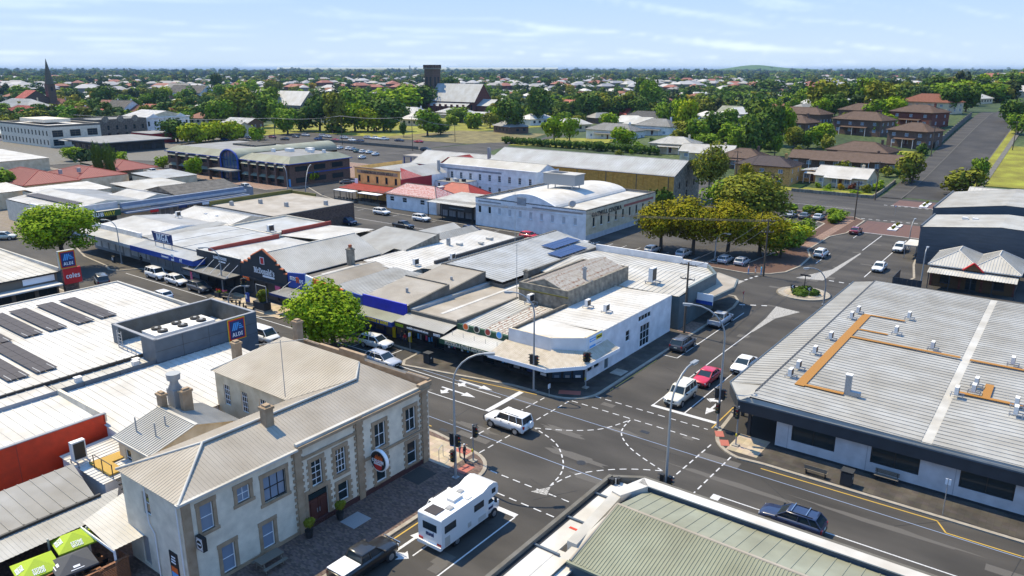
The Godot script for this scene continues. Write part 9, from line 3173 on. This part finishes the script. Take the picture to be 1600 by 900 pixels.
func landmark(x: float,z: float) -> String:
	var best := 1e9
	var name_of := ""
	for q in [["battlemented brick church",-410,-478],["steep-roofed stone church",-474,-370],["tall church spire",-720,-288],["white grey-roofed villa",-186,-333],["brown brick hillside houses",-80,-345],["open car park",-300,-275],["council offices",-230,-150],["steep road",-30,-300],["white classical hall",-402,-216],["cream cottage",-56,-243],["stone warehouse end",-90,-205],["red tiled crest house",-64,-424],["red-roofed avenue houses",-310,-510],["olive-roofed hall",-190,-506],["dark slate villa",-214,-420],["park lawn",-370,-300],["maroon roofs",-240,-100],["pale-roofed cream cottage",-131,-284],["linked grey gables",-640,-400],["skyline ridge",-120,-640]]:
		var d := Vector2(q[1],q[2]).distance_to(Vector2(x,z))
		if d < best:
			best = d
			name_of = q[0]
	return name_of

func bush(at: Vector3,rx: float,ry: float,leaf: String,label: String,group := "",sd := 160) -> void:
	var t := thing("bush",label,"bush",at,group)
	put(t,"foliage",leaf_ball(sd,1,1,700,0.16,10),leaf,at+Vector3.UP*ry*0.8,Basis(Vector3.UP,at.x)*Basis.from_scale(Vector3(rx,ry,rx)))

func gardens() -> void:
	# long clipped hedge behind the warehouse
	var h := thing("long_hedge","long clipped green hedge behind the stone warehouse roof","hedge",on(-170,-226))
	for i in 30:
		var x := -222.0+i*3.0
		var z := -292.0+i*0.6
		put(h,"foliage",leaf_ball(161,1,1,320,0.22,6),"leaf_dark",on(x,z)+Vector3.UP*1.6,Basis(Vector3.UP,i*1.1)*Basis.from_scale(Vector3(2.4,2.2,2.0)))
	# rounded hedges behind the council
	for q in [Vector3(-339.29,-0.00,-201.68),Vector3(-340.31,-0.00,-204.95),Vector3(-342.90,-0.00,-211.28),Vector3(-343.22,-0.00,-215.28),Vector3(-346.45,-0.00,-221.59),Vector3(-340.01,-0.00,-222.00),Vector3(-340.58,-0.00,-225.98)]:
		bush(q,6.4,6.0,"leaf_lime","rounded lime green hedge clump behind the council offices","rounded hedges",162)
	bush(Vector3(-331.64,-0.00,-232.65),4.6,4.4,"leaf_bright","round bright shrub at the corner of the park lawn")
	bush(Vector3(-337.04,-0.00,-288.31),7.0,3.4,"leaf_dark","low clipped hedge block on the park lawn")
	# clipped hedges in the hedge bay island
	for q in [[-58.5,-189.6],[-55.5,-190.2],[-52.5,-190.8],[-49.5,-191.0],[-46.5,-190.4],[-44.0,-188.0],[-43.6,-184.6],[-43.8,-181.4]]:
		bush(Vector3(q[0],0.13,q[1]),2.0,1.3,"leaf_mid","low clipped hedge around the corner car bays","corner bay hedge",163)
	# cottage garden and stone walls
	for q in [[-59,-233.5,1.3,1.0,"leaf_mid"],[-55.6,-235.0,1.4,1.1,"leaf_yellow"],[-53.0,-236.0,1.6,1.2,"leaf_red"],[-48.5,-234.0,1.8,1.5,"leaf_olive"],[-46.6,-238.5,2.2,1.7,"leaf_bright"],[-62.5,-236.0,1.2,0.9,"leaf_bright"],[-51.0,-231.0,2.0,0.6,"leaf_bright"],[-58.0,-228.5,2.4,0.5,"leaf_bright"]]:
		bush(on(q[0],q[1]),q[2],q[3],q[4],"%s garden bush before the cream cottage" % {"leaf_mid": "mid green","leaf_yellow": "bright yellow","leaf_red": "reddish brown","leaf_olive": "olive","leaf_bright": "bright green"}[q[4]],"cottage garden bushes",164)
	var w := thing("garden_wall","low pale stone garden wall around the cream cottage corner","wall",Vector3(-55,0,-222))
	for i in 11:
		bb(w,"wall_panel","stone_wall",-66.6+i*2.0,-64.66+i*2.0,-0.2,0.9+0.03*(i % 3),-224.6,-224.2)
	for i in 14:
		var a := on(-44.8,-225.0 - i*2.0)
		bb(w,"wall_panel","stone_wall",-45.0,-44.6,a.y - 0.3,a.y+0.95,-226.96 - i*2.0,-225.0 - i*2.0)
	var fw := thing("retaining_wall","long grey retaining wall stepping up beside the steep road","wall",on(-45,-340))
	for i in 18:
		var z := -318.0 - i*5.0
		var a := on(-44.6,z)
		bb(fw,"wall_panel","concrete_old",-44.9,-44.5,a.y - 0.5,a.y+2.2,z - 4.96,z)
	var cw := thing("car_park_wall","low dark retaining wall across the open car park","wall",Vector3(-268,0,-247))
	for i in 16:
		bb(cw,"wall_panel","concrete_old",-300.0+i*4.0,-296.04+i*4.0,0,1.3,-247.2,-246.8)
	# lawns on the hillside
	for q in [[-57,-46.5,-345,-328],[-66,-46,-233,-226],[-75,-66.5,-236,-226],[-22,-8,-330,-258],[-56,-46.5,-306,-297]]:
		var s := Shape.new()
		var x0: float = q[0]
		var z0: float = q[3]
		while z0 > q[2]:
			s.quad(on(x0,z0)+Vector3.UP*0.06,on(q[1],z0)+Vector3.UP*0.06,on(q[1],z0 - 4)+Vector3.UP*0.06,on(x0,z0 - 4)+Vector3.UP*0.06)
			z0 -= 4.0
		structure(sh(self,"lawn",s,"grass"))
	# shrubs between the hillside houses
	var r := RandomNumberGenerator.new()
	r.seed = 77
	for i in 95:
		var x := r.randf_range(-150,-46)
		var z := r.randf_range(-410,-250)
		var ok := true
		for q in [[-64,-272,19,7],[-63,-290,12,9],[-95,-262,9,7],[-52,-322,10,9],[-76,-345,13,9],[-101,-336,10,9],[-60,-372,12,10],[-84,-383,12,9],[-112,-378,15,9],[-131,-284,10,8],[-112,-272,11,7]]:
			if absf(x - q[0]) < q[2] and absf(z - q[1]) < q[3]:
				ok = false
		if ok:
			var k := r.randi() % 4
			var sz := r.randf_range(1.2,3.6)
			bush(on(x,z),sz,sz*r.randf_range(0.7,1.2),["leaf_mid","leaf_bright","leaf_olive","leaf_dark"][k],"%s garden shrub near the %s" % [["mid green","bright green","olive","dark green"][k],landmark(x,z)],"hillside garden shrubs",167+i % 3)
	# shrubs by the council wall
	for q in [Vector3(-189.97,-0.00,-151.35),Vector3(-191.86,-0.00,-155.14),Vector3(-192.67,-0.00,-158.11),Vector3(-196.17,-0.00,-162.89)]:
		bush(q,2.6,2.8,"leaf_bright","leafy bright shrub in front of the council side wall","council wall shrubs",165)
	for q in [Vector3(-223.41,-0.00,-129.83),Vector3(-229.83,-0.00,-119.89),Vector3(-227.98,-0.00,-122.97),Vector3(-231.20,-0.00,-122.27)]:
		bush(q,2.0,1.6,"leaf_mid","low shrub in the yard by the council street","yard shrubs",166)
	bush(Vector3(-284.89,-0.00,-130.04),6.0,5.0,"leaf_blue","dark rounded shrub left of the cypresses")
	bush(Vector3(-84.5,0.13,-176),3.6,3.4,"leaf_dark","dark shrub at the foot of the warehouse end wall")

# trees one can tell apart: x, ground, z, height, crown radius, leaf tone
const TREES := [
	[-311.0,-0.00,-135.2,6.3,4.7,"leaf_bright"],
	[-278.3,-0.00,-137.3,6.2,4.4,"leaf_bright"],
	[-262.9,-0.00,-144.2,5.0,3.2,"leaf_bright"],
	[-226.9,-0.00,-134.4,7.5,3.1,"leaf_bright"],
	[-236.2,-0.00,-136.8,1.5,0.6,"leaf_bright"],
	[-353.8,-0.00,-203.1,12.7,8.7,"leaf_dark"],
	[-428.9,-0.00,-288.8,26.4,14.1,"leaf_olive"],
	[-400.7,-0.00,-282.8,18.7,9.6,"leaf_dark"],
	[-417.7,-0.00,-270.1,18.7,9.6,"leaf_mid"],
	[-443.4,-0.00,-277.9,14.8,8.0,"leaf_dark"],
	[-393.0,-0.00,-288.5,18.7,7.7,"leaf_mid"],
	[-495.8,-0.00,-356.3,24.0,14.3,"leaf_mid"],
	[-352.0,-0.00,-288.5,22.9,10.9,"leaf_dark"],
	[-335.6,-0.00,-283.9,24.6,8.8,"leaf_olive"],
	[-360.8,-0.00,-282.0,14.2,10.9,"leaf_dark"],
	[-348.4,-0.00,-263.6,14.2,8.7,"leaf_mid"],
	[-335.9,-0.00,-300.5,17.7,10.9,"leaf_bright"],
	[-330.1,-0.00,-304.9,19.5,9.1,"leaf_bright"],
	[-322.8,-0.00,-310.3,21.2,14.6,"leaf_dark"],
	[-396.7,-0.00,-358.2,24.2,12.9,"leaf_mid"],
	[-429.0,-0.00,-426.7,23.7,22.1,"leaf_bright"],
	[-439.9,0.01,-463.0,22.1,18.2,"leaf_dark"],
	[-474.2,0.02,-487.4,24.5,16.6,"leaf_mid"],
	[-323.8,0.00,-303.9,16.1,9.9,"leaf_lime"],
	[-322.9,-0.00,-304.5,15.1,6.5,"leaf_lime"],
	[-316.5,-0.00,-309.3,9.2,5.4,"leaf_mid"],
	[-286.6,-0.00,-289.5,8.5,2.3,"leaf_dark"],
	[-282.1,-0.00,-302.8,14.6,9.5,"leaf_mid"],
	[-282.2,-0.00,-313.0,8.1,6.2,"leaf_dark"],
	[-343.1,-0.00,-398.2,10.9,9.5,"leaf_mid"],
	[-455.0,0.04,-501.3,6.4,5.5,"leaf_mid"],
	[-498.7,0.07,-572.5,6.0,2.5,"leaf_mid"],
	[-257.1,-0.00,-342.5,20.6,9.2,"leaf_dark"],
	[-281.7,-0.00,-405.8,24.0,8.9,"leaf_dark"],
	[-205.4,0.37,-308.9,13.8,6.1,"leaf_bright"],
	[-196.0,0.66,-307.8,13.3,4.8,"leaf_bright"],
	[-272.9,0.01,-450.5,21.7,10.8,"leaf_dark"],
	[-279.5,0.06,-478.7,20.2,11.3,"leaf_olive"],
	[-271.4,0.08,-484.4,18.4,11.3,"leaf_dark"],
	[-264.7,0.10,-489.0,20.1,10.4,"leaf_olive"],
	[-250.3,0.08,-482.6,18.0,11.0,"leaf_dark"],
	[-157.0,1.74,-289.4,10.1,7.0,"leaf_bright"],
	[-163.1,1.18,-278.6,4.7,3.5,"leaf_dark"],
	[-187.2,2.40,-401.2,17.3,2.9,"leaf_blue"],
	[-146.4,4.05,-329.9,18.9,5.8,"leaf_lime"],
	[-168.3,3.62,-367.0,16.8,6.5,"leaf_bright"],
	[-327.3,1.15,-721.8,9.8,9.5,"leaf_yellow"],
	[-223.7,0.33,-523.9,16.3,9.1,"leaf_olive"],
	[-194.5,1.76,-406.7,15.9,7.3,"leaf_mid"],
	[-141.9,3.50,-313.3,10.3,8.4,"leaf_olive"],
	[-131.9,3.68,-307.3,11.9,6.7,"leaf_mid"],
	[-126.0,4.35,-313.4,13.2,7.4,"leaf_dark"],
	[-118.4,4.36,-308.3,10.3,6.6,"leaf_mid"],
	[-110.1,4.38,-304.1,9.6,6.4,"leaf_bright"],
	[-122.5,3.33,-295.2,6.8,6.4,"leaf_mid"],
	[-105.6,3.16,-285.7,10.7,5.5,"leaf_mid"],
	[-97.2,2.96,-280.6,17.7,6.5,"leaf_dark"],
	[-232.7,0.60,-581.3,11.1,7.4,"leaf_lime"],
	[-99.2,4.85,-306.0,19.1,5.6,"leaf_dark"],
	[-97.5,5.71,-316.1,16.1,4.4,"leaf_bright"],
	[-89.5,4.50,-299.0,10.0,4.1,"leaf_olive"],
	[-80.7,5.31,-307.6,10.1,5.9,"leaf_bright"],
	[-85.5,4.89,-303.2,7.7,3.7,"leaf_mid"],
	[-91.2,3.18,-282.6,9.2,3.5,"leaf_mid"],
	[-118.2,11.35,-439.2,20.0,12.1,"leaf_olive"],
	[-102.9,11.68,-400.1,12.8,6.3,"leaf_dark"],
	[-164.9,5.95,-571.4,18.5,9.1,"leaf_mid"],
	[-105.2,12.66,-467.1,19.0,8.2,"leaf_mid"],
	[-124.0,10.96,-516.7,17.0,7.2,"leaf_dark"],
	[-83.1,13.18,-408.6,16.1,9.3,"leaf_olive"],
	[-71.7,11.43,-380.8,12.5,7.9,"leaf_bright"],
	[-78.0,11.29,-379.0,11.2,7.2,"leaf_mid"],
	[-78.5,14.00,-452.9,11.7,6.7,"leaf_dark"],
	[-70.7,14.01,-442.3,13.2,5.5,"leaf_blue"],
	[-67.5,14.19,-501.4,14.3,14.5,"leaf_mid"],
	[-67.0,14.47,-547.0,13.6,11.7,"leaf_bright"],
	[-95.9,14.74,-658.6,16.1,9.5,"leaf_dark"],
	[-68.3,9.15,-352.1,8.6,5.9,"leaf_bright"],
	[-69.2,8.09,-339.6,7.6,3.1,"leaf_mid"],
	[-40.2,1.18,-253.1,10.2,5.5,"leaf_olive"],
	[-25.3,0.53,-242.2,8.3,6.7,"leaf_olive"],
	[-23.6,1.17,-252.9,9.2,3.3,"leaf_mid"],
	[-28.0,12.41,-394.6,10.6,6.8,"leaf_dark"],
	[-22.6,9.65,-358.2,9.2,5.0,"leaf_mid"],
	[-52.7,14.53,-555.7,13.2,9.7,"leaf_mid"],
	[-62.0,16.74,-814.7,15.1,14.0,"leaf_dark"],
	[-341.2,0.81,-669.5,29.2,15.1,"leaf_dark"],
	[-278.5,0.36,-552.7,26.0,10.0,"leaf_mid"],
	[-234.4,1.22,-663.3,14.9,12.7,"leaf_dark"],
	[-268.4,1.40,-707.5,14.4,11.9,"leaf_mid"],
	[-344.6,1.55,-916.9,16.3,23.0,"leaf_dark"],
	[-80.4,-0.00,-224.9,8.0,2.5,"leaf_gold"],
	[-334.6,1.64,-977.4,23.2,24.1,"leaf_dark"],
	[-685.6,-0.00,-777.4,26.0,16.8,"leaf_dark"],
	[-235.5,-0.00,-82.6,9.1,6.1,"leaf_mid"],
	[-446.2,0.00,-165.5,12.9,8.3,"leaf_olive"],
	[-491.1,-0.00,-184.7,11.7,7.3,"leaf_dark"],
	[-562.6,-0.00,-234.3,10.5,12.9,"leaf_dark"],
	[-785.3,-0.00,-312.5,17.1,14.7,"leaf_dark"],
	[-915.2,-0.00,-355.7,18.4,13.6,"leaf_mid"],
	[-778.2,-0.00,-365.8,15.0,6.8,"leaf_yellow"],
	[-573.8,-0.00,-269.3,15.6,6.0,"leaf_dark"],
	[-707.2,-0.00,-341.5,23.1,12.6,"leaf_dark"],
	[-754.6,-0.00,-335.5,17.1,11.8,"leaf_blue"],
	[-823.3,-0.00,-466.3,17.8,9.2,"leaf_lime"],
	[-666.0,-0.00,-372.2,17.7,8.6,"leaf_dark"],
	[-675.2,-0.00,-365.4,15.5,9.7,"leaf_mid"],
	[-558.9,-0.00,-329.7,16.7,9.8,"leaf_dark"],
	[-928.6,-0.00,-596.0,32.4,8.4,"leaf_blue"],
	[-740.7,-0.00,-486.0,21.0,13.6,"leaf_mid"],
	[-800.2,-0.00,-553.4,25.4,15.1,"leaf_bright"],
	[-1027.6,-0.00,-828.3,13.1,11.4,"leaf_yellow"],
	[-683.5,-0.00,-528.7,13.2,13.6,"leaf_mid"],
	[-867.9,-0.00,-641.3,24.4,15.2,"leaf_olive"],
	[-1517.1,-0.00,-1588.2,13.6,17.7,"leaf_yellow"],
	[-507.0,-0.00,-203.4,12.0,9.6,"leaf_olive"],
	[-509.0,-0.00,-215.2,11.5,9.8,"leaf_dark"],
	[-467.4,-0.00,-202.3,10.7,5.5,"leaf_mid"]]
